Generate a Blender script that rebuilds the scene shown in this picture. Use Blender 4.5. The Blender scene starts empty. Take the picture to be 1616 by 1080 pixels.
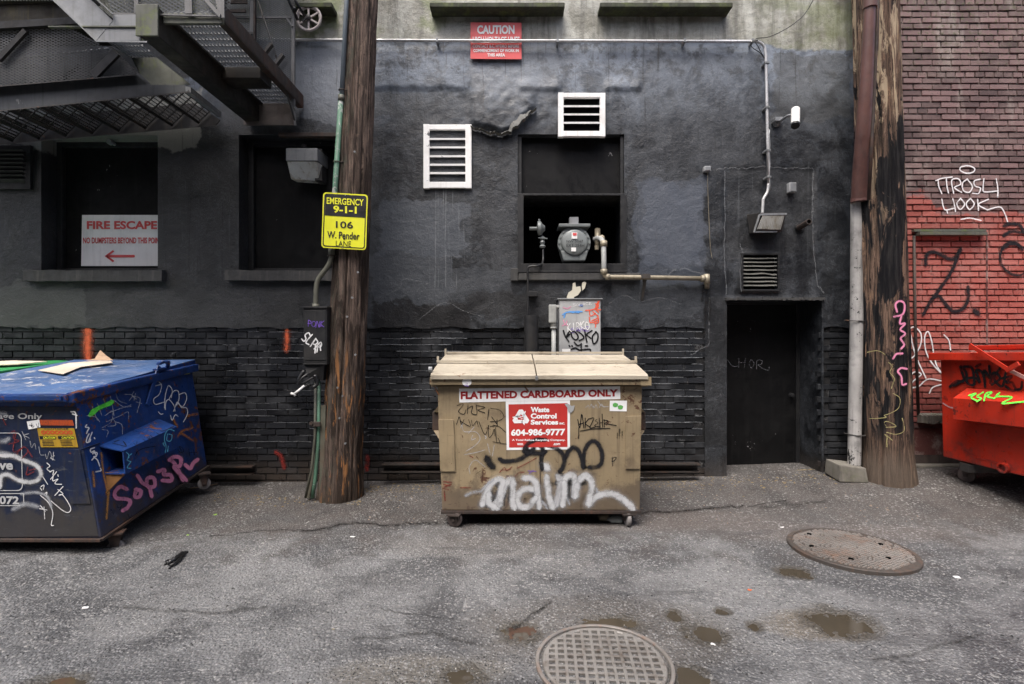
import bpy, bmesh, math, random
from mathutils import Vector, Matrix, noise
random.seed(7)
C = bpy.context.scene.collection
# ---------- camera ----------
F = 830.0; CX = 808.0; HY = 530.0; CZ = 1.765          # focal length and centre in photograph pixels, camera height
cam = bpy.data.cameras.new('camera'); co = bpy.data.objects.new('camera', cam); C.objects.link(co)
co.location = (0, 0, CZ); co.rotation_euler = (math.pi/2, 0, 0)
cam.sensor_width = 36; cam.lens = 36*F/1616; cam.shift_y = -10/1616; cam.clip_end = 500; cam.clip_start = 0.05
bpy.context.scene.camera = co
# ---------- overcast light ----------
SUN_EL, SUN_AZ = math.radians(64), math.radians(205)
w = bpy.data.worlds.new('World'); bpy.context.scene.world = w; w.use_nodes = True
nt = w.node_tree; sk = nt.nodes.new('ShaderNodeTexSky'); sk.sky_type = 'NISHITA'; sk.sun_disc = False
sk.sun_elevation = SUN_EL; sk.sun_rotation = SUN_AZ; sk.dust_density = 6; sk.air_density = 0.8; sk.ozone_density = 1
bg = nt.nodes['Background']; nt.links.new(sk.outputs[0], bg.inputs[0]); bg.inputs[1].default_value = 0.10
sl = bpy.data.lights.new('sun', 'SUN'); sl.energy = 1.2; sl.angle = math.radians(35); sl.color = (1, .99, .97)
so = bpy.data.objects.new('sun', sl); C.objects.link(so)
d = Vector((math.sin(SUN_AZ)*math.cos(SUN_EL), math.cos(SUN_AZ)*math.cos(SUN_EL), math.sin(SUN_EL)))
so.rotation_euler = d.to_track_quat('Z', 'Y').to_euler(); so.location = d*20
vs = bpy.context.scene.view_settings; vs.view_transform = 'Standard'; vs.look = 'None'; vs.gamma = 1; vs.exposure = 1.45

# ---------- geometry helpers ----------
def P(px, py, D): return Vector(((px-CX)*D/F, D, CZ+(HY-py)*D/F))
def WX(px, D=6.3): return (px-CX)*D/F
def WZ(py, D=6.3): return CZ+(HY-py)*D/F
class Plane:
    def __init__(s, a, b=None, c=None, n=None):
        s.p = Vector(a); s.n = Vector(n) if n is not None else (Vector(b)-s.p).cross(Vector(c)-s.p)
        s.n.normalize()
        if s.n.dot(Vector((0, 0, CZ))-s.p) < 0: s.n = -s.n
    def __call__(s, px, py, off=0.0):
        r = Vector(((px-CX)/F, 1, (HY-py)/F)); o = Vector((0, 0, CZ)); q = s.p+s.n*off
        return o + r*((q-o).dot(s.n)/r.dot(s.n))
def smooth01(a, b, x):
    t = max(0, min(1, (x-a)/(b-a))); return t*t*(3-2*t)

class MB:
    def __init__(s): s.bm = bmesh.new()
    def face(s, pts): return s.bm.faces.new([s.bm.verts.new(p) for p in pts])
    def hexa(s, v, bev=0.0):               # v: 4 bottom points, 4 top points, same winding
        vs_ = [s.bm.verts.new(p) for p in v]
        fs = [s.bm.faces.new([vs_[i] for i in f]) for f in ((3,2,1,0),(4,5,6,7),(0,1,5,4),(1,2,6,5),(2,3,7,6),(3,0,4,7))]
        bmesh.ops.recalc_face_normals(s.bm, faces=fs)
        if bev > 0:
            es = list({e for f in fs for e in f.edges})
            bmesh.ops.bevel(s.bm, geom=es, offset=bev, segments=2, affect='EDGES', profile=0.6)
        return s
    def box(s, x0, x1, y0, y1, z0, z1, bev=0.0):
        return s.hexa([(x0,y0,z0),(x1,y0,z0),(x1,y1,z0),(x0,y1,z0),(x0,y0,z1),(x1,y0,z1),(x1,y1,z1),(x0,y1,z1)], bev)
    def slab(s, quad, off, bev=0.0):       # four corners thickened by the vector off
        q = [Vector(p) for p in quad]; o = Vector(off); return s.hexa(q+[p+o for p in q], bev)
    def bar(s, a, b, wd, ht, up=(0,0,1), bev=0.0):   # rectangular bar from a to b
        a = Vector(a); b = Vector(b); dd = (b-a).normalized(); u = Vector(up)
        sx = dd.cross(u)
        if sx.length < 1e-4: sx = dd.cross(Vector((1,0,0)))
        sx.normalize(); u = sx.cross(dd).normalized(); sx = sx*wd/2; u = u*ht/2
        return s.hexa([a-sx-u, a+sx-u, a+sx+u, a-sx+u, b-sx-u, b+sx-u, b+sx+u, b-sx+u], bev)
    def tube(s, pts, r, n=12, caps=True):
        pts = [Vector(p) for p in pts]; rr = r if isinstance(r, (list, tuple)) else [r]*len(pts)
        u = None; rings = []
        for i, p in enumerate(pts):
            t = (pts[min(i+1, len(pts)-1)]-pts[max(i-1, 0)]).normalized()
            if u is None:
                u = t.cross(Vector((0,0,1)));
                if u.length < .05: u = t.cross(Vector((1,0,0)))
            u = (u-t*u.dot(t)).normalized(); v = t.cross(u)
            rings.append([s.bm.verts.new(p+(u*math.cos(a)+v*math.sin(a))*rr[i]) for a in [2*math.pi*k/n for k in range(n)]])
        for a, b in zip(rings, rings[1:]):
            for k in range(n):
                f = s.bm.faces.new((a[k], a[(k+1)%n], b[(k+1)%n], b[k])); f.smooth = True
        if caps: s.bm.faces.new(list(reversed(rings[0]))); s.bm.faces.new(rings[-1])
        return s
    def lathe(s, c, axis, prof, n=28):      # prof: (distance along axis, radius)
        c = Vector(c); ax = Vector(axis).normalized()
        u = ax.cross(Vector((0,0,1)));
        if u.length < .05: u = ax.cross(Vector((1,0,0)))
        u.normalize(); v = ax.cross(u); rings = []
        for h, r in prof:
            rings.append([s.bm.verts.new(c+ax*h+(u*math.cos(a)+v*math.sin(a))*max(r, 1e-4)) for a in [2*math.pi*k/n for k in range(n)]])
        for a, b in zip(rings, rings[1:]):
            for k in range(n): s.bm.faces.new((a[k], a[(k+1)%n], b[(k+1)%n], b[k]))
        s.bm.faces.new(list(reversed(rings[0]))); s.bm.faces.new(rings[-1]); return s
    def prism(s, pts, off):
        q = [Vector(p) for p in pts]; o = Vector(off)
        a = [s.bm.verts.new(p) for p in q]; b = [s.bm.verts.new(p+o) for p in q]; n = len(q)
        fs = [s.bm.faces.new(a), s.bm.faces.new(list(reversed(b)))]
        for k in range(n): fs.append(s.bm.faces.new((a[k], b[k], b[(k+1)%n], a[(k+1)%n])))
        bmesh.ops.recalc_face_normals(s.bm, faces=fs); return s
    def build(s, name, mat, root=None, base=None, keep=False):
        me = bpy.data.meshes.new(name)
        o_ = root_loc(root) if root is not None else Vector(base or (0,0,0))
        bmesh.ops.translate(s.bm, verts=s.bm.verts, vec=-o_)
        s.bm.to_mesh(me)
        if not keep: s.bm.free()
        me.materials.append(mat)
        ob = bpy.data.objects.new(name, me); C.objects.link(ob)
        if root is not None: ob.parent = root
        else: ob.location = o_
        return ob
def root_loc(o):
    v = Vector(o.location)
    while o.parent is not None: o = o.parent; v += Vector(o.location)
    return v
def thing(name, label, cat, loc=(0,0,0), group=None, kind=None):
    o = bpy.data.objects.new(name, None); C.objects.link(o); o.location = loc; o.empty_display_size = .1
    return tag(o, label, cat, group, kind)
def tag(o, label, cat=None, group=None, kind=None):
    o['label'] = label
    if cat: o['category'] = cat
    if group: o['group'] = group
    if kind: o['kind'] = kind
    return o
def soften(o, ang=40):
    for p in o.data.polygons: p.use_smooth = True
    try: o.data.set_sharp_from_angle(angle=math.radians(ang))
    except Exception: pass
    return o
def catmull(pts, m=6):
    pts = [Vector(p) for p in pts]
    if len(pts) < 3: return [pts[0].lerp(pts[-1], i/6) for i in range(7)]
    q = [pts[0]*2-pts[1]]+pts+[pts[-1]*2-pts[-2]]; out = []
    for i in range(1, len(q)-2):
        a, b, c, e = q[i-1:i+3]
        for k in range(m):
            t = k/m
            out.append(.5*((2*b)+(c-a)*t+(2*a-5*b+4*c-e)*t*t+(3*b-a-3*c+e)*t**3))
    out.append(pts[-1]); return out
_st = [0]
def stroke_mb(mb, strokes, plane, wpx, org=(0,0), sc=1.0, off=0.003, m=6, curve=True):
    """painted strokes: ribbons lying on a plane; 'edge' is 1 in the middle of the line and 0 at its rim"""
    lay = mb.bm.verts.layers.float.get('edge') or mb.bm.verts.layers.float.new('edge')
    for st in strokes:
        _st[0] += 1
        pts = [Vector((p[0]/sc+org[0], p[1]/sc+org[1])) for p in st]
        if len(pts) == 1: pts = [pts[0], pts[0]+Vector((.3, .3))]
        cu = catmull(pts, m) if curve else pts
        hw = wpx/2*(1.3 if wpx > 4 else 1.2 if wpx > 2 else 1.02); rows = []
        a0 = (cu[1]-cu[0]).normalized(); a1 = (cu[-1]-cu[-2]).normalized()
        seq = [(cu[0]-a0*hw, .03), (cu[0]-a0*hw*.75, .66), (cu[0]-a0*hw*.35, .94)]+[(p, 1) for p in cu]+[(cu[-1]+a1*hw*.35, .94), (cu[-1]+a1*hw*.75, .66), (cu[-1]+a1*hw, .03)]
        for i, (p, k) in enumerate(seq):
            t = seq[min(i+1, len(seq)-1)][0]-seq[max(i-1, 0)][0]
            if t.length < 1e-6: t = Vector((1, 0))
            t.normalize(); nn = Vector((-t.y, t.x))*hw*k
            o_ = off+.00025*(_st[0] % 6)+.00004*i
            r = []
            for sgn, e in ((-1, 0), (0, min(1, k*1.0) if k > .9 else k*.9), (1, 0)):
                q = p+nn*sgn; vv = mb.bm.verts.new(plane(q.x, q.y, o_)); vv[lay] = e; r.append(vv)
            rows.append(r)
        for a, b in zip(rows, rows[1:]):
            for k in (0, 1): mb.bm.faces.new((a[k], a[k+1], b[k+1], b[k]))
    return mb
def strokes(name, st, plane, wpx, mat, root, **kw):
    if name in ('paint_mark', 'plaster_seam') and len(st) > 1: return [strokes(name, [q], plane, wpx, mat, root, **kw) for q in st][0]
    mb = MB()
    if mat.name in ('spray softwhite', 'spray softblack', 'spray pink', 'spray orange'):   # overspray round a fat line
        k2 = dict(kw); k2['off'] = kw.get('off', .003)-.0012; strokes_plain('overspray', st, plane, wpx*1.75, SP['mist '+mat.name.split()[-1]], root, **k2)
    return stroke_mb(mb, st, plane, wpx, **kw).build(name, mat, root)
def strokes_plain(name, st, plane, wpx, mat, root, **kw): return stroke_mb(MB(), st, plane, wpx, **kw).build(name, mat, root)
# single-line hand lettering, unit box, y down
G = {'A':[[(0,1),(.45,0),(.9,1)],[(.1,.65),(.85,.6)]],'B':[[(0,0),(0,1)],[(0,.05),(.7,.15),(.5,.45),(.05,.5),(.8,.65),(.6,.95),(0,1)]],'C':[[(.9,.15),(.4,0),(0,.5),(.4,1),(.9,.85)]],
'D':[[(0,0),(.05,1)],[(0,0),(.8,.2),(.8,.75),(.05,1)]],'E':[[(.85,.05),(.1,.05),(.35,.45),(.05,.75),(.4,1),(.9,.9)],[(.2,.48),(.7,.45)]],'F':[[(.1,0),(.1,1)],[(.1,0),(.8,0)],[(.1,.5),(.6,.48)]],
'G':[[(.9,.15),(.4,0),(0,.5),(.4,1),(.85,.8),(.85,.5),(.5,.5)]],'H':[[(.05,0),(0,1)],[(.8,0),(.8,1)],[(0,.55),(.8,.5)]],'I':[[(.4,0),(.4,1)]],'J':[[(.7,0),(.7,.8),(.3,1),(0,.8)]],
'K':[[(.05,0),(.05,1)],[(.8,0),(.1,.55),(.95,1)]],'L':[[(.1,0),(.1,1),(.8,.95)]],'M':[[(0,1),(.1,0),(.45,.7),(.8,0),(.95,1)]],'N':[[(0,1),(.1,0),(.75,1),(.85,0)]],
'O':[[(.45,0),(.05,.3),(.1,.8),(.5,1),(.9,.7),(.8,.2),(.45,0)]],'P':[[(.1,0),(.1,1)],[(.1,0),(.8,.15),(.7,.5),(.1,.55)]],'R':[[(.1,1),(.1,0),(.8,.15),(.65,.45),(.1,.5)],[(.3,.5),(.95,1)]],
'S':[[(.85,.1),(.3,0),(.1,.3),(.75,.6),(.7,.95),(.05,.95)]],'T':[[(0,.05),(.95,0)],[(.5,0),(.45,1)]],'U':[[(0,0),(.1,.85),(.5,1),(.8,.8),(.85,0)]],'V':[[(0,0),(.4,1),(.85,0)]],
'W':[[(0,0),(.2,1),(.45,.3),(.7,1),(.95,0)]],'X':[[(0,0),(.85,1)],[(.85,0),(0,1)]],'Y':[[(0,0),(.45,.5),(.9,0)],[(.45,.5),(.4,1)]],'Z':[[(0,.05),(.85,0),(.05,1),(.95,.92)]],
'1':[[(.2,.15),(.45,0),(.4,1)]],'3':[[(.1,.05),(.8,.1),(.4,.45),(.8,.75),(.1,1)]],'b':[[(.1,0),(.1,1)],[(.1,.6),(.5,.4),(.85,.7),(.5,1),(.1,.9)]],'.':[[(.4,.95),(.45,1)]],
'o':[[(.45,.4),(.1,.6),(.2,.95),(.6,.98),(.8,.65),(.45,.4)]],'m':[[(0,1),(.05,.4),(.1,.55),(.35,.4),(.45,1)],[(.45,.6),(.75,.4),(.95,1)]],'a':[[(.75,.45),(.3,.4),(.05,.75),(.4,1),(.75,.6)],[(.78,.4),(.8,1)]],'i':[[(.4,.45),(.4,1)],[(.4,.2),(.42,.22)]]}
def word(txt, tl, tr, h, dx=0, jit=.06, seed=1):
    """tag lettering running from tl to tr, letters h pixels high, dx = slant in pixels"""
    rnd = random.Random(seed); out = []; n = len(txt); tl = Vector(tl); tr = Vector(tr); step = (tr-tl)/n
    up = Vector((step.y, -step.x)).normalized()
    for i, ch in enumerate(txt):
        if ch == ' ': continue
        o = tl+step*i+up*rnd.uniform(-.08, .08)*h
        for s_ in G[ch]:
            out.append([tuple(o+step*(p[0]*.9+rnd.uniform(-jit, jit)*.6)-up*(h*(p[1]+rnd.uniform(-jit, jit)*.5))+step.normalized()*dx*(1-p[1])) for p in s_])
    return out
def scrawl(x0, y0, x1, y1, n, seed):
    rnd = random.Random(seed); out = []
    for i in range(n):
        x = x0+(x1-x0)*(i+rnd.random())/n; s_ = [(x, rnd.uniform(y0, y1))]
        for k in range(rnd.randint(2, 4)): s_.append((min(x1, max(x0, s_[-1][0]+rnd.uniform(-.18, .22)*(x1-x0))), rnd.uniform(y0, y1)))
        out.append(s_)
    return out
def text_mb(mb, txt, quad, plane, bold=.0, off=.004, thick=0):
    """printed lettering set to fill quad = tl, tr, br, bl in photograph pixels on a plane"""
    cu = bpy.data.curves.new('t', 'FONT'); cu.body = txt; cu.offset = bold; cu.resolution_u = 3; cu.align_x = 'CENTER'
    ob = bpy.data.objects.new('t', cu); C.objects.link(ob); bpy.context.view_layer.update()
    me = bpy.data.meshes.new_from_object(ob.evaluated_get(bpy.context.evaluated_depsgraph_get()))
    bpy.data.objects.remove(ob); bpy.data.curves.remove(cu)
    xs = [v.co.x for v in me.vertices]; ys = [v.co.y for v in me.vertices]
    x0, x1, y0, y1 = min(xs), max(xs), min(ys), max(ys); q = [Vector(p) for p in quad]; vv = []
    for v in me.vertices:
        u = (v.co.x-x0)/max(1e-6, x1-x0); t = 1-(v.co.y-y0)/max(1e-6, y1-y0)
        p = q[0].lerp(q[1], u).lerp(q[3].lerp(q[2], u), t); vv.append(mb.bm.verts.new(plane(p.x, p.y, off)))
    for f in me.polygons:
        try: mb.bm.faces.new([vv[i] for i in f.vertices])
        except ValueError: pass
    bpy.data.meshes.remove(me); return mb
def R4(x0, y0, x1, y1, sl=0.0, sh=0.0): return [(x0, y0), (x1, y0+sl), (x1+sh, y1+sl), (x0+sh, y1)]
def sheet(mb, quad, plane, off=.003, t=0.0):
    q = [plane(p[0], p[1], off) for p in quad]
    if t: mb.slab(q, -plane.n*t)
    else: mb.face(q)
    return mb

# ---------- material helpers ----------
class N:
    def __init__(s, name):
        s.m = bpy.data.materials.new(name); s.m.use_nodes = True; s.t = s.m.node_tree; s.t.nodes.clear()
        s.out = s.t.nodes.new('ShaderNodeOutputMaterial'); s.b = s.t.nodes.new('ShaderNodeBsdfPrincipled')
        s.t.links.new(s.b.outputs[0], s.out.inputs[0]); s._pos = None
    def set(s, sock, v):
        if isinstance(v, bpy.types.NodeSocket): s.t.links.new(v, sock)
        elif isinstance(v, (tuple, list)) and len(v) == 3 and sock.type == 'RGBA': sock.default_value = (*v, 1)
        else: sock.default_value = v
    def nd(s, ty, attrs=None, **inp):
        n = s.t.nodes.new('ShaderNode'+ty)
        for k, v in (attrs or {}).items(): setattr(n, k, v)
        for k, v in inp.items():
            key = k.replace('_', ' ') if not k.startswith('i') or not k[1:].isdigit() else int(k[1:])
            s.set(n.inputs[key], v)
        return n
    def pos(s):
        if s._pos is None: s._pos = s.nd('NewGeometry').outputs['Position']
        return s._pos
    def vec(s, x=1, y=1, z=1, add=(0,0,0)): return s.nd('Mapping', Vector=s.pos(), Scale=(x, y, z), Location=add).outputs[0]
    def noise(s, sc, det=4, rough=.55, v=None, dist=0): return s.nd('TexNoise', Vector=v or s.pos(), Scale=sc, Detail=det, Roughness=rough, Distortion=dist).outputs[0]
    def math(s, op, a, b=0, clamp=False): return s.nd('Math', {'operation': op, 'use_clamp': clamp}, i0=a, i1=b).outputs[0]
    def ss(s, x, a, b, c=0, e=1): return s.nd('MapRange', {'interpolation_type': 'SMOOTHSTEP'}, Value=x, From_Min=a, From_Max=b, To_Min=c, To_Max=e).outputs[0]
    def mix(s, f, a, b, mode='MIX'):
        n = s.nd('Mix', {'data_type': 'RGBA', 'blend_type': mode}); s.set(n.inputs[0], f); s.set(n.inputs[6], a); s.set(n.inputs[7], b); return n.outputs[2]
    def xyz(s):
        n = s.nd('SeparateXYZ', Vector=s.pos()); return n.outputs
    def boxmask(s, x0, x1, z0, z1, soft=.03, wob=.06, nsc=6):
        o = s.xyz(); nz = s.math('MULTIPLY', s.math('SUBTRACT', s.noise(nsc, 4), .5), wob*2)
        x = s.math('ADD', o[0], nz); z = s.math('ADD', o[2], nz)
        a = s.math('MULTIPLY', s.ss(x, x0-soft, x0+soft), s.ss(x, x1-soft, x1+soft, 1, 0))
        return s.math('MULTIPLY', a, s.math('MULTIPLY', s.ss(z, z0-soft, z0+soft), s.ss(z, z1-soft, z1+soft, 1, 0)))
    def bump(s, h, st=.3, dist=.01, prev=None):
        n = s.nd('Bump', Strength=st, Distance=dist, Height=h)
        if prev is not None: s.set(n.inputs['Normal'], prev)
        return n.outputs[0]
    def fin(s, col, rough=.6, metal=0.0, bump=None, spec=None, alpha=None):
        s.set(s.b.inputs['Base Color'], col); s.set(s.b.inputs['Roughness'], rough); s.set(s.b.inputs['Metallic'], metal)
        if bump is not None: s.set(s.b.inputs['Normal'], bump)
        if spec is not None: s.set(s.b.inputs['Specular IOR Level'], spec)
        if alpha is not None: s.set(s.b.inputs['Alpha'], alpha)
        return s.m
def paint(name, base, grime=(.03,.028,.025), ga=.35, rough=.5, metal=0.0, streak=True, chip=None, ca=.0, var=.25, bst=.15, sc=1.0, moss=0.0, scuff=None, dent=0.0, mud=None, spec=None):
    """worn painted or bare surface: broad tone change, vertical run stains, chips, fine scratches"""
    n = N(name); v1 = n.noise(1.3*sc, 5); v2 = n.noise(9*sc, 6, .65)
    dk = tuple(c*(1-var) for c in base); lt = tuple(min(.95, c*(1+var)) for c in base)
    col = n.mix(n.ss(v1, .3, .7), dk, lt); col = n.mix(n.ss(v2, .35, .75, 0, .5), col, dk)
    if ga > 0:
        g1 = n.noise(3*sc, 7, .68); col = n.mix(n.ss(g1, .48, .72, 0, ga), col, grime)
        if streak: g2 = n.noise(1, 5, .6, n.vec(24*sc, 24*sc, 1.2*sc)); col = n.mix(n.ss(g2, .5, .75, 0, ga), col, grime)
    if chip is not None and ca > 0:
        c1 = n.noise(14*sc, 8, .7, dist=.6); c0 = n.noise(2.0*sc, 3)
        col = n.mix(n.ss(n.math('ADD', c1, n.math('MULTIPLY', c0, .5)), 1.0-ca, 1.03-ca), col, chip)
    if moss > 0:
        col = n.mix(n.ss(n.noise(7*sc, 6, .7, add_v(n)), .5, .7, 0, moss), col, (.11,.14,.03))
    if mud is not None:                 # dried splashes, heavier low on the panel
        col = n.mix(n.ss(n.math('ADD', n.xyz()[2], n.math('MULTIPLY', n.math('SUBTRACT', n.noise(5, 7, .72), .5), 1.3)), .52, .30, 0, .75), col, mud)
    if scuff is not None:
        c2 = n.noise(1, 7, .75, n.vec(7, 7, 30, (1, 2, 3))); c3 = n.noise(1.6, 4); col = n.mix(n.math('MULTIPLY', n.ss(c2, .60, .66), n.ss(c3, .42, .6, .15, .8)), col, scuff)
        c4 = n.noise(1, 7, .75, n.vec(40, 40, 9, (6, 2, 3))); col = n.mix(n.ss(c4, .66, .71, 0, .6), col, scuff)
    sp = n.noise(60*sc, 3); bm_ = n.bump(n.math('ADD', v2, n.math('MULTIPLY', sp, .4)), bst, .006, n.bump(n.noise(2.2, 2, .4), dent, .10) if dent else None)
    ro = n.ss(v2, .3, .7, max(.05, rough-.12), min(1, rough+.15))
    return n.fin(col, ro, metal, bm_, spec)
def add_v(n): return n.vec(1, 1, 1, (5, 3, 9))
def spray(name, col, soft=.3, grain=.35, maxa=1.0, rough=.6):
    n = N(name); e = n.nd('Attribute', {'attribute_name': 'edge'}).outputs['Fac']
    g = n.noise(130, 4, .7); g2 = n.noise(22, 4, .6)
    h = n.math('ADD', e, n.math('MULTIPLY', n.math('SUBTRACT', g, .5), grain*1.6))
    h = n.math('ADD', h, n.math('MULTIPLY', n.math('SUBTRACT', g2, .5), grain))
    a = n.math('MULTIPLY', n.ss(h, .18, .18+soft, 0, maxa), n.ss(n.noise(7, 6, .72, add_v(n)), .34, .52, .55, 1))
    return n.fin(n.mix(g2, tuple(c*.75 for c in col), tuple(min(.9, c*1.15) for c in col)), rough if max(col) > .1 else .9, 0, alpha=a, spec=.5 if max(col) > .1 else .12)
def flat(name, col, rough=.5, ga=.12, metal=0.0): return paint(name, col, ga=ga, rough=rough, metal=metal, var=.08, bst=.04)
# ---------- materials ----------
M = {}
M['steel_dark'] = paint('weathered dark steel', (.045,.043,.042), grime=(.10,.075,.05), ga=.35, rough=.55, chip=(.14,.07,.04), ca=.12)
M['steel_moss'] = paint('mossy grey steel', (.10,.105,.085), grime=(.03,.03,.025), ga=.5, rough=.6, moss=.85)
M['steel_grey'] = paint('light grey galvanised steel', (.25,.26,.27), grime=(.08,.08,.07), ga=.4, rough=.45, metal=.3)
M['steel_rust'] = paint('rusty brown steel', (.040,.030,.026), grime=(.12,.05,.025), ga=.5, rough=.7)
M['stringer'] = paint('blue grey painted stringer', (.07,.075,.08), grime=(.02,.02,.018), ga=.6, rough=.4, chip=(.2,.2,.2), ca=.05)
M['white_paint'] = paint('white painted wood', (.86,.86,.85), grime=(.45,.42,.36), ga=.3, rough=.5, chip=(.12,.12,.12), ca=.10, var=.04)
M['void'] = paint('black interior', (.003,.003,.003), ga=.05, grime=(.01,.01,.01), rough=.95, spec=.05)
M['black_board'] = paint('black painted board', (.0055,.0055,.006), grime=(.018,.018,.018), ga=.35, rough=.5, chip=(.3,.3,.3), ca=.04, spec=.25)
M['black_metal'] = paint('black painted metal', (.013,.0135,.015), grime=(.06,.056,.05), ga=.3, rough=.5, chip=(.25,.25,.24), ca=.05)
M['grey_metal'] = paint('grey meter paint', (.20,.22,.22), grime=(.05,.05,.05), ga=.35, rough=.45, metal=.1)
M['box_grey'] = paint('grey cabinet paint', (.38,.39,.40), grime=(.14,.13,.12), ga=.35, rough=.5)
M['pipe_grey'] = paint('grey pipe paint', (.34,.35,.34), grime=(.10,.10,.09), ga=.5, rough=.5)
M['pipe_tan'] = paint('tan coated pipe', (.30,.265,.195), grime=(.07,.05,.03), ga=.5, rough=.4, metal=.2)
M['conduit_silver'] = paint('silver conduit', (.62,.62,.62), grime=(.12,.11,.10), ga=.5, rough=.35, metal=.4)
M['conduit_green'] = paint('faded green conduit', (.10,.22,.15), grime=(.06,.06,.05), ga=.45, rough=.55, chip=(.35,.36,.34), ca=.16)
M['conduit_blue'] = paint('blue grey conduit', (.20,.24,.27), grime=(.06,.06,.06), ga=.4, rough=.5)
M['conduit_olive'] = paint('olive grey conduit', (.11,.11,.085), grime=(.03,.03,.025), ga=.5, rough=.55)
M['downspout_brown'] = paint('brown painted downspout', (.13,.065,.055), grime=(.05,.03,.03), ga=.4, rough=.4, chip=(.3,.25,.22), ca=.05)
M['downspout_grey'] = paint('bare grey downspout', (.36,.35,.34), grime=(.05,.05,.05), ga=.55, rough=.5, chip=(.02,.02,.02), ca=.15)
M['concrete'] = paint('old concrete', (.15,.14,.12), grime=(.05,.045,.04), ga=.6, rough=.85, moss=.2, bst=.5)
M['ledge'] = paint('dark mossy ledge', (.03,.032,.02), grime=(.06,.08,.03), ga=.6, rough=.8, moss=.5)
M['sill'] = paint('black painted sill', (.045,.045,.045), grime=(.12,.115,.10), ga=.45, rough=.65, bst=.6)
M['red_sign'] = flat('faded red sign', (.72,.10,.10), .45)
M['print_white'] = flat('white print', (.80,.80,.79), .5, .08)
M['sign_white'] = flat('white sign board', (.90,.92,.94), .45, .1)
M['print_red'] = flat('red print', (.50,.035,.03), .5, .1)
M['print_darkred'] = flat('dark red print', (.33,.012,.015), .5, .1)
M['sign_yellow'] = flat('yellow reflective sign', (.80,.80,.04), .4, .05)
M['print_black'] = flat('black print', (.012,.012,.014), .5, .0)
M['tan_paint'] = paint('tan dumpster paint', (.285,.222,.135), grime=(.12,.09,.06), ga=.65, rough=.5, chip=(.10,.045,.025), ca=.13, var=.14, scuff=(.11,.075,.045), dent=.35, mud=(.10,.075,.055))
M['tan_lid'] = paint('bleached tan lid', (.43,.385,.305), grime=(.17,.13,.09), ga=.7, rough=.5, streak=False, chip=(.2,.13,.08), ca=.08, var=.12, scuff=(.33,.28,.21), dent=.25)
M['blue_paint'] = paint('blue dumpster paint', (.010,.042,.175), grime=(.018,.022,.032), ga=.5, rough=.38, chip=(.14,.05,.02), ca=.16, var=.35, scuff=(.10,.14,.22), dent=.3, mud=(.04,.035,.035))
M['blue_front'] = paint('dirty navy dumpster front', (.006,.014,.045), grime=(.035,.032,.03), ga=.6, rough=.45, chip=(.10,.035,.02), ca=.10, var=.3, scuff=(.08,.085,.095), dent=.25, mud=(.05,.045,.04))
M['blue_lid'] = paint('bleached blue lid', (.07,.135,.29), grime=(.28,.30,.36), ga=.5, rough=.42, streak=False, chip=(.45,.45,.46), ca=.15, scuff=(.40,.42,.46), dent=.2)
M['green_lid'] = paint('green plastic lid', (.03,.28,.08), grime=(.03,.08,.04), ga=.4, rough=.5, streak=False)
M['green_paint'] = paint('green dumpster paint', (.02,.12,.05), ga=.5)
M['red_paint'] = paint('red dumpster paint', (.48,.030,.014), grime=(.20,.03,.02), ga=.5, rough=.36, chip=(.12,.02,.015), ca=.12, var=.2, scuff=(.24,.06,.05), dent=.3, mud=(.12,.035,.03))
M['rubber'] = paint('dirty caster rubber', (.09,.07,.065), grime=(.03,.025,.02), ga=.5, rough=.8)
M['wheel_grey'] = paint('worn grey caster', (.30,.28,.27), grime=(.08,.06,.05), ga=.5, rough=.7)
M['cardboard'] = paint('brown cardboard', (.52,.36,.24), grime=(.3,.2,.13), ga=.3, rough=.85, streak=False)
M['cardboard_pale'] = paint('pale cardboard', (.68,.58,.46), grime=(.4,.3,.22), ga=.3, rough=.85, streak=False)
M['glass_dirty'] = paint('dirty lamp glass', (.60,.60,.56), grime=(.22,.15,.05), ga=.7, rough=.25)
M['plastic_white'] = flat('white plastic', (.75,.75,.73), .4)
M['iron'] = paint('cast iron cover', (.27,.25,.23), grime=(.28,.15,.09), ga=.5, rough=.55, metal=.35, bst=.5)
M['iron_dirt'] = paint('mud in the grate', (.028,.023,.017), ga=.5, rough=.9)
M['rail'] = paint('black rusty steel rail', (.025,.022,.02), grime=(.08,.04,.025), ga=.6, rough=.5)
M['rubbish_black'] = flat('black rubbish', (.012,.012,.013), .35)
M['wood_guard'] = paint('green stained timber strip', (.10,.10,.075), grime=(.10,.05,.03), ga=.5, rough=.85)
M['orange_bit'] = flat('orange scrap', (.75,.16,.05))
M['leaf'] = flat('fresh green scrap', (.25,.45,.05))
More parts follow.
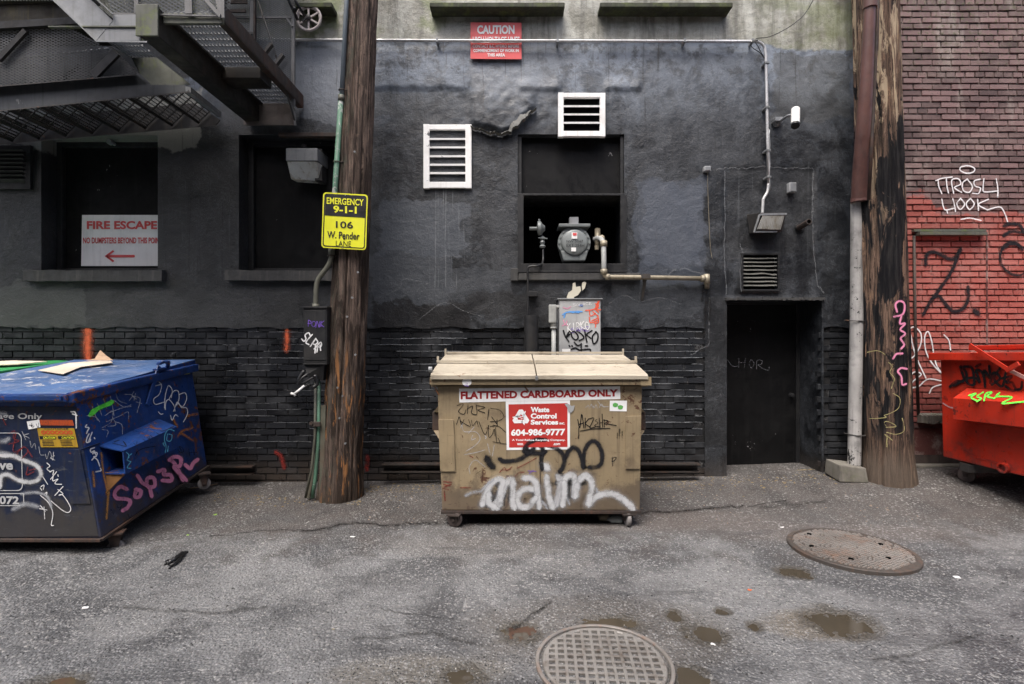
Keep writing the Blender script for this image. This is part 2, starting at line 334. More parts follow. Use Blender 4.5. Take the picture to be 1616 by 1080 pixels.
SP = {k: spray('spray '+k, c, s_, g_, a_) for k, (c, s_, g_, a_) in {
 'white': ((.82,.83,.85), .22, .25, 1), 'softwhite': ((.60,.61,.63), .6, .5, .92), 'fade': ((.5,.52,.56), .9, .4, .6), 'black': ((.012,.012,.014), .25, .2, 1), 'softblack': ((.02,.02,.024), .45, .45, .92),
 'pink': ((.78,.28,.45), .25, .35, .95), 'red': ((.50,.04,.025), .5, .6, .8), 'dullred': ((.22,.02,.015), .6, .7, .75), 'green': ((.16,.80,.06), .3, .3, .95), 'orange': ((.95,.16,.06), .8, .5, .9),
 'blue': ((.10,.35,.85), .4, .5, .85), 'purple': ((.20,.10,.55), .4, .5, .85), 'redorange': ((.9,.10,.04), .3, .4, .9), 'scratch': ((.55,.56,.58), .5, .8, .75), 'lime': ((.13,.78,.07), .3, .3, 1), 'yellow': ((.45,.40,.18), .5, .8, .8),
 'rust': ((.30,.11,.03), .8, .9, .9), 'rustlight': ((.42,.20,.05), .8, .9, .85), 'dampline': ((.03,.028,.026), 1.2, 1.6, .5), 'mist softwhite': ((.5,.5,.52), 1.1, .5, .42), 'mist softblack': ((.03,.03,.03), 1.1, .5, .40), 'mist pink': ((.7,.3,.45), 1.1, .5, .35), 'mist orange': ((.9,.2,.1), 1.1, .5, .5), 'cyan': ((.15,.55,.75), .3, .4, .95), 'crack': ((.018,.017,.016), .6, 2.2, .6), 'efflor': ((.33,.35,.37), .6, 1.2, .6), 'seam': ((.20,.21,.22), .7, 1.8, .5)}.items()}

# wall plaster: black over blue grey paint below, bare mossy concrete above the conduit
n = N('painted plaster wall'); o = n.xyz(); X, Z = o[0], o[2]
big = n.noise(.9, 6, .6); mid = n.noise(3.2, 7, .66, dist=.4); fin_ = n.noise(17, 6, .7)
zz = n.math('ADD', Z, n.math('MULTIPLY', n.math('SUBTRACT', mid, .5), .8))
up = n.ss(zz, WZ(230), WZ(90))                                 # paler higher up: sky sheen on the gloss paint put into the colour
left = n.ss(X, WX(560), WX(470))
a = n.mix(n.ss(mid, .42, .60), (.009,.0105,.013), (.052,.059,.070))
a = n.mix(n.ss(n.math('ADD', big, n.math('MULTIPLY', mid, .5)), .68, .84, 0, .7), a, (.022,.025,.029)); a = n.mix(n.ss(n.noise(2.1, 7, .7, n.vec(1,1,1,(2,8,1)), 1.5), .54, .57, 0, .55), a, (.060,.068,.080)); a = n.mix(n.ss(n.noise(2.6, 7, .7, n.vec(1,1,1,(9,8,4)), 1.0), .56, .585, 0, .6), a, (.010,.011,.012))
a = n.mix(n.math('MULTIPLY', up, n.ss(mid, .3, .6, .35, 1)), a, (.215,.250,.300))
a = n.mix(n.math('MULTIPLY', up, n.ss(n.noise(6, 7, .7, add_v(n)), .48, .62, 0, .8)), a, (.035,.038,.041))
a = n.mix(n.math('MULTIPLY', left, n.ss(Z, WZ(180), WZ(240))), a, n.mix(n.ss(mid, .35, .7), (.036,.037,.037), (.062,.064,.064)))
for bx, cc, am in (((1005,1112,283,455), (.080,.094,.120), .9), ((580,745,330,400), (.060,.069,.082), .6), ((590,700,400,500), (.05,.055,.062), .4), ((640,735,478,560), (.008,.008,.009), .95), ((585,650,470,530), (.009,.009,.01), .8),
    ((1220,1347,85,190), (.080,.082,.080), .6), ((745,880,60,150), (.17,.185,.205), .5), ((-200,312,150,232), (.46,.46,.41), .9), ((170,352,22,128), (.022,.022,.022), .9), ((352,464,62,200), (.10,.105,.11), .7), ((460,545,70,195), (.26,.285,.32), .8), ((1146,1284,265,405), (.026,.027,.028), .6), ((1010,1200,85,260), (.05,.054,.06), .4), ((590,760,145,190), (.03,.032,.035), .6), ((1112,1150,470,700), (.024,.025,.026), .7), ((0,130,450,516), (.10,.105,.10), .25)):  # pale blue grey patches high up: gloss reflections put into the colour
    a = n.mix(n.math('MULTIPLY', n.boxmask(WX(bx[0]), WX(bx[1]), WZ(bx[3]), WZ(bx[2]), .018, .20, 3.3), am), a, cc)
# crack lines with their lit rims painted in, then runs and specks
rid = n.math('ABSOLUTE', n.math('SUBTRACT', n.noise(5, 8, .72, dist=1.2), .5))
a = n.mix(n.math('MULTIPLY', n.ss(rid, .0, .012, .6, 0), n.ss(mid, .45, .6)), a, (.21,.225,.25))
a = n.mix(n.ss(n.noise(1, 5, .6, n.vec(30, 30, 1.1)), .60, .74, 0, .45), a, (.13,.14,.15))
a = n.mix(n.ss(n.noise(1, 5, .6, n.vec(22, 22, .8, (7,1,3))), .60, .72, 0, .6), a, (.012,.012,.012))
a = n.mix(n.ss(n.noise(38, 5, .75), .68, .73, 0, .85), a, (.42,.43,.44)); a = n.mix(n.ss(n.noise(1, 6, .7, n.vec(60, 60, 9)), .70, .74, 0, .6), a, (.34,.36,.38))
a = n.mix(n.ss(n.noise(80, 3, .6), .73, .76, 0, .6), a, (.5,.5,.5))
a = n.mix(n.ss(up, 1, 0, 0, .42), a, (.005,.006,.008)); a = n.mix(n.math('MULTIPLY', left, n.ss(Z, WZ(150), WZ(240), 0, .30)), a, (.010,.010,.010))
for bx, cc, am in (((586,712,395,478), (.055,.062,.073), .75), ((600,735,318,402), (.072,.082,.098), .7), ((712,806,425,468), (.045,.050,.058), .6), ((1015,1108,290,420), (.085,.098,.125), .55), ((-60,135,452,516), (.075,.078,.074), .6), ((135,470,458,516), (.045,.046,.045), .5), ((760,812,300,420), (.030,.032,.036), .6), ((655,738,482,575), (.006,.006,.007), .97), ((584,640,482,518), (.007,.007,.008), .9), ((740,880,462,500), (.012,.012,.013), .7), ((960,1110,452,500), (.050,.056,.064), .5)):
    a = n.mix(n.math('MULTIPLY', n.boxmask(WX(bx[0]), WX(bx[1]), WZ(bx[3]), WZ(bx[2]), .012, .24, 3.8), am), a, cc)
sc1 = n.noise(1, 8, .78, n.vec(9, 9, 14, (4, 4, 4)), 1.4); a = n.mix(n.math('MULTIPLY', n.ss(n.math('ABSOLUTE', n.math('SUBTRACT', sc1, .5)), 0, .008, .5, 0), n.ss(n.noise(1.3, 5), .48, .56)), a, (.16,.17,.185))
a = n.mix(n.math('MULTIPLY', n.boxmask(WX(680), WX(740), WZ(455), WZ(300), .05, .05, 5), n.ss(n.noise(1, 4, .6, n.vec(45, 45, .9)), .55, .62, 0, .7)), a, (.14,.15,.16))
# concrete band
bx_ = n.math('MULTIPLY', n.ss(X, WX(1190), WX(1240)), WZ(66)-WZ(80))
edge = n.math('ADD', n.math('SUBTRACT', Z, n.math('SUBTRACT', WZ(65), bx_)), n.math('MULTIPLY', n.math('SUBTRACT', n.noise(9, 6), .5), .10))
cn = n.mix(n.ss(mid, .35, .68), (.20,.195,.155), (.47,.47,.42))
cn = n.mix(n.ss(n.noise(1, 6, .62, n.vec(9, 9, .9)), .45, .7, 0, .75), cn, (.075,.072,.055))
cn = n.mix(n.ss(n.noise(1, 6, .62, n.vec(6, 6, 1.1, (3,0,8))), .52, .75, 0, .7), cn, (.50,.50,.46))
cn = n.mix(n.math('MULTIPLY', n.ss(n.noise(2.2, 6, .65, add_v(n)), .46, .62, 0, .9), n.math('ADD', n.ss(X, WX(720), WX(680), 0, .9), n.ss(X, WX(1150), WX(1260), 0, .55))), cn, (.14,.17,.055))
cn = n.mix(n.ss(fin_, .6, .75, 0, .6), cn, (.06,.055,.04))
cn = n.mix(n.ss(n.math('ABSOLUTE', n.math('SUBTRACT', n.noise(1.6, 7, .7, dist=1.5), .5)), 0, .006, .7, 0), cn, (.04,.04,.03))
a = n.mix(n.ss(edge, -.02, .02), a, cn)
a = n.mix(n.ss(n.math('ADD', Z, n.math('MULTIPLY', mid, .3)), .55, .15, 0, .6), a, (.06,.05,.042))   # splashed dirt at the foot
b1 = n.bump(mid, .18, .05); b2 = n.bump(n.math('ADD', fin_, n.math('MULTIPLY', n.noise(70, 4, .7), .5)), .75, .010, b1)
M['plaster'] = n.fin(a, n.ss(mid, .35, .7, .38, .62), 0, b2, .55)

def brick_mat(name, red):
    n = N(name); o = n.xyz(); r = n.nd('Attribute', {'attribute_name': 'rnd'}).outputs['Fac']
    mid = n.noise(2.5, 6, .65); f = n.noise(22, 6, .7)
    if not red:
        c = n.mix(r, (.006,.0065,.0075), (.022,.024,.028)); c = n.mix(n.ss(mid, .5, .7, 0, .6), c, (.050,.053,.058))
        c = n.mix(n.ss(n.noise(7, 7, .72), .60, .70, 0, .5), c, (.16,.165,.17))
        c = n.mix(n.ss(n.math('ADD', o[2], n.math('MULTIPLY', mid, .4)), .62, .15, 0, .75), c, (.065,.05,.04))
        c = n.mix(n.ss(f, .66, .74, 0, .7), c, (.22,.22,.22))
        return n.fin(c, n.ss(mid, .35, .7, .26, .55), 0, n.bump(f, .6, .006), .5)
    raw = n.mix(r, (.080,.052,.049), (.22,.140,.134)); raw = n.mix(n.ss(mid, .42, .7, 0, .6), raw, (.25,.185,.17))
    raw = n.mix(n.ss(n.noise(1, 6, .6, n.vec(3, 3, 1)), .52, .72, 0, .8), raw, (.33,.29,.26))
    raw = n.mix(n.math('MULTIPLY', n.ss(o[2], 4.6, 5.6), n.ss(f, .5, .7)), raw, (.12,.14,.06))
    raw = n.mix(n.ss(f, .55, .7, 0, .65), raw, (.045,.03,.03))
    pt = n.mix(r, (.27,.070,.055), (.40,.125,.10)); pt = n.mix(n.ss(mid, .42, .7, 0, .65), pt, (.38,.185,.16)); pt = n.mix(n.ss(f, .55, .68, 0, .75), pt, (.11,.035,.03)); pt = n.mix(n.ss(n.noise(9, 7, .75), .56, .70, 0, .6), pt, (.40,.24,.21))
    pt = n.mix(n.ss(o[2], 1.75, .6, 0, .55), pt, (.16,.05,.05))
    step = n.ss(o[0], WX(1466, 6.45), WX(1478, 6.45), 0, .22)
    lim = n.math('SUBTRACT', WZ(308, 6.45), step)
    e = n.math('ADD', n.math('SUBTRACT', o[2], lim), n.math('ADD', n.math('MULTIPLY', n.math('SUBTRACT', n.noise(5, 5), .5), .22), n.math('MULTIPLY', n.math('SUBTRACT', r, .5), .08)))
    c = n.mix(n.ss(e, -.03, .03), pt, raw)
    low = n.ss(n.math('ADD', o[2], n.math('MULTIPLY', n.math('SUBTRACT', mid, .5), .3)), .78, .62)
    c = n.mix(low, c, (.045,.035,.032))
    return n.fin(c, n.ss(mid, .3, .7, .55, .8), 0, n.bump(f, .7, .008), .4)
M['brick_black'] = brick_mat('black painted brick', False); M['brick_red'] = brick_mat('red and raw brick', True)
n = N('dark mortar'); M['mortar_black'] = n.fin(n.mix(n.ss(n.noise(6, 7, .7), .56, .70), (.008,.008,.009), (.15,.15,.15)), .8, 0, n.bump(n.noise(50, 4), .5, .01))
n = N('grey mortar'); o = n.xyz(); M['mortar_red'] = n.fin(n.mix(n.ss(n.noise(5, 7, .7), .45, .7), n.mix(n.ss(o[2], WZ(300,6.45), WZ(330,6.45)), (.05,.045,.043), (.09,.028,.024)), (.27,.22,.20)), .85, 0, n.bump(n.noise(50, 4), .6, .01))

# asphalt
PUDS = []                                  # cx, cy, rx, ry of every puddle hollow
for px0, py0, px1, py1 in ((1278,964,1368,1002),(792,986,846,1012),(925,975,1008,996),(1058,1056,1122,1095),(1230,895,1276,912),(45,1066,125,1098),(1052,964,1078,980),(1082,990,1140,1014),(1180,980,1202,994),(700,1052,760,1085),(1130,958,1152,968)):
    D0, D1 = CZ*F/(py1-HY), CZ*F/(py0-HY); cy = (D0+D1)/2; PUDS.append((((px0+px1)/2-CX)*cy/F, cy, (px1-px0)/2*cy/F, (D1-D0)/2))
n = N('old asphalt'); o = n.xyz(); big = n.noise(.9, 6, .66, dist=.6); mid = n.noise(3, 6, .65); fin_ = n.noise(45, 5, .75)
vo = n.nd('TexVoronoi', {'feature': 'F1'}, Vector=n.pos(), Scale=62.0, Randomness=1.0); vd, vc = vo.outputs['Distance'], vo.outputs['Color']
vr = n.nd('SeparateColor', Color=vc).outputs[0]
base = n.mix(n.ss(big, .40, .60), (.078,.079,.082), (.190,.191,.192))
base = n.mix(n.ss(mid, .5, .66, 0, .6), base, (.050,.050,.052)); base = n.mix(n.ss(n.noise(1.7, 7, .72, add_v(n), 1.2), .53, .60, 0, .45), base, (.185,.183,.180))
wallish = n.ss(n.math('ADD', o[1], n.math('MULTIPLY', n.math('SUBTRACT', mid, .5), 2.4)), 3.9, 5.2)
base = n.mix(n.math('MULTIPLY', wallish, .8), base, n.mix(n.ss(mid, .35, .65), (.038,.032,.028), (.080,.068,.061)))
for cx_, cy_, rx_, ry_, cc, am in ((.55,3.15,.95,.45,(.11,.098,.085),.6),(-.3,4.4,.9,.25,(.15,.14,.13),.5),(2.9,4.7,1.2,.25,(.13,.11,.10),.5),(1.9,3.22,.42,.2,(.16,.13,.09),.6),(-.5,2.75,.5,.2,(.16,.145,.12),.6),(1.3,5.0,1.5,.3,(.13,.11,.10),.5)):
    dx = n.math('DIVIDE', n.math('SUBTRACT', o[0], cx_), rx_); dy = n.math('DIVIDE', n.math('SUBTRACT', o[1], cy_), ry_)
    dd_ = n.math('ADD', n.math('ADD', n.math('MULTIPLY', dx, dx), n.math('MULTIPLY', dy, dy)), n.math('MULTIPLY', n.math('SUBTRACT', mid, .5), 1.6))
    base = n.mix(n.ss(dd_, .3, 1.1, am, 0), base, cc)
stone = n.mix(vr, (.012,.012,.013), (.44,.44,.44)); amt = n.math('MULTIPLY', n.ss(vd, .5, .2), n.ss(wallish, 0, 1, .80, .42))
col = n.mix(amt, base, stone); col = n.mix(n.math('MULTIPLY', n.ss(vr, .90, .93), n.ss(n.noise(2, 4), .42, .6, 0, .8)), col, (.30,.295,.285))
col = n.mix(n.ss(fin_, .55, .72, 0, .7), col, (.022,.022,.023))
tyre = n.noise(1, 6, .7, n.vec(.7, 4.5, 1, (3,1,0)), .5); col = n.mix(n.math('MULTIPLY', n.ss(tyre, .55, .64, 0, .45), n.ss(o[1], 5.2, 4.6)), col, (.045,.045,.047))
lit = n.noise(14, 7, .8); col = n.mix(n.ss(lit, .715, .735, 0, .85), col, (.45,.44,.42))
dampm = None
for cx_, cy_, rx_, ry_ in PUDS:
    dx = n.math('DIVIDE', n.math('SUBTRACT', o[0], cx_), rx_*1.5); dy = n.math('DIVIDE', n.math('SUBTRACT', o[1], cy_), ry_*1.7)
    q_ = n.ss(n.math('ADD', n.math('ADD', n.math('MULTIPLY', dx, dx), n.math('MULTIPLY', dy, dy)), n.math('MULTIPLY', n.math('SUBTRACT', n.noise(8, 6, .7), .5), 2.2)), .35, 1.15, 1, 0)
    dampm = q_ if dampm is None else n.math('MAXIMUM', dampm, q_)
col = n.mix(n.math('MULTIPLY', dampm, .78), col, n.mix(fin_, (.030,.027,.022), (.085,.072,.052)))
b1 = n.bump(n.math('SUBTRACT', fin_, vd), 1.0, .010); b1 = n.bump(mid, .4, .05, b1)
wet = n.math('MULTIPLY', n.ss(n.noise(1.1, 5, .6, add_v(n)), .36, .56), n.ss(o[1], 4.6, 3.2)); wet = n.math('MAXIMUM', wet, dampm)
M['asphalt'] = n.fin(col, n.ss(wet, 0, 1, .70, .34), 0, b1, n.ss(wet, 0, 1, .35, .6))
n = N('muddy puddle water'); M['puddle'] = n.fin(n.mix(n.noise(4, 4), (.040,.034,.026), (.080,.066,.047)), .02, 0, n.bump(n.noise(9, 2), .03, .01), .5)

def wood(name, dark, mid_, light, burn, cx, cy):
    n = N(name); o = n.xyz()
    ang = n.math('ARCTAN2', n.math('SUBTRACT', o[1], cy), n.math('SUBTRACT', o[0], cx)); S_, C_ = n.math('SINE', ang), n.math('COSINE', ang)
    def cv(k, a=1.0): return n.nd('CombineXYZ', X=n.math('MULTIPLY', S_, a), Y=n.math('MULTIPLY', C_, a), Z=n.math('MULTIPLY', o[2], k)).outputs[0]
    g = n.noise(11, 8, .75, cv(.16), .5); g2 = n.noise(3.2, 7, .7, cv(.9), .8); g3 = n.noise(42, 6, .72, cv(.10)); sp = n.noise(1.5, 9, .64, cv(.75), .7); pit = n.noise(26, 5, .7, cv(1.6))
    c = n.mix(n.ss(g, .38, .60), dark, mid_); c = n.mix(n.ss(g2, .54, .66, 0, .7), c, light); c = n.mix(n.ss(g3, .50, .60, 0, .8), c, tuple(x*.3 for x in dark)); c = n.mix(n.ss(pit, .60, .68, 0, .8), c, tuple(x*.2 for x in dark))
    if burn:
        tan = n.math('MULTIPLY', n.ss(n.noise(2.6, 7, .72, cv(.45), .8), .50, .56), n.ss(o[2], 2.6, 4.4)); c = n.mix(tan, c, n.mix(g, (.30,.22,.14), (.62,.50,.36)))
        ch = n.math('MULTIPLY', n.ss(n.math('ADD', sp, n.ss(o[2], 5.4, 3.6, -.12, .02)), .49, .52), n.ss(o[2], .35, .8)); c = n.mix(ch, c, n.mix(n.ss(n.noise(9, 6, .65, cv(.3)), .4, .65), (.008,.008,.010), (.032,.030,.030)))
        c = n.mix(n.ss(n.math('ADD', o[2], n.math('MULTIPLY', sp, .5)), .85, .5, 0, .85), c, n.mix(g, (.07,.055,.043), (.21,.165,.13)))
    else:
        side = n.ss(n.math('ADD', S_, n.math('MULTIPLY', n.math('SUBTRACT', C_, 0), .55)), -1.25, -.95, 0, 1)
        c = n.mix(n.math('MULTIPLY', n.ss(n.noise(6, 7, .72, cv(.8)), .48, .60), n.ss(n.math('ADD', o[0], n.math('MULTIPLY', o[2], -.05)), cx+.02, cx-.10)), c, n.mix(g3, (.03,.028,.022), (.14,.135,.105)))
        c = n.mix(n.math('MULTIPLY', n.ss(sp, .46, .56), n.ss(o[2], 3.9, 3.1, 0, .8)), c, (.022,.016,.013))
        c = n.mix(n.math('MULTIPLY', n.ss(n.noise(4, 6, .7, cv(.5), .6), .55, .62), n.ss(o[2], 1.9, 1.3)), c, (.38,.18,.075))
        c = n.mix(n.ss(n.math('ADD', o[2], n.math('MULTIPLY', sp, .5)), .6, .2, 0, .6), c, (.06,.045,.035))
    h = n.math('ADD', n.math('ADD', g, n.math('MULTIPLY', g3, .6)), n.math('MULTIPLY', pit, -.5))
    return n.fin(c, .88, 0, n.bump(h, 1, .02), .15)
M['pole_left'] = wood('weathered brown pole wood', (.055,.043,.037), (.20,.145,.118), (.29,.215,.165), False, WX(540,5.74), 5.74)
M['pole_right'] = wood('charred pole wood', (.045,.035,.030), (.23,.15,.11), (.42,.26,.16), True, WX(1400,6.0), 6.0)
# ---------- ground ----------
def ground_wall(x):                       # height of the ground where it meets the wall
    pts = [(-9,-.0),(-3.5,.0),(-1.6,.02),(2.5,.08),(5,.17),(9,.25)]
    for (a, za), (b, zb) in zip(pts, pts[1:]):
        if x <= b: return za+(zb-za)*max(0, (x-a)/(b-a))
    return pts[-1][1]
PUD = PUDS
def gz(x, y, fine=True):
    t = smooth01(4.75, 6.3, y); z = ground_wall(x)*t
    if fine:
        z += (noise.noise(Vector((x*1.1, y*1.1, 0)))*.012+noise.noise(Vector((x*5, y*5, 3)))*.0035)*(1-.6*t)
        z += noise.noise(Vector((x*22, y*22, 9)))*.0016
        for cx, cy, rx, ry in PUD:
            dx, dy = (x-cx)/rx, (y-cy)/ry
            if abs(dx) < 2 and abs(dy) < 2:
                r = dx*dx+dy*dy+noise.noise(Vector((x*8, y*8, 1)))*1.3+noise.noise(Vector((x*22, y*22, 4)))*.8+noise.noise(Vector((x*60, y*60, 4)))*.3
                z -= .014*(1-smooth01(.2, 1.7, r))
    return z
def lin(a, b, s): k = max(1, round((b-a)/s)); return [a+(b-a)*i/k for i in range(k)]
xs = lin(-30,-6,1.5)+lin(-6,-3,.05)+lin(-3,3.6,.022)+lin(3.6,7,.05)+lin(7,30,1.5)+[30]
ys = lin(-20,1.5,1.2)+lin(1.5,2.3,.1)+lin(2.3,4.2,.018)+lin(4.2,6.4,.04)+lin(6.4,7.4,.2)+[7.4]
vt = [(x, y, gz(x, y)) for y in ys for x in xs]; nx = len(xs)
fc = [(j*nx+i, j*nx+i+1, (j+1)*nx+i+1, (j+1)*nx+i) for j in range(len(ys)-1) for i in range(nx-1)]
me = bpy.data.meshes.new('ground'); me.from_pydata(vt, [], fc); me.materials.append(M['asphalt'])
for p in me.polygons: p.use_smooth = True
ground = bpy.data.objects.new('ground', me); C.objects.link(ground); tag(ground, 'cracked grey asphalt of the alley with brown dirt near the wall', kind='structure')
GP = Plane((0,0,0), n=(0,0,1))
def jag(pts, a=2.2):
    rj = random.Random(int(pts[0][0])); out = []
    for p, q in zip(pts, pts[1:]):
        for k in range(5): t = k/5; out.append((p[0]+(q[0]-p[0])*t+rj.uniform(-1,1), p[1]+(q[1]-p[1])*t+rj.uniform(-a,a)*.7))
    return out+[pts[-1]]
class GroundPlane:
    n = Vector((0,0,1))
    def __call__(s, px, py, off=0):
        y = 5.0
        for _ in range(12):
            z = gz((px-CX)*y/F, y); y = (CZ-z-off)*F/(py-HY)
        return Vector(((px-CX)*y/F, y, gz((px-CX)*y/F, y)+off))
GR = GroundPlane()
strokes('crack', [jag(c_) for c_ in ([(476,838),(520,832),(560,824),(600,829),(640,826),(690,825)],[(1010,810),(1080,806),(1150,800),(1172,798)],[(860,958),(835,972),(820,988),(808,990)],[(330,846),(380,842),(440,835),(480,837)],[(1180,800),(1240,790)],[(600,960),(640,968),(700,975)],[(1380,1040),(1440,1046),(1480,1040)])], GR, 2.0, SP['crack'], ground, off=.005)
strokes('crack_stain', [jag(c_, 3) for c_ in ([(476,838),(520,832),(560,824),(600,829),(640,826),(690,825)],[(1010,810),(1080,806),(1150,800),(1172,798)],[(870,950),(835,972),(820,988),(800,995)],[(1200,800),(1300,792)],[(1550,1000),(1450,1030),(1380,1040)],[(200,960),(330,968),(420,958)],[(560,1010),(680,1000),(760,1020)])], GR, 9, SP['dampline'], ground, off=.003)
mb = MB()
for i, (cx, cy, rx, ry) in enumerate(PUD):
    ring = []
    for k in range(40):
        a = 2*math.pi*k/40; ring.append((cx+math.cos(a)*rx*1.6, cy+math.sin(a)*ry*1.6))
    zc = sum(noise.noise(Vector((x*1.1, y*1.1, 0)))*.012 for x, y in ring+[(cx, cy)]*40)/80
    mb.face([(x, y, zc-.0088) for x, y in ring])
pw = mb.build('puddle_water', M['puddle'], base=(0,3,0)); tag(pw, 'shallow brown puddles lying in hollows of the asphalt', kind='structure')

# ---------- black building ----------
bb = thing('black_building', 'black painted plaster and brick building behind the dumpsters, grey concrete along its top', 'building', (0, 6.3, 0))
def bbp(mb, name, mat): return mb.build(name, mat, bb)
XR = WX(1347); XL = -8.2
holes = [  # name, px x0,x1,y0,y1
 (WX(65),WX(249),WZ(427),WZ(214)), (WX(377),WX(556),WZ(427),WZ(213)), (WX(817),WX(985),WZ(430),WZ(212)), (WX(1147),WX(1297),-.2,WZ(473)), (WX(1172),WX(1226),WZ(457),WZ(403))]
ZB = WZ(517)
def in_plaster(x, z):
    if z > ZB: return True
    return WX(1112) < x < WX(1300)
def feat(x, z):                           # raised and broken plaster, + = towards the camera
    px = CX+x*F/6.3; py = HY-(z-CZ)*F/6.3; h = 0
    w_ = noise.noise(Vector((x*6, z*6, 2)))*6
    if 575 < px < 760: h += .022*(1-smooth01(138, 143, py+w_*.5))*(1-smooth01(720, 760, px))*smooth01(60, 100, py)
    lim = 205-abs(px-790)*.25-max(0, px-815)*.9+w_        # loose sheet of render above its broken lip
    h += .045*smooth01(738, 752, px)*(1-smooth01(835, 850, px))*(1-smooth01(lim-1, lim+3, py))*smooth01(95, 195, py)
    if 1140 < px < 1288 and py > 262: h -= .012*smooth01(1140, 1146, px)*(1-smooth01(1282, 1288, px))*smooth01(262, 268, py+w_*.3)
    h += .012*(1-smooth01(66, 70, py+w_*.2)) if px < 1200 else 0
    if 955 < px < 1010 or 820 < px < 885: h += .02*(1-smooth01(141, 145, py+w_*.3))*smooth01(120, 140, py)
    return h
def disp(x, z):
    v = Vector((x, z, 0)); e = 1.0
    for x0, x1, z0, z1 in holes:
        dx = max(x0-x, 0, x-x1); dz = max(z0-z, 0, z-z1); e = min(e, math.hypot(dx, dz)/.05)
    e = min(1, e); r = noise.fractal(v*3.1, .9, 2.1, 5)
    up = smooth01(WZ(520), WZ(200), z)*.6+.4
    rough_zone = math.exp(-((x-WX(800))**2/.5+(z-WZ(170))**2/.12))
    return e*(r*.0045*up+noise.noise(v*.8)*.010+noise.fractal(v*11, .8, 2.2, 4)*(.0018+.009*rough_zone)+feat(x, z))
def cuts(a, b, marks, s):
    m_ = sorted({a, b, *[q for q in marks if a < q < b]}); out = []
    for p, q in zip(m_, m_[1:]): out += lin(p, q, s)
    return out+[b]
gx = cuts(XL, XR, [h[0] for h in holes]+[h[1] for h in holes]+[WX(1112), WX(1300)], .026)
gzs = cuts(-.15, 7.6, [h[2] for h in holes]+[h[3] for h in holes]+[ZB], .026)
vid = {}; vt = []; fc = []
def vtx(i, j):
    if (i, j) not in vid:
        x, z = gx[i], gzs[j]
        zj = z
        if abs(z-ZB) < 1e-6 and not WX(1112) < x < WX(1300): zj = z+noise.fractal(Vector((x*3.5, 0, 5)), .7, 2.3, 5)*.022-.004
        vid[(i, j)] = len(vt); vt.append((x, 6.3-disp(x, z)-(0 if z > ZB-.01 else 0)-6.3, zj))
    return vid[(i, j)]
for j in range(len(gzs)-1):
    zc = (gzs[j]+gzs[j+1])/2
    for i in range(len(gx)-1):
        xc = (gx[i]+gx[i+1])/2
        if not in_plaster(xc, zc) or any(h[0] < xc < h[1] and h[2] < zc < h[3] for h in holes): continue
        fc.append((vtx(i, j), vtx(i+1, j), vtx(i+1, j+1), vtx(i, j+1)))
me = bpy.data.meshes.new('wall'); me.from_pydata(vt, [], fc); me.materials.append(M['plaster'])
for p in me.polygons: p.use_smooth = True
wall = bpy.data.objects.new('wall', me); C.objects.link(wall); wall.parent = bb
# reveals and backs
def reveal(mb, x0, x1, z0, z1, d, y0=6.3):
    mb.face([(x0,y0,z0),(x0,y0,z1),(x0,y0+d,z1),(x0,y0+d,z0)]); mb.face([(x1,y0,z0),(x1,y0+d,z0),(x1,y0+d,z1),(x1,y0,z1)])
    mb.face([(x0,y0,z1),(x1,y0,z1),(x1,y0+d,z1),(x0,y0+d,z1)]); mb.face([(x0,y0,z0),(x0,y0+d,z0),(x1,y0+d,z0),(x1,y0,z0)])
deps = [.30, .30, .62, .53, .08]
for h, dp in zip(holes, deps): mb = MB(); reveal(mb, *h, dp); bbp(mb, 'opening_reveal', M['plaster'])
WP = Plane((0, 6.3, 0), n=(0,-1,0))
def window_part(h, dp, sx0, sx1, sy0, sy1):
    x0, x1, z0, z1 = h
    wn = bbp(MB().box(x0+.001, x1-.001, 6.3+dp-.03, 6.3+dp, z0+.001, z1-.001), 'window_opening', M['black_board'])
    mb = MB()
    for a, b, c_, d_ in ((x0+.002,x0+.07,z0+.002,z1-.002),(x1-.07,x1-.002,z0+.002,z1-.002),(x0+.07,x1-.07,z0+.002,z0+.05),(x0+.07,x1-.07,z1-.06,z1-.002)): mb.box(a, b, 6.3+dp-.09, 6.3+dp-.031, c_, d_, .006)
    f = mb.build('window_frame', M['black_metal'], wn)
    mb = MB(); n_ = 26; X0, X1 = WX(sx0), WX(sx1); Zt, Zb_ = WZ(sy0), WZ(sy1)
    sec = [(6.22, Zb_), (6.36, Zb_), (6.36, Zt+.012), (6.225, Zt)]; rows = []
    for i in range(n_+1):
        x = X0+(X1-X0)*i/n_; k = noise.noise(Vector((x*7, 1, 1))); rows.append([mb.bm.verts.new((x, y-(.012*k if y < 6.3 else 0), z+.010*noise.noise(Vector((x*6, z*3, 4))))) for y, z in sec])
    for a, b in zip(rows, rows[1:]):
        for q in range(4): mb.bm.faces.new((a[q], b[q], b[(q+1)%4], a[(q+1)%4]))
    mb.bm.faces.new(rows[0]); mb.bm.faces.new(rows[-1]); bmesh.ops.recalc_face_normals(mb.bm, faces=mb.bm.faces)
    mb.build('sill', M['sill'], wn); return wn
w1 = window_part(holes[0], .30, 45, 262, 428, 445)
w2 = window_part(holes[1], .30, 360, 570, 428, 444)
MB().box(WX(440), WX(556), 6.285, 6.36, WZ(216), WZ(210), .004).build('lintel', M['steel_rust'], w2)
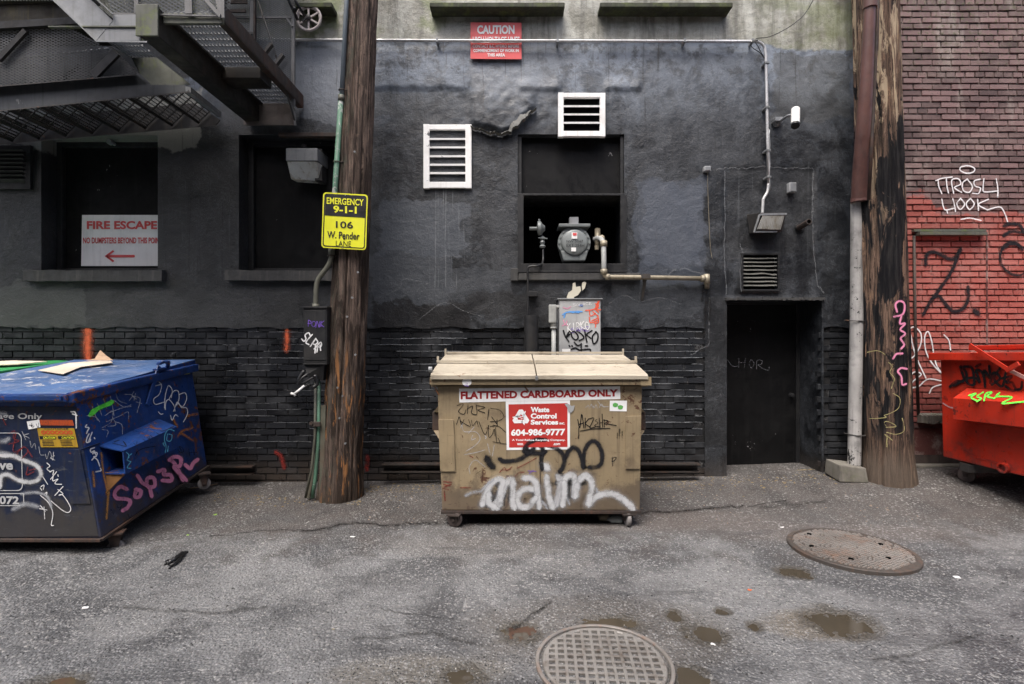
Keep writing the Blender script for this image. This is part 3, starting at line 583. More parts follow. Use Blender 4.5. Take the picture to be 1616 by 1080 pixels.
# meter alcove: blind board above, open steel-framed box below
h = holes[2]; al = bbp(MB().box(h[0]+.002, h[1]-.002, 6.42, 6.44, WZ(306), h[3]-.002), 'meter_alcove', M['black_board'])
mb = MB()
mb.box(h[0], h[1], 6.285, 6.92, WZ(309), WZ(306), .002)
mb.box(WX(817), WX(826), 6.27, 6.31, WZ(427), WZ(309.3)); mb.box(WX(978.5), WX(988), 6.27, 6.31, WZ(427), WZ(309.3))
mb.box(WX(817), WX(988), 6.25, 6.33, WZ(431), WZ(427.3), .002); mb.box(WX(822), WX(986), 6.262, 6.9, WZ(427), WZ(417), .003)
mb.box(h[0]+.004, WX(823), 6.33, 6.42, WZ(305.7), h[3]-.01); mb.box(WX(980), h[1]-.004, 6.33, 6.42, WZ(305.7), h[3]-.01)
mb.build('steel_frame', M['black_metal'], al)
mb = MB(); mb.box(h[0]+.01, h[1]-.01, 6.86, 6.90, WZ(416.7), WZ(309.3)); mb.build('back_panel', M['void'], al)
mb = MB(); mb.box(WX(806), WX(817.5), 6.26, 6.33, WZ(444), WZ(424), .01); mb.box(WX(818), WX(1010), 6.255, 6.33, WZ(443), WZ(431.5), .01); mb.build('sill', M['sill'], al)
# door
h = holes[3]; dr = MB().box(h[0]+.002, h[1]-.05, 6.80, 6.84, WZ(738, 6.8), h[3]-.03, .004).build('door', M['black_board'], bb)
mb = MB(); mb.box(h[0], h[1], 6.79, 6.85, h[3]-.029, h[3]-.001); mb.box(h[1]-.049, h[1]-.001, 6.78, 6.85, 0, h[3]-.03); mb.build('door_frame', M['black_metal'], dr)
mb = MB(); mb.lathe((h[1]-.11, 6.80, 1.0), (0,-1,0), [(0,.028),(.01,.028),(.012,.012),(.04,.012),(.045,.026),(.06,.024),(.065,.002)], 16); soften(mb.build('handle', M['black_metal'], dr))
mb = MB(); mb.box(h[0], h[1], 6.28, 6.85, -.2, WZ(738, 6.8)-.002, .01); mb.build('threshold', M['concrete'], dr)
DP = Plane((0, 6.80, 0), n=(0,-1,0))
strokes('graffiti', [[(1148,568),(1156,578),(1164,578)],[(1166,566),(1166,580)],[(1176,566),(1175,580)],[(1166,573),(1176,572)],[(1182,572),(1186,568),(1190,574),(1186,581),(1182,575)],[(1194,582),(1195,569),(1203,570),(1200,576),(1196,576),(1206,583),(1213,584),(1214,579)]], DP, 1.3, SP['fade'], dr)
mb = MB()
for i in range(40):
    x = h[0]+(h[1]-h[0])*i/39; mb.box(x-.021, x+.021, 6.262+random.uniform(-.006,.006), 6.31, h[3]+random.uniform(-.014,-.002), h[3]+.016+random.uniform(-.006,.01))
bbp(mb, 'door_head_trim', M['sill'])
# high ledges of the storey above
for a, b in ((462,528),(680,890),(945,1151)): bbp(MB().box(WX(a,6.2), WX(b,6.2), 6.10, 6.33, WZ(11,6.1), WZ(4,6.1), .006), 'ledge', M['ledge'])
# raised plaster lines of the filled opening over the door, torn lip of the loose render
strokes('plaster_seam', [jag(c_, 2) for c_ in [[(1130,268),(1144,265),(1170,266),(1210,263),(1240,265),(1283,266)],[(1143,268),(1144,330),(1143,400),(1146,465)],[(1284,268),(1282,330),(1284,400),(1290,450),(1300,462)],[(1283,303),(1283,340)],[(1168,385),(1172,400),(1168,430),(1170,460)],[(1050,440),(1060,428),(1080,424),(1112,432)],[(1090,560),(1118,545),(1120,470)]]], Plane((0,6.285,0), n=(0,-1,0)), 2.2, SP['seam'], wall, off=.004)
strokes('plaster_seam', [[(960,480),(985,466),(1008,476),(1010,462),(1032,458)],[(845,500),(870,492),(885,484)],[(660,505),(700,478),(730,490),(760,500)],[(1008,478),(1040,470),(1075,480)],[(590,345),(640,350),(700,340)],[(600,470),(630,455),(640,440),(690,452)]], Plane((0,6.285,0), n=(0,-1,0)), 1.4, SP['seam'], wall, off=.004)
mb = MB(); rnd = random.Random(3); tp = [(742,198),(752,202),(762,203),(770,208),(780,207),(790,211),(800,206),(806,207),(812,199),(818,198),(824,188),(831,184),(836,176),(847,170)]; cu = catmull(tp, 5); prev = None
for i, p in enumerate(cu):
    k = math.sin(math.pi*i/(len(cu)-1))**.5; a = Plane((0,6.205,0), n=(0,-1,0))(p.x, p.y+rnd.uniform(-1.4,1.4)); t_ = (cu[min(i+1,len(cu)-1)]-cu[max(i-1,0)]).normalized(); up_ = Vector((t_.y, 0, t_.x))
    b = a+Vector((-.03*k, .05, .012+.085*k*smooth01(.45,.7,i/len(cu))*(1-smooth01(.75,.98,i/len(cu))))); r = [mb.bm.verts.new(a), mb.bm.verts.new(b), mb.bm.verts.new(a+Vector((0,.09,.0)))]
    if prev: mb.bm.faces.new((prev[0], r[0], r[1], prev[1])); mb.bm.faces.new((prev[2], r[2], r[0], prev[0]))
    prev = r
mb.build('torn_plaster_lip', paint('torn plaster edge', (.16,.16,.15), grime=(.05,.05,.05), ga=.6, rough=.85, bst=.6), wall)
# patch where the paint has come off
n_ = N('bare cream patch'); M['cream'] = n_.fin((.55,.52,.42), .8)
mb = MB()
for poly in ([(894,470),(897,462),(903,458),(904,447),(908,446),(909,453),(916,452),(917,459),(912,466),(906,469),(905,474)], [(919,446),(923,444),(925,447),(923,455),(919,459),(918,452)]):
    mb.face([Plane((0,6.272,0), n=(0,-1,0))(x, y) for x, y in poly])
mb.build('bare_patch', M['cream'], wall)

def bricks(name, x0, x1, z0, z1, yf, ch, bl, mat, root, seed, skip=lambda x, z: False, gap=.010, wob=.004, hd=True):
    rnd = random.Random(seed); bm = bmesh.new(); lay = bm.faces.layers.float.new('rnd'); z = z1; row = 0; base = root_loc(root)
    while z-ch > z0-1e-6:
        hdr = hd and (row % 6 == 5); L = bl*.5 if hdr else bl; x = x0-(row % 2)*L*.5-rnd.random()*.012
        while x < x1:
            l = L*rnd.uniform(.985, 1.015); a, b = max(x, x0)+gap*.4, min(x+l, x1)-gap*.4
            if b-a > .02 and not skip((a+b)/2, z-ch/2):
                c0, c1 = z-ch+gap*.55+rnd.uniform(-1,1)*.0015, z-gap*.45+rnd.uniform(-1,1)*.0015; yy = yf+rnd.uniform(-1,1)*wob; e = .004; q = rnd.uniform(-.0018,.0018)
                v = [bm.verts.new(Vector(p)-base) for p in ((a,yf+.03,c0),(b,yf+.03,c0),(b,yf+.03,c1),(a,yf+.03,c1),(a+e,yy,c0+e+q),(b-e,yy,c0+e-q),(b-e,yy+.001,c1-e-q),(a+e,yy+.001,c1-e+q))]
                for f in ((4,5,6,7),(0,1,5,4),(1,2,6,5),(2,3,7,6),(3,0,4,7)):
                    f_ = bm.faces.new([v[k] for k in f]); f_[lay] = 0
                r = rnd.random()
                for f_ in list(bm.faces)[-5:] if False else []: pass
                for k in range(4, 8):
                    for f_ in v[k].link_faces: f_[lay] = r
            x += l
        z -= ch; row += 1
    me = bpy.data.meshes.new(name); bm.to_mesh(me); bm.free(); me.materials.append(mat)
    ob = bpy.data.objects.new(name, me); C.objects.link(ob); ob.parent = root; return ob
skb = lambda x, z: WX(1112) < x < WX(1299)
br1 = bricks('brick_base', XL, XR-.01, -.1, WZ(514), 6.318, .0775, .245, M['brick_black'], bb, 1, skb, .009, .0022, False)
bbp(MB().box(XL, WX(1113), 6.330, 6.40, -.2, WZ(512)), 'mortar_bed', M['mortar_black'])
bbp(MB().box(WX(1298.5), XR, 6.330, 6.40, -.2, WZ(512)), 'mortar_bed', M['mortar_black'])
bbp(MB().box(XL, WX(1147), 6.96, 7.0, -.2, 7.6), 'inner_wall', M['void'])
BP = Plane((0, 6.312, 0), n=(0,-1,0))
# spray paint and light mortar lines on the brick
strokes('paint_mark', [[(139,519),(138,545),(139,567)]], BP, 15, SP['orange'], br1); strokes('paint_mark', [[(453,522),(452,550)]], BP, 9, SP['orange'], br1)
strokes('paint_mark', [[(436,714),(444,722),(448,738)],[(580,722),(579,740)]], BP, 9, SP['dullred'], br1)
rnd = random.Random(11); st = []
for i in range(150):
    x = rnd.choice([rnd.uniform(950,1105), rnd.uniform(575,700), rnd.uniform(330,560), rnd.uniform(960,1110)]); y = WZ(514)-.0775*rnd.randint(1, 19)+.002; py = HY-(y-CZ)*F/6.318
    L = rnd.uniform(15, 90); x1_ = min(x+L, 1108); st.append([(x, py), ((x+x1_)/2, py+rnd.uniform(-.6,.6)), (x1_, py+rnd.uniform(-.5,.5))])
strokes('pale_mortar_line', st, BP, 1.15, SP['efflor'], br1)
# tall louvre at the far left
lv = bbp(MB().box(WX(-40), WX(52), 6.265, 6.31, WZ(300), WZ(231), .004), 'wall_louvre', M['black_metal'])
mb = MB()
for i in range(8):
    z = WZ(240+i*6.6); mb.slab([(WX(-38),6.262,z-.03),(WX(45),6.262,z-.03),(WX(45),6.225,z),(WX(-38),6.225,z)], (0,.0,.006))
mb.build('slat', M['black_metal'], lv)

# ---------- building on the other side of the alley, behind the camera ----------
ob_ = thing('brick_building', 'plain dark brick building on the near side of the alley behind the viewer', 'building', (0, -2.6, 0))
mb = MB(); mb.box(-16, 16, -3.2, -2.6, -.3, 8.5, .02); mb.build('wall', paint('dark far brick', (.10,.085,.075), ga=.5, rough=.9), ob_)
for i in range(6):
    x = -13+i*5; wn_ = MB().box(x-.7, x+.7, -2.62, -2.57, 1.6, 3.6, .01).build('window', M['black_board'], ob_); MB().box(x-.8, x+.8, -2.62, -2.48, 1.48, 1.595, .01).build('sill', M['sill'], wn_)

# ---------- red brick building ----------
rb = thing('red_brick_building', 'raw brown brick building at the right, painted red on its lower part', 'building', (6, 6.45, 0))
X2 = 8.5
def skr(x, z): return z < .62
rw = bricks('brick_wall', XR+.004, X2, .6, 7.6, 6.45, .0742, .235, M['brick_red'], rb, 5, skr, gap=.012, wob=.006)
MB().box(XR+.004, X2, 6.466, 6.6, .3, 7.6).build('mortar_bed', M['mortar_red'], rb)
MB().box(XR+.004, X2, 6.47, 6.60, -.1, .64, .01).build('stone_base', paint('dirty stone base', (.06,.045,.04), grime=(.02,.018,.016), ga=.6, rough=.85, bst=.6), rb)
MB().box(XR+.004, X2, 6.36, 6.469, -.05, ground_wall(4.8)+.035, .02).build('footing', M['concrete'], rb)
mb = MB(); mb.box(WX(1448,6.4), WX(1554,6.4), 6.36, 6.46, WZ(371,6.36), WZ(366,6.36), .003); mb.box(WX(1443,6.4), WX(1557,6.4), 6.40, 6.46, WZ(365.7,6.4), WZ(362,6.4), .002); mb.build('window_lintel', M['steel_moss'], rb)
mb = MB(); mb.tube([(WX(1444,6.42),6.435,WZ(372,6.43)),(WX(1446,6.42),6.435,WZ(520,6.43)),(WX(1451,6.42),6.435,WZ(655,6.43))], .016, 8); mb.build('rusty_pipe', M['steel_rust'], rb)
mb = MB(); mb.box(WX(1557,6.44), WX(1559,6.44), 6.44, 6.46, WZ(545,6.44), WZ(372,6.44)); mb.build('wall_joint', M['mortar_red'], rb)
mb = MB()
for i in range(9): x = WX(1452+i*5,6.4); mb.hexa([(x,6.38,.72+random.uniform(-.03,.02)),(x+.05,6.38,.72+random.uniform(-.03,.02)),(x+.05,6.46,.7),(x,6.46,.7),(x,6.38,.80),(x+.05,6.38,.80+random.uniform(-.02,.02)),(x+.05,6.46,.82),(x,6.46,.82)])
mb.build('broken_ledge', M['concrete'], rb)
RP = Plane((0, 6.443, 0), n=(0,-1,0)); a8 = dict(org=(1076,380), sc=2.7); a7 = dict(org=(1076,0), sc=2.7)
strokes('graffiti', [[(1040,100),(1042,65),(1065,48),(1100,58),(1140,78),(1165,70),(1185,42)],[(1185,40),(1150,130),(1100,205),(1060,260),(1030,312)],[(1068,245),(1095,238),(1125,270),(1155,300),(1195,292),(1220,250),(1220,200)]], RP, 6.5, SP['softblack'], rb, **a8)
strokes('graffiti', [[(1252,302),(1258,308)]], RP, 11, SP['softblack'], rb, **a8)
strokes('graffiti', [[(1452,30),(1420,8),(1380,15),(1358,55),(1362,100),(1395,138),(1440,148),(1470,130)]], RP, 4.5, SP['softblack'], rb, **a8)
strokes('graffiti', [[(1376,962),(1400,955),(1440,960),(1456,990)],[(1374,1004),(1395,990),(1420,985),(1440,990)],[(1365,1062),(1390,1045),(1425,1040),(1450,1062)]], RP, 6, SP['softblack'], rb, **a7)
hs = [[(1083,770),(1110,760),(1152,755)],[(1092,768),(1095,795),(1108,825)],[(1127,762),(1130,795),(1136,822)],[(1158,824),(1150,770),(1178,762),(1188,785),(1162,800),(1192,820)],[(1216,763),(1196,782),(1200,812),(1224,820),(1238,795),(1216,763)],[(1272,764),(1246,772),(1250,793),(1272,802),(1264,825),(1240,824)],
 [(1287,763),(1284,798),(1290,818),(1348,814)],[(1340,763),(1346,800),(1347,834)],[(1108,850),(1114,880),(1124,895),(1160,888)],[(1155,848),(1162,875),(1166,902)],[(1188,846),(1172,868),(1186,893),(1205,870),(1188,846)],[(1230,846),(1212,868),(1226,893),(1246,870),(1230,846)],[(1260,850),(1264,896)],[(1306,850),(1264,872),(1302,895)],[(1302,895),(1340,884),(1362,886),(1378,915),(1388,944)],[(1190,935),(1228,930),(1275,940)],
 [(1216,706),(1190,712),(1186,726),(1210,738),(1240,735),(1248,720),(1232,709),(1214,707)],[(1130,898),(1132,908)],[(1345,832),(1346,840)]]
strokes('graffiti', hs, RP, 2.3, SP['white'], rb, **a7)
strokes('graffiti', [[(958,500),(955,430),(965,385),(990,368),(1018,395),(1018,440),(995,485),(975,500),(962,470)],[(975,400),(985,450),(1005,510),(1040,585)],[(1100,560),(1065,520),(1040,470),(1035,410),(1050,388),(1065,430),(1075,490),(1090,540),(1130,590)],[(1118,402),(1138,425),(1145,465)],[(965,590),(990,560),(1020,570),(985,600),(975,625),(1010,620),(1050,590),(1120,600)],[(1055,650),(1070,625),(1110,612)]], RP, 2.4, SP['white'], rb, **a8)
# ---------- utility poles ----------
def pole(name, label, cx, cy, r0, topx, topy, r1, H, mat, seed, grooves, ridge=.03):
    bm = bmesh.new(); nseg, nz = 110, 190; rings = []
    for j in range(nz+1):
        t = j/nz; z = -.15+(H+.15)*t; r = r0+(r1-r0)*t; r += (.03*(1-smooth01(0, .5, z)))
        x = (topx-cx)*t; y = (topy-cy)*t; ring = []
        for i in range(nseg):
            a = 2*math.pi*i/nseg; v = Vector((math.cos(a)*2.2+seed, math.sin(a)*2.2, z*.16))
            g = noise.fractal(v*2.4, .8, 2.2, 4); deep = max(0, noise.noise(Vector((math.cos(a)*7+seed, math.sin(a)*7, z*.35)))-.18)
            k = ridge*.25*g-grooves*deep+.006*noise.noise(Vector((math.cos(a)*6, math.sin(a)*6, z*5+seed)))
            ring.append(bm.verts.new((x+(r+k)*math.cos(a), y+(r+k)*math.sin(a), z)))
        rings.append(ring)
    for a, b in zip(rings, rings[1:]):
        for i in range(nseg): bm.faces.new((a[i], a[(i+1)%nseg], b[(i+1)%nseg], b[i])).smooth = True
    bm.faces.new(rings[-1]); me = bpy.data.meshes.new(name); bm.to_mesh(me); bm.free(); me.materials.append(mat)
    root = thing(name, label, 'utility pole', (cx, cy, 0)); ob = bpy.data.objects.new('pole_shaft', me); C.objects.link(ob); ob.parent = root; return root
zt = 6.6
def at_z(pxb, pyb, pxt, D, z):        # centre of a leaning pole at height z
    py = HY-(z-CZ)*F/D; px = pxb+(pxt-pxb)*(pyb-py)/pyb; return (px-CX)*D/F
lp = pole('utility_pole', 'weathered brown wooden utility pole carrying the yellow emergency sign', at_z(536,785,573,5.74,0), 5.74, .222, at_z(536,785,573,5.74,zt), 5.74, .138, zt, M['pole_left'], 1.0, .10)
rp = pole('utility_pole', 'thick charred wooden utility pole beside the downspout, pink scrawl on its side', at_z(1403,760,1381,6.0,.08), 6.0, .245, at_z(1403,760,1381,6.0,zt), 6.0, .222, zt, M['pole_right'], 5.3, .07)
mb = MB()
for px, py in ((560,240),(533,612),(541,625),(548,500),(561,560),(545,700),(536,660),(565,430),(556,470)): mb.lathe(P(px,py,5.53)+Vector((0,.03,0)), (0,-1,0), [(0,.006),(.035,.006),(.037,.012),(.042,.011)], 8)
mb.build('nail', M['steel_grey'], lp)
class CylMap:                          # pixel -> front surface of a pole
    n = Vector((0,-1,0))
    def __init__(s, fx, cy, r): s.fx, s.cy, s.r = fx, cy, r
    def __call__(s, px, py, off=0):
        R_ = s.r+off+.012; y = s.cy-R_
        for _ in range(6):
            x = (px-CX)*y/F; z = CZ+(HY-py)*y/F; dx = max(-R_*.97, min(R_*.97, x-s.fx(z))); y = s.cy-math.sqrt(R_*R_-dx*dx)
        return Vector((s.fx(z)+dx, y, z))
c8 = dict(org=(1320,440), sc=3.176)
RC = CylMap(lambda z: at_z(1403,760,1381,6.0,z), 6.0, .243)
strokes('graffiti', [[(303,165),(296,130),(315,112),(338,122),(342,150),(330,180),(290,190)],[(325,190),(318,225),(345,225),(320,255),(345,275),(322,300),(340,330),(325,350)],[(285,400),(300,378),(330,375)],[(352,452),(325,448),(308,465),(325,490),(330,530),(348,528)]], RC, 3.6, SP['pink'], rp, m=5, **c8)
strokes('graffiti', [[(262,420),(280,440),(268,470),(290,500),(275,550)],[(165,700),(210,685),(255,680),(310,650),(318,600),(285,575)],[(205,735),(250,715),(300,740),(250,745)],[(208,830),(210,785),(240,780),(280,810)],[(150,370),(175,360),(200,380)],[(250,770),(300,780),(340,760),(330,700)]], RC, 1.8, SP['yellow'], rp, m=5, **c8)

# ---------- sign on the pole ----------
S = thing('street_sign', 'yellow and black emergency address sign nailed to the brown pole', 'sign', P(543,396,5.47))
SPn = Plane(P(510,303,5.47), P(580,307,5.47), P(577,396,5.475))
def rounded(x0, y0, x1, y1, r, tl=(0,0), shear=(0,0)):
    pts = []
    for cx, cy, a0 in ((x1-r,y0+r,-90),(x1-r,y1-r,0),(x0+r,y1-r,90),(x0+r,y0+r,180)):
        for k in range(5):
            a = math.radians(a0+90*k/4); x, y = cx+r*math.cos(a), cy+r*math.sin(a); pts.append((x+shear[0]*(y-y0)/(y1-y0), y+shear[1]*(x-x0)/(x1-x0)))
    return pts
sh = (-3, 4)
mb = MB(); mb.prism([SPn(x, y) for x, y in rounded(510,303.5,580.5,391,5,shear=sh)], (0,.004,0)); mb.build('sign_plate', M['sign_yellow'], S)
mb = MB()
o_ = rounded(512.0,305.5,578.6,389,4,shear=sh); i_ = rounded(513.6,307.1,577,387.4,3,shear=sh)
vo_ = [mb.bm.verts.new(SPn(x, y, .002)) for x, y in o_]; vi_ = [mb.bm.verts.new(SPn(x, y, .002)) for x, y in i_]
for k in range(len(vo_)): mb.bm.faces.new((vo_[k], vo_[(k+1)%len(vo_)], vi_[(k+1)%len(vo_)], vi_[k]))
mb.face([SPn(x, y, .0025) for x, y in ((513.6,307.3),(577.2,310.8),(576.2,343.8),(512.7,340.2))])
text_mb(mb, '106', R4(530,349,557,360,1), SPn, .015); text_mb(mb, 'W. Pender', R4(516.5,364.5,567.5,376,3,-.3), SPn, .02); text_mb(mb, 'LANE', R4(530,380,554,388.5,1.2), SPn, .0)
mb.prism([SPn(543+1.3*math.cos(a), 377.7+1.3*math.sin(a), .003) for a in [k*math.pi/4 for k in range(8)]], (0,-.001,0))
mb.build('lettering', M['print_black'], S)
mb = MB(); text_mb(mb, 'EMERGENCY', R4(515.5,311.5,574,322,3.2), SPn, .02, off=.006); text_mb(mb, '9-1-1', R4(526,324.5,563,336,1.8), SPn, .035, off=.006); mb.build('lettering', M['sign_yellow'], S)
mb = MB(); [mb.lathe(SPn(x, y, .001), (0,-1,0), [(0,.006),(.004,.006),(.006,.001)], 10) for x, y in ((545,308.5),(541,391))]; mb.build('bolt', M['steel_grey'], S)
MB().box(SPn(538,300).x, SPn(548,300).x, 5.474+.006, 5.60, SPn(0,385).z, SPn(0,312).z).build('mounting_bracket', M['steel_grey'], S)

# ---------- conduits, disconnect box on the left pole ----------
def cpipe(name, label, cat, segs, base, group=None):
    t = thing(name, label, cat, base, group)
    for nm, pts, r, mat, curve in segs:
        mb = MB(); pp = catmull(pts, 5) if curve else pts; mb.tube(pp, r, 12); mb.build(nm, mat, t)
    return t
q = lambda x, y, D=5.6: P(x, y, D)
c1 = cpipe('conduit_riser', 'thin riser pipe on the brown pole, grey above and faded green below', 'conduit',
 [('upper_pipe', [q(551,-70), q(547,0), q(539,156)], .024, M['conduit_blue'], False), ('lower_pipe', [q(538.5,150), q(528,310), q(524,392)], .028, M['conduit_green'], False),
  ('bent_pipe', [q(524,390), q(522.5,408), q(517,421), q(503,440), q(499,455), q(498,487)], .026, M['conduit_olive'], True)], q(524,392))
mb = MB()
for x, y in ((540,143),(531,256),(522,404)):
    p = q(x, y); mb.tube([p+Vector((-.034,-.0,0)), p+Vector((-.02,-.034,0)), p+Vector((.02,-.034,0)), p+Vector((.034,0,0)), p+Vector((.11,.0,-.003))], .006, 6)
mb.build('pipe_strap', M['steel_rust'], c1)
mb = MB(); mb.tube([q(539,151), q(538.6,160)], .034, 14); mb.tube([q(498.2,480), q(498,488)], .036, 14); mb.tube([q(523.6,392), q(523,402)], .034, 14); mb.build('coupling', M['conduit_olive'], c1)
db = thing('disconnect_box', 'narrow black electrical box with white and purple tags beside the brown pole', 'electrical box', q(496,610))
mb = MB(); a, b = q(479,573,5.5), q(516,487,5.5); mb.box(a.x, b.x, 5.5, 5.66, a.z, b.z, .006); mb.build('box_body', M['black_metal'], db)
mb = MB(); mb.box(a.x-.006, b.x+.006, 5.488, 5.67, b.z+.001, b.z+.022, .003); mb.box(a.x+.012, b.x-.012, 5.492, 5.4995, a.z+.03, b.z-.02, .002); mb.box(a.x-.004, b.x+.004, 5.485, 5.66, a.z-.016, a.z-.001, .002); mb.build('box_lid', M['black_metal'], db)
BX = Plane((0, 5.490, 0), n=(0,-1,0))
mb = MB(); stroke_mb(mb, word('SlPR'.replace('l','L'), (485,524), (511,545), 15, 0, .12, 8)+[[(505,545),(506,553)],[(498,546),(497,557)]], BX, 2.4); mb.build('graffiti', SP['white'], db)
strokes('graffiti', word('PONK', (486,506), (513,508), 9, 0, .1, 5), BX, 1.4, SP['purple'], db)
mb = MB(); p0, p1, p2, p3 = q(480,575,5.52), q(512,575,5.52), q(510,601,5.56), q(484,592,5.50)
mb.slab([p0,p1,p2,p3], (0,.09,0), .004); mb.build('hinged_flap', M['black_metal'], db)
mb = MB()
mb.tube(catmull([q(480,585,5.5), q(472,600,5.47), q(478,612,5.46), q(490,606,5.48)]), .020, 8); mb.tube(catmull([q(486,590,5.48), q(476,598,5.44), q(474,606,5.45), q(484,602,5.45), q(494,596,5.46)]), .012, 8); mb.tube(catmull([q(497,592,5.5), q(500,606,5.5), q(494,612,5.48)]), .022, 8); mb.build('cable_tangle', M['rubbish_black'], db)
mb = MB(); mb.tube([q(480,609,5.44), q(472,616,5.40), q(464,622,5.38)], .012, 10); mb.tube([q(459,621,5.38), q(464,622,5.38), q(466,625,5.38)], .012, 8); mb.build('white_handle', M['plastic_white'], db)
c2 = cpipe('conduit_riser', 'pair of stained pipes rising from the asphalt to the narrow black box', 'conduit',
 [('pipe', [q(503,602), q(502,700), q(497,760), q(493,786)], .020, M['conduit_green'], False), ('pipe', [q(498,602,5.57), q(497,690,5.57), q(492,740,5.57), q(482,786,5.57)], .014, M['conduit_olive'], False)], q(494,788))
mb = MB(); mb.bar(q(511,640,5.6), q(508,786,5.6), .05, .03, (0,1,0)); mb.bar(q(500,716,5.64), q(486,786,5.64), .04, .025, (0,1,0)); mb.build('timber_strip', M['wood_guard'], c2)
mb = MB(); mb.box(q(493,0).x, q(508,0).x, 5.54, 5.57, q(0,672).z, q(0,665).z, .003); mb.lathe(q(492,668,5.56), (0,-1,0), [(0,.02),(.03,.02)], 10); mb.build('strap', M['steel_rust'], c2)

# ---------- downspout ----------
ds = thing('downspout', 'tall downspout with brown upper length and scuffed grey lower length on a concrete block', 'downspout', P(1350,735,6.08))
q6 = lambda x, y, D=6.05: P(x, y, D)
mb = MB(); mb.tube([q6(1375,-80,5.62), q6(1372,30,5.65), q6(1368,120,5.70), q6(1362,215,5.80), q6(1358,280,5.92), q6(1357,317,5.98)], [.054,.056,.062,.075,.084,.088], 20); soften(mb.build('upper_pipe', M['downspout_brown'], ds))
mb = MB(); mb.tube([q6(1373.5,-30,5.63), q6(1373,13,5.64)], .066, 18); mb.tube([q6(1357,312,5.98), q6(1357,319,5.98)], .093, 20); soften(mb.build('collar', M['downspout_brown'], ds))
mb = MB(); mb.tube([q6(1353,316), q6(1352,500), q6(1349.5,640), q6(1348,733)], .068, 20); soften(mb.build('lower_pipe', M['downspout_grey'], ds))
mb = MB(); mb.tube([q6(1387,-80,5.66), q6(1384,40,5.68), q6(1376,220,5.74), q6(1371,316,5.80)], .018, 10); mb.tube([q6(1365,318), q6(1365,730)], .013, 8); mb.build('side_pipe', M['steel_rust'], ds)
mb = MB()
for py in (507, 686):
    p = q6(1351, py); mb.tube([p+Vector((-.12,.03,.01)), p+Vector((-.08,-.03,.005)), p+Vector((-.04,-.073,0)), p+Vector((.04,-.073,0)), p+Vector((.09,-.03,-.005)), p+Vector((.17,0,-.01))], .007, 6)
mb.build('pipe_strap', M['steel_dark'], ds)
bl = MB(); a, b = P(1325,757,5.93), P(1366,735,5.93)
bl.hexa([(a.x,5.93,a.z-.03),(b.x+.02,5.90,a.z-.035),(b.x+.02,6.22,a.z),(a.x,6.22,a.z),(a.x+.01,5.94,a.z+.16),(b.x,5.92,a.z+.13),(b.x,6.21,a.z+.14),(a.x+.01,6.21,a.z+.17)], .012)
tag(bl.build('concrete_block', M['concrete'], base=(a.x+.15,6.05,a.z)), 'small rough concrete block under the grey downspout', 'concrete block')

# ---------- wall vents ----------
def vent(label, x0, y0, x1, y1, ns, fw, D=6.26):
    t = thing('wall_vent', label, 'vent', P((x0+x1)/2, y1, D), 'white louvred vents on the black wall'); X0, X1, Z0, Z1 = WX(x0,D), WX(x1,D), WZ(y1,D), WZ(y0,D); f = fw*D/F
    j = lambda: random.uniform(-.004,.004)
    mb = MB(); mb.box(X0, X0+f, D, D+.06, Z0+j(), Z1, .004); mb.box(X1-f+j(), X1, D+.001, D+.06, Z0, Z1+j(), .004); mb.box(X0+f-.002, X1-f+.002, D+.002, D+.06, Z1-f+.008, Z1-.004, .004); mb.box(X0+f-.002, X1-f+.002, D+.003, D+.06, Z0+.004, Z0+f*1.05, .004); mb.build('vent_frame', M['white_paint'], t)
    mb = MB(); a, b = Z0+f*1.05, Z1-f
    for i in range(ns):
        z = a+(b-a)*(i+1)/(ns+1)+j()*.5; mb.hexa([(X0+f-.003,D+.012,z-.010),(X1-f+.003,D+.012,z-.010),(X1-f+.003,D+.05,z+.012),(X0+f-.003,D+.05,z+.012),(X0+f-.003,D+.010,z+.012),(X1-f+.003,D+.010,z+.012),(X1-f+.003,D+.048,z+.026),(X0+f-.003,D+.048,z+.026)])
    mb.build('slat', M['white_paint'], t)
    MB().box(X0+f*.5, X1-f*.5, D+.052, D+.058, Z0+f*.5, Z1-f*.5).build('dark_opening', M['void'], t); return t
vent('taller white louvred vent with five slats beside the torn plaster', 668, 196, 744, 297, 5, 9.5)
vent('smaller white louvred vent with three slats above the meter opening', 881, 146, 955.5, 215.5, 3, 8.5, 6.22)
t = thing('wall_vent', 'black painted vent with bent slats above the dark doorway', 'vent', (WX(1199), 6.3, WZ(458)))
MB().box(WX(1172)+.001, WX(1226)-.001, 6.36, 6.375, WZ(457)+.001, WZ(403)-.001).build('dark_opening', M['void'], t)
mb = MB()
for i in range(8):
    z = WZ(451.5-i*6.1); bend = .012 if i == 3 else .003; n_ = 8; rows = []
    for k in range(n_+1):
        x = WX(1173)+(WX(1225)-WX(1173))*k/n_; dz = bend*math.sin(k*1.1+i)*(k/n_); rows.append([mb.bm.verts.new(v) for v in ((x,6.285,z+dz-.004),(x,6.285,z+dz+.007),(x,6.35,z+dz+.030),(x,6.35,z+dz+.024))])
    for a_, b_ in zip(rows, rows[1:]):
        for m_ in range(4): mb.bm.faces.new((a_[m_], b_[m_], b_[(m_+1)%4], a_[(m_+1)%4]))
mb.build('slat', paint('worn slat edges', (.20,.20,.18), grime=(.03,.03,.03), ga=.6), t)
mb = MB(); F_ = .03
for a_, b_, c_, d_ in ((1169,1172,400,460),(1226,1229,400,460),(1172,1226,400,403),(1172,1226,457,460)): mb.box(WX(a_), WX(b_), 6.275, 6.31, WZ(d_), WZ(c_), .003)
mb.build('vent_frame', M['black_metal'], t)

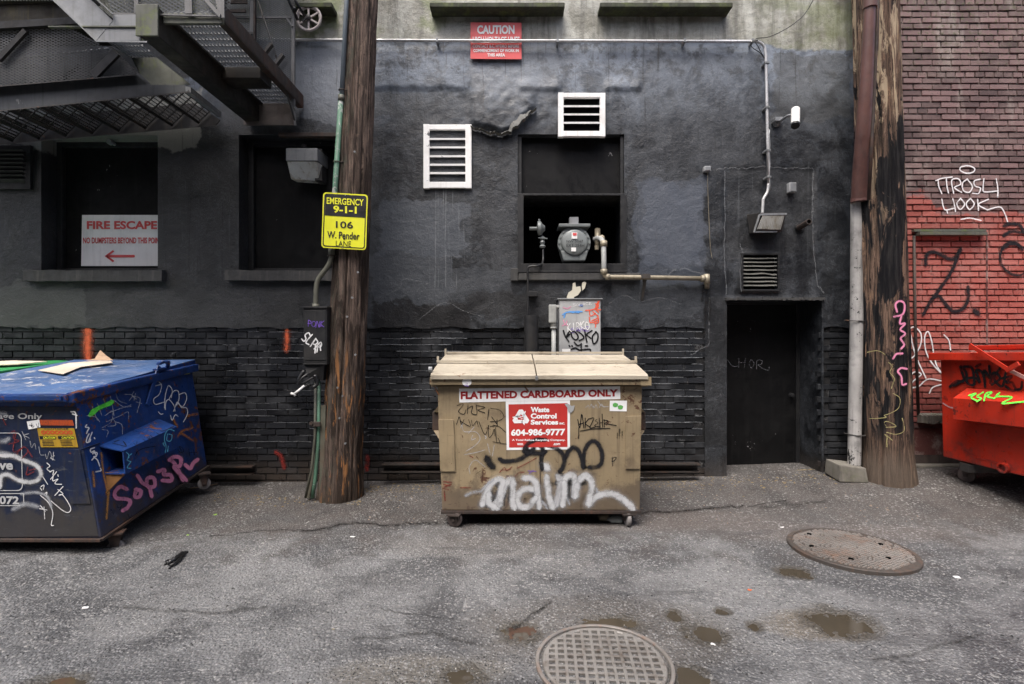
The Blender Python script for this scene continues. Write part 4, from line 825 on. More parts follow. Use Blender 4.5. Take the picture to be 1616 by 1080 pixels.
# ---------- signs on the wall ----------
FP = Plane((0, 6.555, 0), n=(0,-1,0))
t = thing('wall_sign', 'white fire escape sign with red lettering and a red arrow in the blind window', 'sign', FP(195,420))
mb = MB(); sheet(mb, [(129.5,339.5),(268,339.5),(268,420),(128,420)], FP, 0, .006); mb.build('sign_board', M['sign_white'], t)
mb = MB(); text_mb(mb, 'FIRE ESCAPE', R4(137,349,248,362), FP, .035); text_mb(mb, 'NO DUMPSTERS BEYOND THIS POINT', R4(131,375,256,384.5), FP, .025)
for poly in ([(168,402.5),(212,402.5),(213,404.5),(212,406.5),(168,406.5)], [(165,404.5),(178,395),(180.5,397),(170.5,404.5)], [(165,404.5),(170.5,404.5),(180.5,412),(178,414)]): mb.face([FP(x, y, .0045) for x, y in poly])
mb.build('lettering', M['red_sign'], t)
CP = Plane((0, 6.255, 0), n=(0,-1,0))
t = thing('wall_sign', 'red caution sign with white lettering high on the wall behind the pipe', 'sign', CP(783,94))
mb = MB(); sheet(mb, [(742.5,35.5),(823,36),(823,93.5),(742.5,93)], CP, 0, .006); mb.build('sign_board', M['red_sign'], t)
mb = MB(); text_mb(mb, 'CAUTION', R4(753,40,812,54), CP, .04); text_mb(mb, 'HIGH VOLTAGE LINES', R4(746,58,820,68), CP, .03)
for s_, x0, x1, y0 in (('CONTACT B.C. HYDRO BEFORE',746,819,70.5),('COMMENCEMENT OF WORK IN',747,818.5,77.5),('THIS AREA',769,797,84.5)): text_mb(mb, s_, R4(x0,y0,x1,y0+5), CP, .03)
mb.face([CP(x, y, .004) for x, y in ((744,66.5),(822,66.5),(822,67.7),(744,67.7))])
mb.build('lettering', M['print_white'], t)

# ---------- conduit along the wall, lamp, camera, small fittings ----------
K = lambda x, y, D=6.22: P(x, y, D)
c3 = thing('wall_conduit', 'thin silver conduit running along the top of the black wall and down to the lamp', 'conduit', K(1207,300))
mb = MB(); mb.tube([K(400,62), K(463,63), K(600,64), K(760,64.5), K(1000,65), K(1185,65.5)]+catmull([K(1185,65.5), K(1198,67), K(1206,74), K(1208.5,88)], 4)+[K(1210,150), K(1211.5,225), K(1213,290)]+catmull([K(1213,290), K(1211,303), K(1205,314), K(1204,322), K(1203,340)], 4), .0165, 10); mb.build('pipe', M['conduit_silver'], c3)
mb = MB()
for x, y in ((463,63),(560,64),(690,64.5),(880,65),(1080,65),(1187,65.5)): p = K(x, y); mb.box(p.x-.012, p.x+.012, 6.196, 6.30, p.z-.024, p.z+.024, .003)
for x, y in ((1209.5,100),(1210.5,170),(1211.5,238),(1212.5,280)): p = K(x, y); mb.box(p.x-.026, p.x+.026, 6.196, 6.30, p.z-.012, p.z+.012, .003)
mb.build('strap', M['steel_grey'], c3)
mb = MB(); mb.tube([K(1214.5,y_,6.21)+Vector((.004*math.sin(y_*.2),0,0)) for y_ in range(205, 305, 8)], .007, 6); mb.build('cable', M['steel_grey'], c3)
ob = MB().tube(catmull([K(1196,64,6.2), K(1187,66,6.18), K(1186,74,6.2), K(1200,84,6.2), K(1206,92,6.2), K(1197,75,6.17), K(1192,62,6.18), K(1215,58,6.2), K(1245,43,6.2), K(1270,22,6.2), K(1290,-12,6.15)], 7), .005, 6).build('loose_cable', M['rubbish_black'], base=K(1200,65)); tag(ob, 'thin dark cable looping up from the bend of the silver conduit', 'cable')
# wall pack lamp above the door
t = thing('wall_lamp', 'grey wedge shaped wall lamp with ribbed glass above the doorway', 'wall lamp', K(1210,365))
A = {k: K(*v) for k, v in dict(tl=(1184,336,6.28), bl=(1188,367,6.28), tr=(1239,336,6.1), tf=(1199,338,6.05)).items()}
mb = MB(); y0, y1 = 6.29, 6.06
mb.hexa([(WX(1188,6.2),y0,WZ(366,6.2)),(WX(1203,6.1),6.10,WZ(366,6.1)),(WX(1232,6.2),6.16,WZ(366,6.2)),(WX(1234,6.2),y0,WZ(366,6.2)),(WX(1184,6.2),y0,WZ(336,6.2)),(WX(1200,6.05),6.05,WZ(336,6.05)),(WX(1241,6.1),6.10,WZ(336,6.1)),(WX(1241,6.2),y0,WZ(336,6.2))], .006); mb.build('housing', M['steel_dark'], t)
mb = MB(); v = [P(1203,341,6.055), P(1236,341,6.09), P(1230,363,6.14), P(1196,362,6.085)]; v[3] = P(1194.5,362,6.09)
mb.slab(v, (-.004,-.014,0), .003); mb.build('lens', M['glass_dirty'], t)
mb = MB()
for i in range(14):
    a_ = v[0].lerp(v[1], i/13); b_ = v[3].lerp(v[2], i/13); mb.bar(a_+Vector((0,-.018,0)), b_+Vector((0,-.018,0)), .006, .004, (0,1,0))
mb.build('lens_rib', M['glass_dirty'], t)
mb = MB(); mb.bar(P(1199,339,6.04), P(1241,338,6.08), .02, .02); mb.bar(P(1199,339,6.04), P(1190,367,6.08), .02, .02); mb.bar(P(1190,366.5,6.08), P(1226,366,6.14), .014, .014); mb.build('lens_rim', M['steel_grey'], t)
# camera
t = thing('security_camera', 'white cylindrical security camera on a bracket beside the silver conduit', 'security camera', K(1227,194,6.29))
mb = MB(); mb.tube([P(1255.5,173,5.98), P(1255.2,196,5.90)], .046, 20); soften(mb.build('camera_body', M['plastic_white'], t))
mb = MB(); mb.tube([P(1255.2,196.1,5.90), P(1255.1,199.5,5.885)], [.047,.043], 20); mb.lathe(P(1255.1,199.4,5.884), (P(1255.1,203,5.87)-P(1255.1,199.4,5.884)), [(0,.03),(.006,.03)], 16); mb.build('camera_lens', M['rubbish_black'], t)
mb = MB(); mb.tube([P(1226,194,6.27), P(1233,190,6.18), P(1243,183,6.05), P(1250,181,5.99)], [.018,.016,.013,.013], 10); mb.build('bracket_arm', M['steel_grey'], t)
mb = MB(); mb.lathe(P(1226,194,6.30), (0,-1,0), [(0,.055),(.03,.05),(.05,.03)], 18); mb.box(WX(1217), WX(1229), 6.2, 6.30, WZ(196), WZ(190), .004); mb.build('mounting_plate', M['steel_grey'], t)
def jbox(label, x0, y0, x1, y1, mat, dd=.06):
    t = thing('junction_box', label, 'junction box', K((x0+x1)/2, y1, 6.3)); a, b = K(x0, y1, 6.3-dd), K(x1, y0, 6.3-dd)
    MB().box(a.x, b.x, 6.3-dd, 6.31, a.z, b.z, .006).build('box_body', mat, t); MB().box(a.x+.008, b.x-.008, 6.3-dd-.006, 6.3-dd-.0005, a.z+.008, b.z-.008, .002).build('cover_plate', M['steel_grey'], t); return t
jb = jbox('tiny grey junction box trailing a loose wire left of the door panel', 1112, 262, 1122, 270, M['box_grey'])
jb.location  # box stays where it is
mb = MB(); mb.tube(catmull([K(1117,270,6.27), K(1117,300,6.28), K(1119,350,6.28), K(1121,390,6.28), K(1124,408,6.28)]), .0035, 6); mb.build('wire', M['pipe_tan'], jb)
jbox('small pale rectangular box on the wall right of the silver conduit', 1246, 288, 1257, 303, M['box_grey'])
t = thing('pipe_stub', 'short rusty pipe end sticking out of the black wall', 'pipe stub', K(1262,360,6.3))
mb = MB(); a_, b_ = P(1260,360,6.3), P(1277,350,6.08); ax = (b_-a_); mb.lathe(a_, ax, [(0,.034),(ax.length,.034),(ax.length,.026),(ax.length-.05,.026)], 16); mb.build('pipe', M['steel_rust'], t)
mb = MB(); mb.lathe((WX(1262),6.30,WZ(359)), (0,-1,0), [(0,.06),(.012,.055),(.014,.04)], 14); mb.build('flange', M['black_metal'], t)
# flood lamp in the second blind window
t = thing('wall_lamp', 'boxy grey flood lamp with stained glass in the blind window left of the pole', 'wall lamp', P(482,288,6.55))
mb = MB(); a, b = P(451,254,6.25), P(501,234,6.25); mb.hexa([(a.x+.0,6.25,a.z),(b.x,6.25,a.z),(b.x+.02,6.56,a.z),(a.x+.03,6.56,a.z),(a.x,6.25,b.z),(b.x,6.25,b.z),(b.x+.02,6.56,b.z),(a.x+.03,6.56,b.z)], .008); mb.build('housing', M['steel_grey'], t)
mb = MB(); v = [P(452.5,255,6.26), P(500,255,6.26), P(503,286,6.40), P(459,283,6.40)]; mb.slab(v, (.02,.13,0), .01); mb.build('lens', M['glass_dirty'], t)
mb = MB(); mb.box(P(500,0,6.45).x, P(511,0,6.45).x, 6.38, 6.56, P(0,288,6.45).z, P(0,238,6.45).z, .006); mb.tube([P(480,234,6.4), P(480,229,6.4)], .03, 12); mb.build('side_bracket', M['steel_dark'], t)
ob = MB(); ob.lathe(P(181,228,6.5), (0,-1,0), [(0,.02),(.05,.02),(.055,.035),(.1,.03)], 12); tag(ob.build('alarm_sensor', M['steel_grey'], base=P(181,228,6.5)), 'tiny pale fitting at the top of the left blind window', 'sensor')

# ---------- gas meter ----------
t = thing('gas_meter', 'round grey gas meter with bolted rim and paper labels in the wall opening', 'gas meter', P(906,417,6.5))
c = P(906,384,6.42); mb = MB(); mb.lathe(c+Vector((0,.16,0)), (0,-1,0), [(0,.19),(.14,.195),(.15,.20),(.175,.20),(.18,.165),(.22,.150),(.235,.12)], 36); soften(mb.build('meter_body', M['grey_metal'], t), 30)
mb = MB()
for k in range(16):
    a = 2*math.pi*k/16; mb.lathe(c+Vector((math.cos(a)*.183, -.015, math.sin(a)*.183)), (0,-1,0), [(0,.014),(.014,.014)], 6)
mb.build('bolt', M['grey_metal'], t)
MB().box(c.x-.19, c.x+.19, 6.36, 6.66, WZ(359,6.4), WZ(354,6.4), .008).build('top_plate', M['grey_metal'], t)
MB().box(c.x-.055, c.x+.055, 6.42, 6.52, WZ(353.6,6.4), WZ(342,6.4), .006).build('index_box', M['box_grey'], t)
mb = MB(); mb.hexa([(c.x-.13,6.38,WZ(412,6.4)),(c.x+.13,6.38,WZ(412,6.4)),(c.x+.13,6.6,WZ(412,6.4)),(c.x-.13,6.6,WZ(412,6.4)),(c.x-.17,6.38,WZ(396,6.4)),(c.x+.17,6.38,WZ(396,6.4)),(c.x+.17,6.6,WZ(396,6.4)),(c.x-.17,6.6,WZ(396,6.4))], .012); mb.build('lower_casting', M['grey_metal'], t)
MP = Plane((0, c.y-.08, 0), n=(0,-1,0)); mb = MB(); sheet(mb, R4(902,367,911,377), MP, .003); sheet(mb, R4(901.5,391,909,397), MP, .003); mb.build('paper_label', M['print_white'], t)
mb = MB(); text_mb(mb, 'NW 5047', R4(894,379,920,383), MP, 0); text_mb(mb, 'EXT 284H', R4(894,385,922,390), MP, 0); mb.build('lettering', M['print_black'], t)
mb = MB(); mb.box(MP(904,0).x, MP(910,0).x, MP.p.y-.006, MP.p.y-.0045, MP(0,372).z, MP(0,368).z); mb.build('red_label', M['red_sign'], t)
t = thing('gas_regulator', 'small round pressure regulator and valve with a thin pipe at the left of the opening', 'regulator', P(857,418,6.4))
mb = MB(); cc = P(851,361,6.42); mb.lathe(cc+Vector((-.03,0,0)), (1,0,.05), [(0,.02),(.012,.085),(.03,.09),(.05,.085),(.075,.05),(.10,.03)], 24); mb.tube([cc+Vector((-.12,0,0)), cc+Vector((-.02,0,0))], .022, 12); mb.lathe(cc+Vector((.0,0,.08)), (0,0,1), [(0,.015),(.035,.012)], 10); soften(mb.build('regulator_body', M['grey_metal'], t), 30)
mb = MB(); vv = P(856,384,6.42); mb.lathe(vv+Vector((0,0,-.06)), (0,0,1), [(0,.03),(.02,.04),(.04,.022),(.07,.034),(.10,.022),(.12,.04),(.14,.02)], 14); mb.bar(vv+Vector((-.05,-.03,.06)), vv+Vector((.06,-.03,.05)), .018, .012); mb.build('valve', M['grey_metal'], t)
mb = MB(); mb.tube([P(853,368,6.42), P(855,376,6.42)], .02, 10); mb.tube(catmull([P(857,392,6.42), P(857,410,6.38), P(855,417,6.28), P(848,420,6.2), P(838,420.5,6.2), P(833,424,6.2), P(833,440,6.2)], 5)+[P(833,500,6.2), P(833,560,6.2)], .013, 10); mb.build('thin_pipe', M['black_metal'], t)
mb = MB(); mb.box(P(832,0,6.2).x, P(848,0,6.2).x, 6.19, 6.30, WZ(468,6.2), WZ(460,6.2), .004); mb.build('pipe_clamp', M['black_metal'], t)
t = thing('gas_pipe', 'tan and grey gas pipe leaving the meter opening and running right along the wall', 'pipe', P(1018,475,6.3))
mb = MB(); mb.tube(catmull([P(938,378,6.48), P(944,376,6.42), P(950,379,6.32), P(952.5,386,6.24)], 5)+catmull([P(952.5,386,6.24), P(953,410,6.2), P(953,428,6.19)], 3), .030, 14); mb.build('grey_pipe', M['pipe_grey'], t)
mb = MB(); mb.tube(catmull([P(953,426,6.19), P(953.5,433,6.19), P(957,437,6.19), P(964,437.5,6.19)], 5)+[P(1040,438.5,6.2), P(1116,440,6.22)], .027, 14); mb.build('tan_pipe', M['pipe_tan'], t)
mb = MB(); mb.tube([P(952.8,381,6.24), P(952.9,389,6.23)], .040, 14); mb.tube([P(953,425,6.19), P(953,433,6.19)], .040, 14); mb.tube([P(956,437.2,6.19), P(962,437.4,6.19)], .037, 14); mb.tube([P(1106,440,6.22), P(1112,440,6.22)], .042, 14); mb.tube([P(1115,433,6.22), P(1115.5,449,6.22)], .036, 14); mb.tube([P(1115.5,445,6.22), P(1115.8,455,6.25)], .03, 12); mb.build('fitting', M['pipe_tan'], t)
mb = MB(); mb.lathe(P(946,378,6.40), (1,0,.2), [(0,.045),(.04,.05),(.06,.035)], 14); mb.tube([P(943,362,6.5), P(943,388,6.44)], .035, 12); mb.lathe(P(942,388,6.4), (0,0,-1), [(0,.03),(.05,.025)], 10); mb.build('valve', M['pipe_tan'], t)
mb = MB(); mb.bar(P(1019,436,6.2), P(1013,474,6.29), .03, .02, (0,1,0)); mb.bar(P(1012,436,6.17), P(1026,436,6.17), .03, .05); mb.bar(P(1016,443,6.2), P(1016,443,6.3)+Vector((0,.0,0)), .03, .03); mb.build('bracket', M['steel_dark'], t)
strokes('rust_stain', [[(1116,450),(1114,475),(1113,500),(1112,530)],[(1119,455),(1120,480),(1119,505)],[(1110,452),(1108,475)]], Plane((0,6.28,0), n=(0,-1,0)), 5, SP['crack'], t)

# ---------- grey cabinet behind the tan dumpster ----------
t = thing('electrical_cabinet', 'grey electrical cabinet covered in tags, standing up behind the tan dumpster', 'electrical cabinet', P(914,560,6.1))
Db = 6.08; a, b = P(882.5,600,Db), P(948,473,Db); mb = MB(); mb.box(a.x, b.x, Db, 6.30, a.z, b.z, .005); mb.build('cabinet_body', M['box_grey'], t)
mb = MB(); mb.box(a.x-.02, b.x+.02, Db-.025, 6.30, b.z+.001, b.z+.014, .003); mb.build('cabinet_lid', M['steel_grey'], t)
mb = MB(); mb.box(a.x+.008, b.x-.008, Db-.008, Db-.0006, a.z, b.z-.012, .003); mb.build('cabinet_door', M['box_grey'], t)
EP = Plane((0, Db-.009, 0), n=(0,-1,0)); e5 = dict(org=(860,460), sc=10.29)
strokes('graffiti', [[(300,640),(330,730),(385,815)],[(395,650),(345,745),(400,700)],[(420,640),(440,740),(500,790),(540,740),(490,660),(430,660)],[(570,620),(520,640),(600,700),(630,760),(560,800)],[(640,620),(660,720),(680,820)],[(760,640),(680,700),(740,760)],[(830,660),(770,740),(790,850),(850,800),(860,700),(820,660)],[(480,830),(530,880),(590,860)],[(590,850),(590,960)],[(430,940),(500,920),(560,950),(720,940),(740,970)],[(395,885),(400,890)],[(440,885),(444,890)],[(660,885),(690,885)]], EP, 3.0, SP['black'], t, **e5)
strokes('graffiti', [[(660,310),(760,300),(840,260),(880,160)],[(720,310),(740,400),(820,360)],[(860,170),(820,280),(870,340)],[(780,330),(860,420),(760,480)],[(720,420),(740,510),(830,480),(870,460)],[(820,200),(870,230),(850,290),(900,300)],[(830,500),(820,580)],[(860,390),(870,500),(800,520)]], EP, 2.1, SP['redorange'], t, **e5)
strokes('graffiti', [[(290,380),(360,340),(480,330),(600,330)],[(310,420),(330,360)],[(440,340),(540,345),(560,335)]], EP, 3.0, SP['blue'], t, **e5)
strokes('graffiti', word('KIRKO', (895,511), (930,508), 12, 0, .1, 3), EP, 1.8, SP['white'], t)
strokes('graffiti', word('SARE', (901,518), (930,515), 7, 0, .1, 3), EP, 1.2, SP['purple'], t)
strokes('graffiti', [[(300,470),(330,540),(360,480)],[(280,560),(330,540),(370,560)],[(300,260),(360,280),(420,250)]], EP, 1.6, SP['pink'], t, **e5)
strokes('graffiti', word('SOLACE', (904,480), (934,477), 4, 0, .1, 6), EP, .8, SP['white'], t)
mb = MB(); sheet(mb, R4(913.5,481,920,484), EP, .003); mb.build('blue_label', paint('blue label', (.03,.10,.35)), t)
mb = MB(); sheet(mb, R4(887,551,900,556), EP, .003); mb.build('white_patch', M['print_white'], t)
t = thing('conduit_elbow', 'grey conduit with an angled access fitting left of the tagged cabinet', 'conduit', P(872,560,6.14))
mb = MB(); mb.box(P(866,0,6.08).x, P(878,0,6.08).x, 6.05, 6.14, WZ(510,6.08), WZ(481,6.08), .014); mb.build('access_fitting', M['pipe_grey'], t)
mb = MB(); mb.tube([P(873.5,508,6.1), P(873.5,516,6.1)], .036, 14); mb.tube([P(873.5,516,6.1), P(873.5,519,6.1)], .043, 6); mb.tube([P(876,485,6.11), P(884,485,6.11)], .024, 12); mb.build('coupling', M['pipe_grey'], t)
mb = MB(); mb.tube([P(873.8,518,6.1), P(874,620,6.1)], .027, 14); mb.build('pipe', M['pipe_grey'], t)
ob = MB(); ob.lathe(P(838.5,640,6.12), (0,0,1), [(0,.083),(1.0,.083),(1.045,.083),(1.046,.07),(1.0,.06)], 22); tag(soften(ob.build('bollard_pipe', M['black_metal'], base=P(838.5,640,6.12)), 30), 'stout black pipe standing upright behind the lid of the tan dumpster', 'pipe')
# ---------- steel rails at the foot of the wall ----------
def rail(label, x0, x1, py):
    D = 6.1; Z = WZ(py, D); g = .085; mb = MB(); mb.box(WX(x0,D), WX(x1,D), D, D+.10, Z, Z+.012, .002); mb.box(WX(x0,D), WX(x1,D), D, D+.10, Z-g, Z-g+.012, .002); mb.box(WX(x0,D), WX(x1,D), D+.10, D+.112, Z-g, Z+.012)
    tag(mb.build('steel_rail', M['rail'], base=(WX((x0+x1)/2,D), D+.05, Z-g)), label, 'steel rail', 'steel rails at the foot of the wall')
rail('rusty steel rail at the wall foot behind the tan dumpster', 602, 1106, 735); rail('short rusty steel rail at the wall foot beside the blue dumpster', 325, 397, 739)
# ---------- dumpsters ----------
def caster(root, c, r, ax, mat, wdt=.045, top=None):
    """c = wheel centre; ax = axle direction; fork reaches up to top"""
    c = Vector(c); ax = Vector(ax).normalized(); top = top or c.z+r+.05; side = ax*(wdt/2+.008)
    mb = MB(); fw = ax.cross(Vector((0,0,1))).normalized()
    for s_ in (-1, 1): mb.slab([c+side*s_-fw*.02-Vector((0,0,.02)), c+side*s_+fw*.02-Vector((0,0,.02)), Vector((*(c+side*s_+fw*.05).xy, top-.012)), Vector((*(c+side*s_-fw*.05).xy, top-.012))], ax*.006*s_)
    mb.bar(Vector((*(c-ax*.06).xy, top-.006)), Vector((*(c+ax*.06).xy, top-.006)), .12, .012); mb.tube([c-side*1.5, c+side*1.5], .012, 8)
    f = mb.build('caster', M['steel_rust'], root)
    mb = MB(); mb.lathe(c-ax*wdt/2, ax, [(0,r*.35),(.002,r*.40),(.003,r*.86),(.008,r*.97),(.014,r),(wdt-.014,r),(wdt-.008,r*.97),(wdt-.003,r*.86),(wdt-.002,r*.4),(wdt,r*.35)], 24); soften(mb.build('wheel', mat, f), 35)
T = thing('dumpster', 'tan dumpster with closed lids and a red and white sign, in the middle', 'dumpster', (.27, 5.3, 0), 'dumpsters in the alley')
Df = 4.85; fx = lambda px, D=Df: (px-CX)*D/F; fz = lambda py, D=Df: CZ+(HY-py)*D/F
xl, xr, xlb, xrb = fx(690), fx(1013.5), fx(697.5), fx(1010); zt_, zb_ = fz(609), fz(806)
mb = MB(); v = [(xlb,Df,zb_),(xrb,Df,zb_),(xrb,5.80,zb_+.02),(xlb,5.80,zb_+.02),(xl,Df,zt_),(xr,Df,zt_),(xr,5.82,1.50),(xl,5.82,1.50)]
mb.hexa(v, .012); mb.build('body', M['tan_paint'], T)
# stiffeners and creases on the front
FPt = Plane(v[0], v[1], v[4])
for quad in ([(692,662),(716,662),(719,744),(695,744)], [(987,657),(1011.5,656),(1009.5,740),(987,740)]): mb = MB(); mb.slab([FPt(x, y, .001) for x, y in quad], Vector((0,-.014,0)), .004); mb.build('stiffener', M['tan_paint'], T)
mb = MB(); mb.bar(FPt(851.5,720,.0), FPt(854,803,.0), .008, .008, (0,1,0)); mb.box(xlb-.01, xrb+.01, Df-.012, 5.82, zb_-.028, zb_-.001, .003); mb.build('bottom_skirt', M['steel_rust'], T)
mb = MB()
mb.box(fx(678,4.79), fx(1027,4.79), 4.79, Df+.03, fz(608,4.79), fz(595.5,4.79), .006)
for x0_, x1_ in ((fx(678,4.79), xl+.002), (xr-.002, fx(1027,4.79))):
    mb.hexa([(x0_,Df+.031,1.290),(x1_,Df+.031,1.290),(x1_,5.82,1.43),(x0_,5.82,1.43),(x0_,Df+.031,1.372),(x1_,Df+.031,1.372),(x1_,5.82,1.515),(x0_,5.82,1.515)], .004)
mb.box(fx(1011,4.785), fx(1027.5,4.785)+.003, 4.782, 4.7895, fz(608,4.79)-.003, fz(595.5,4.79)+.003, .002); mb.build('rim', M['tan_paint'], T)
prof = [(4.775,1.404),(4.80,1.418),(5.24,1.486),(5.26,1.492),(5.28,1.489),(5.86,1.556)]
def lid(x0, x1, name='lid', mat=M['tan_lid'], prof=prof, root=T, th=.026, wav=.006):
    mb = MB(); n_ = 14; rows = []
    for i in range(n_+1):
        x = x0+(x1-x0)*i/n_; up_ = [mb.bm.verts.new((x, y, z+wav*noise.noise(Vector((x*3, y*3, 7))))) for y, z in prof]; dn = [mb.bm.verts.new((x, y+.004, z-th+wav*noise.noise(Vector((x*3, y*3, 7))))) for y, z in reversed(prof)]
        rows.append(up_+dn)
    k = len(rows[0])
    for a, b in zip(rows, rows[1:]):
        for q_ in range(k): mb.bm.faces.new((a[q_], b[q_], b[(q_+1)%k], a[(q_+1)%k]))
    mb.bm.faces.new(rows[0]); mb.bm.faces.new(rows[-1]); bmesh.ops.recalc_face_normals(mb.bm, faces=mb.bm.faces); return mb.build(name, mat, root)
XLl, XRl, XM = fx(680,4.79), fx(1022,4.79), fx(846.5,4.79)
lid(XLl, XM-.006); lid(XM+.006, XRl)
mb = MB(); mb.bar((XLl-.012,5.25,1.508), (XM-.01,5.25,1.508), .03, .022); mb.bar((XM+.01,5.25,1.508), (XRl+.012,5.25,1.508), .03, .022)
mb.bar((XLl,4.776,1.385), (XM-.008,4.776,1.385), .014, .030); mb.bar((XM+.008,4.776,1.385), (XRl,4.776,1.385), .014, .030)
mb.bar((XLl,5.87,1.575), (XRl,5.87,1.575), .022, .022)
for x in (XLl+.0, XRl-.0): mb.bar((x,5.25,1.49), (x,5.25,1.56), .02, .02, (0,1,0)); mb.bar((x,5.85,1.53), (x,5.85,1.62), .018, .018, (0,1,0))
mb.build('lid_brace', M['tan_lid'], T)
mb = MB(); mb.box(XM-.012, XM+.012, 4.74, 4.78, 1.36, 1.40, .004); mb.lathe((XLl-.03,4.86,1.45), (1,0,0), [(0,.03),(.03,.03)], 12); mb.build('latch', M['steel_grey'], T)
for s_, X0_ in ((-1, xl+.01), (1, xr-.01)):           # fork pockets
    mb = MB(); X1_ = X0_+s_*.075; a_, b_ = sorted((X0_, X1_)); mb.hexa([(a_,4.98,.87),(b_,4.98,.87),(b_,5.7,.87),(a_,5.7,.87),(a_,4.98,1.04),(b_,4.98,1.04),(b_,5.7,1.04),(a_,5.7,1.04)], .004); mb.build('fork_pocket', M['steel_rust'], T)
    mb = MB(); i_, o_ = X0_, X0_+s_*.06
    mb.prism([(i_,4.93,1.12),(o_,4.96,1.045),(i_,4.96,1.04)], (0,.7,0)); mb.prism([(i_,4.93,.79),(o_,4.96,.868),(i_,4.96,.868)], (0,.7,0)); mb.build('pocket_flange', M['tan_paint'], T)
caster(T, (fx(718,4.86),4.86,.072), .070, (.25,1,0), M['rubber'], top=zb_-.028); caster(T, (fx(990,4.88),4.88,.072), .070, (1,.15,0), M['wheel_grey'], top=zb_-.028)
caster(T, (fx(718,4.86),5.65,.085), .068, (1,.2,0), M['rubber'], top=zb_-.028); caster(T, (fx(990,4.88),5.65,.09), .068, (1,-.2,0), M['rubber'], top=zb_-.028)
# its stickers and tags
TP = FPt
st1 = MB(); sheet(st1, [(724.5,613.5),(978.5,610),(979,630),(725,635.5)], TP, .002); s1 = st1.build('sticker', M['sign_white'], T)
mb = MB(); text_mb(mb, 'FLATTENED CARDBOARD ONLY', [(727,618),(975,614.5),(975,626),(727,630.5)], TP, .045, off=.004); mb.build('lettering', M['print_darkred'], s1)
mb = MB(); sheet(mb, [(798,634),(899.5,632),(899.5,709.5),(799.5,710.5)], TP, .003); s2 = mb.build('sticker', M['sign_white'], T)
mb = MB(); sheet(mb, [(802.5,638.5),(895.5,636.5),(895.5,705.5),(803.5,706.5)], TP, .0045); mb.build('red_panel', M['print_red'], s2)
mb = MB()
for s_, q_ in (('Waste',R4(837.5,642.5,867,651)), ('Control',R4(837.5,652.5,878.5,661)), ('Services',R4(837.5,662.5,881,670.5)), ('INC.',R4(883,667,891.5,670.2)), ('604-986-9777',R4(806.5,677.5,892,688.5,-1))): text_mb(mb, s_, q_, TP, .045, off=.0062)
text_mb(mb, 'A Total Refuse Recycling Company.', R4(808,693,892,697), TP, .03, off=.0062); text_mb(mb, 'www.', R4(816,699.5,826,703), TP, .03, off=.0062); text_mb(mb, '.com', R4(873,699.5,884,703), TP, .03, off=.0062)
cx_, cy_ = 822, 658                      # three chasing arrows
for k in range(3):
    a = math.radians(120*k); f_ = lambda x, y: TP(cx_+15.5*(x*math.cos(a)-y*math.sin(a)), cy_+1.5-14.5*(x*math.sin(a)+y*math.cos(a)), .0062)
    for q_ in ([(-.60,.12),(-.34,.62),(-.02,.42),(-.26,-.02)], [(-.34,.62),(-.20,.88),(.08,.90),(-.02,.42)], [(.08,.90),(.20,.88),(.34,.62),(.04,.48),(-.02,.60)], [(.52,.74),(.36,.22),(-.10,.40)]): mb.face([f_(*p_) for p_ in q_])
text_mb(mb, 'WCS', [(816,655),(828,658),(827,662),(815,659)], TP, .02, off=.0062)
mb.build('lettering', M['sign_white'], s2)
mb = MB(); mb.prism([TP(x, y, .003) for x, y in rounded(729.5,597.5,744,608,4.5)] if False else [Plane((0,4.789,0), n=(0,-1,0))(x, y, .001) for x, y in rounded(729.5,597.5,744,608.5,4.5)], (0,-.001,0)); mb.build('sticker', M['print_white'], T)
strokes('graffiti', word('JL', (733,604), (741,605), 5, 0, .1, 3), Plane((0,4.786,0), n=(0,-1,0)), 1.0, SP['purple'], T)
mb = MB(); sheet(mb, [(962.5,632.5),(989.5,632.5),(989,649.5),(962,649)], TP, .003); s3 = mb.build('sticker', M['sign_white'], T)
mb = MB()
for cx2, cy2 in ((971,639.5),(979,643)): mb.face([TP(cx2+4.2*math.cos(k*.5236)*(1+.15*math.sin(k*3)), cy2+3.6*math.sin(k*.5236), .0045+.0002*cx2/900) for k in range(12)])
mb.build('green_print', flat('green print', (.12,.42,.10)), s3)
mb = MB(); mb.face([TP(x, y, .0075) for x, y in ((891,638),(896,637),(902,641),(907,640),(905,648),(901,652),(897,650),(895,643))]); mb.build('torn_paper', M['box_grey'], T)
tb = dict(org=(680,590), sc=4.696); tc = dict(org=(850,590), sc=4.696)
def put(nm, st, wd, mat, **k): return strokes(nm, st, TP, wd, SP[mat], T, **k)
put('graffiti', [[(265,900),(310,880),(370,870),(410,830),(455,790)]], 9, 'fade', **tb)
put('graffiti', [[(385,960),(405,900),(430,840),(480,790),(530,790),(520,860),(510,960)],[(470,985),(520,900),(555,820),(600,785),(610,850),(605,930),(615,985)],[(430,900),(430,960),(480,990)]], 13.5, 'softwhite', **tb)
put('graffiti', [[(700,775),(745,775),(780,820),(790,890),(800,980)],[(770,860),(710,850),(660,880),(640,930),(670,985),(730,980),(770,930)]], 13.5, 'softwhite', **tb)
put('graffiti', [[(60,775),(70,850),(80,920),(100,980)],[(150,770),(170,800),(150,880),(130,960)],[(190,800),(215,760),(260,755),(270,820),(265,900)],[(190,820),(190,900),(180,960)],[(300,790),(335,755),(375,770),(395,830),(385,900),(375,960)],[(375,955),(430,910),(500,890),(570,900),(630,935),(690,990)],[(285,830),(275,900)]], 13.5, 'softwhite', **tc)
put('graffiti', [[(10,935),(40,960),(60,990)],[(200,900),(225,960)],[(430,860),(440,900)]], 9, 'fade', **tc)
put('graffiti', [[(46,686),(54,692)]], 17, 'softwhite', **tc)
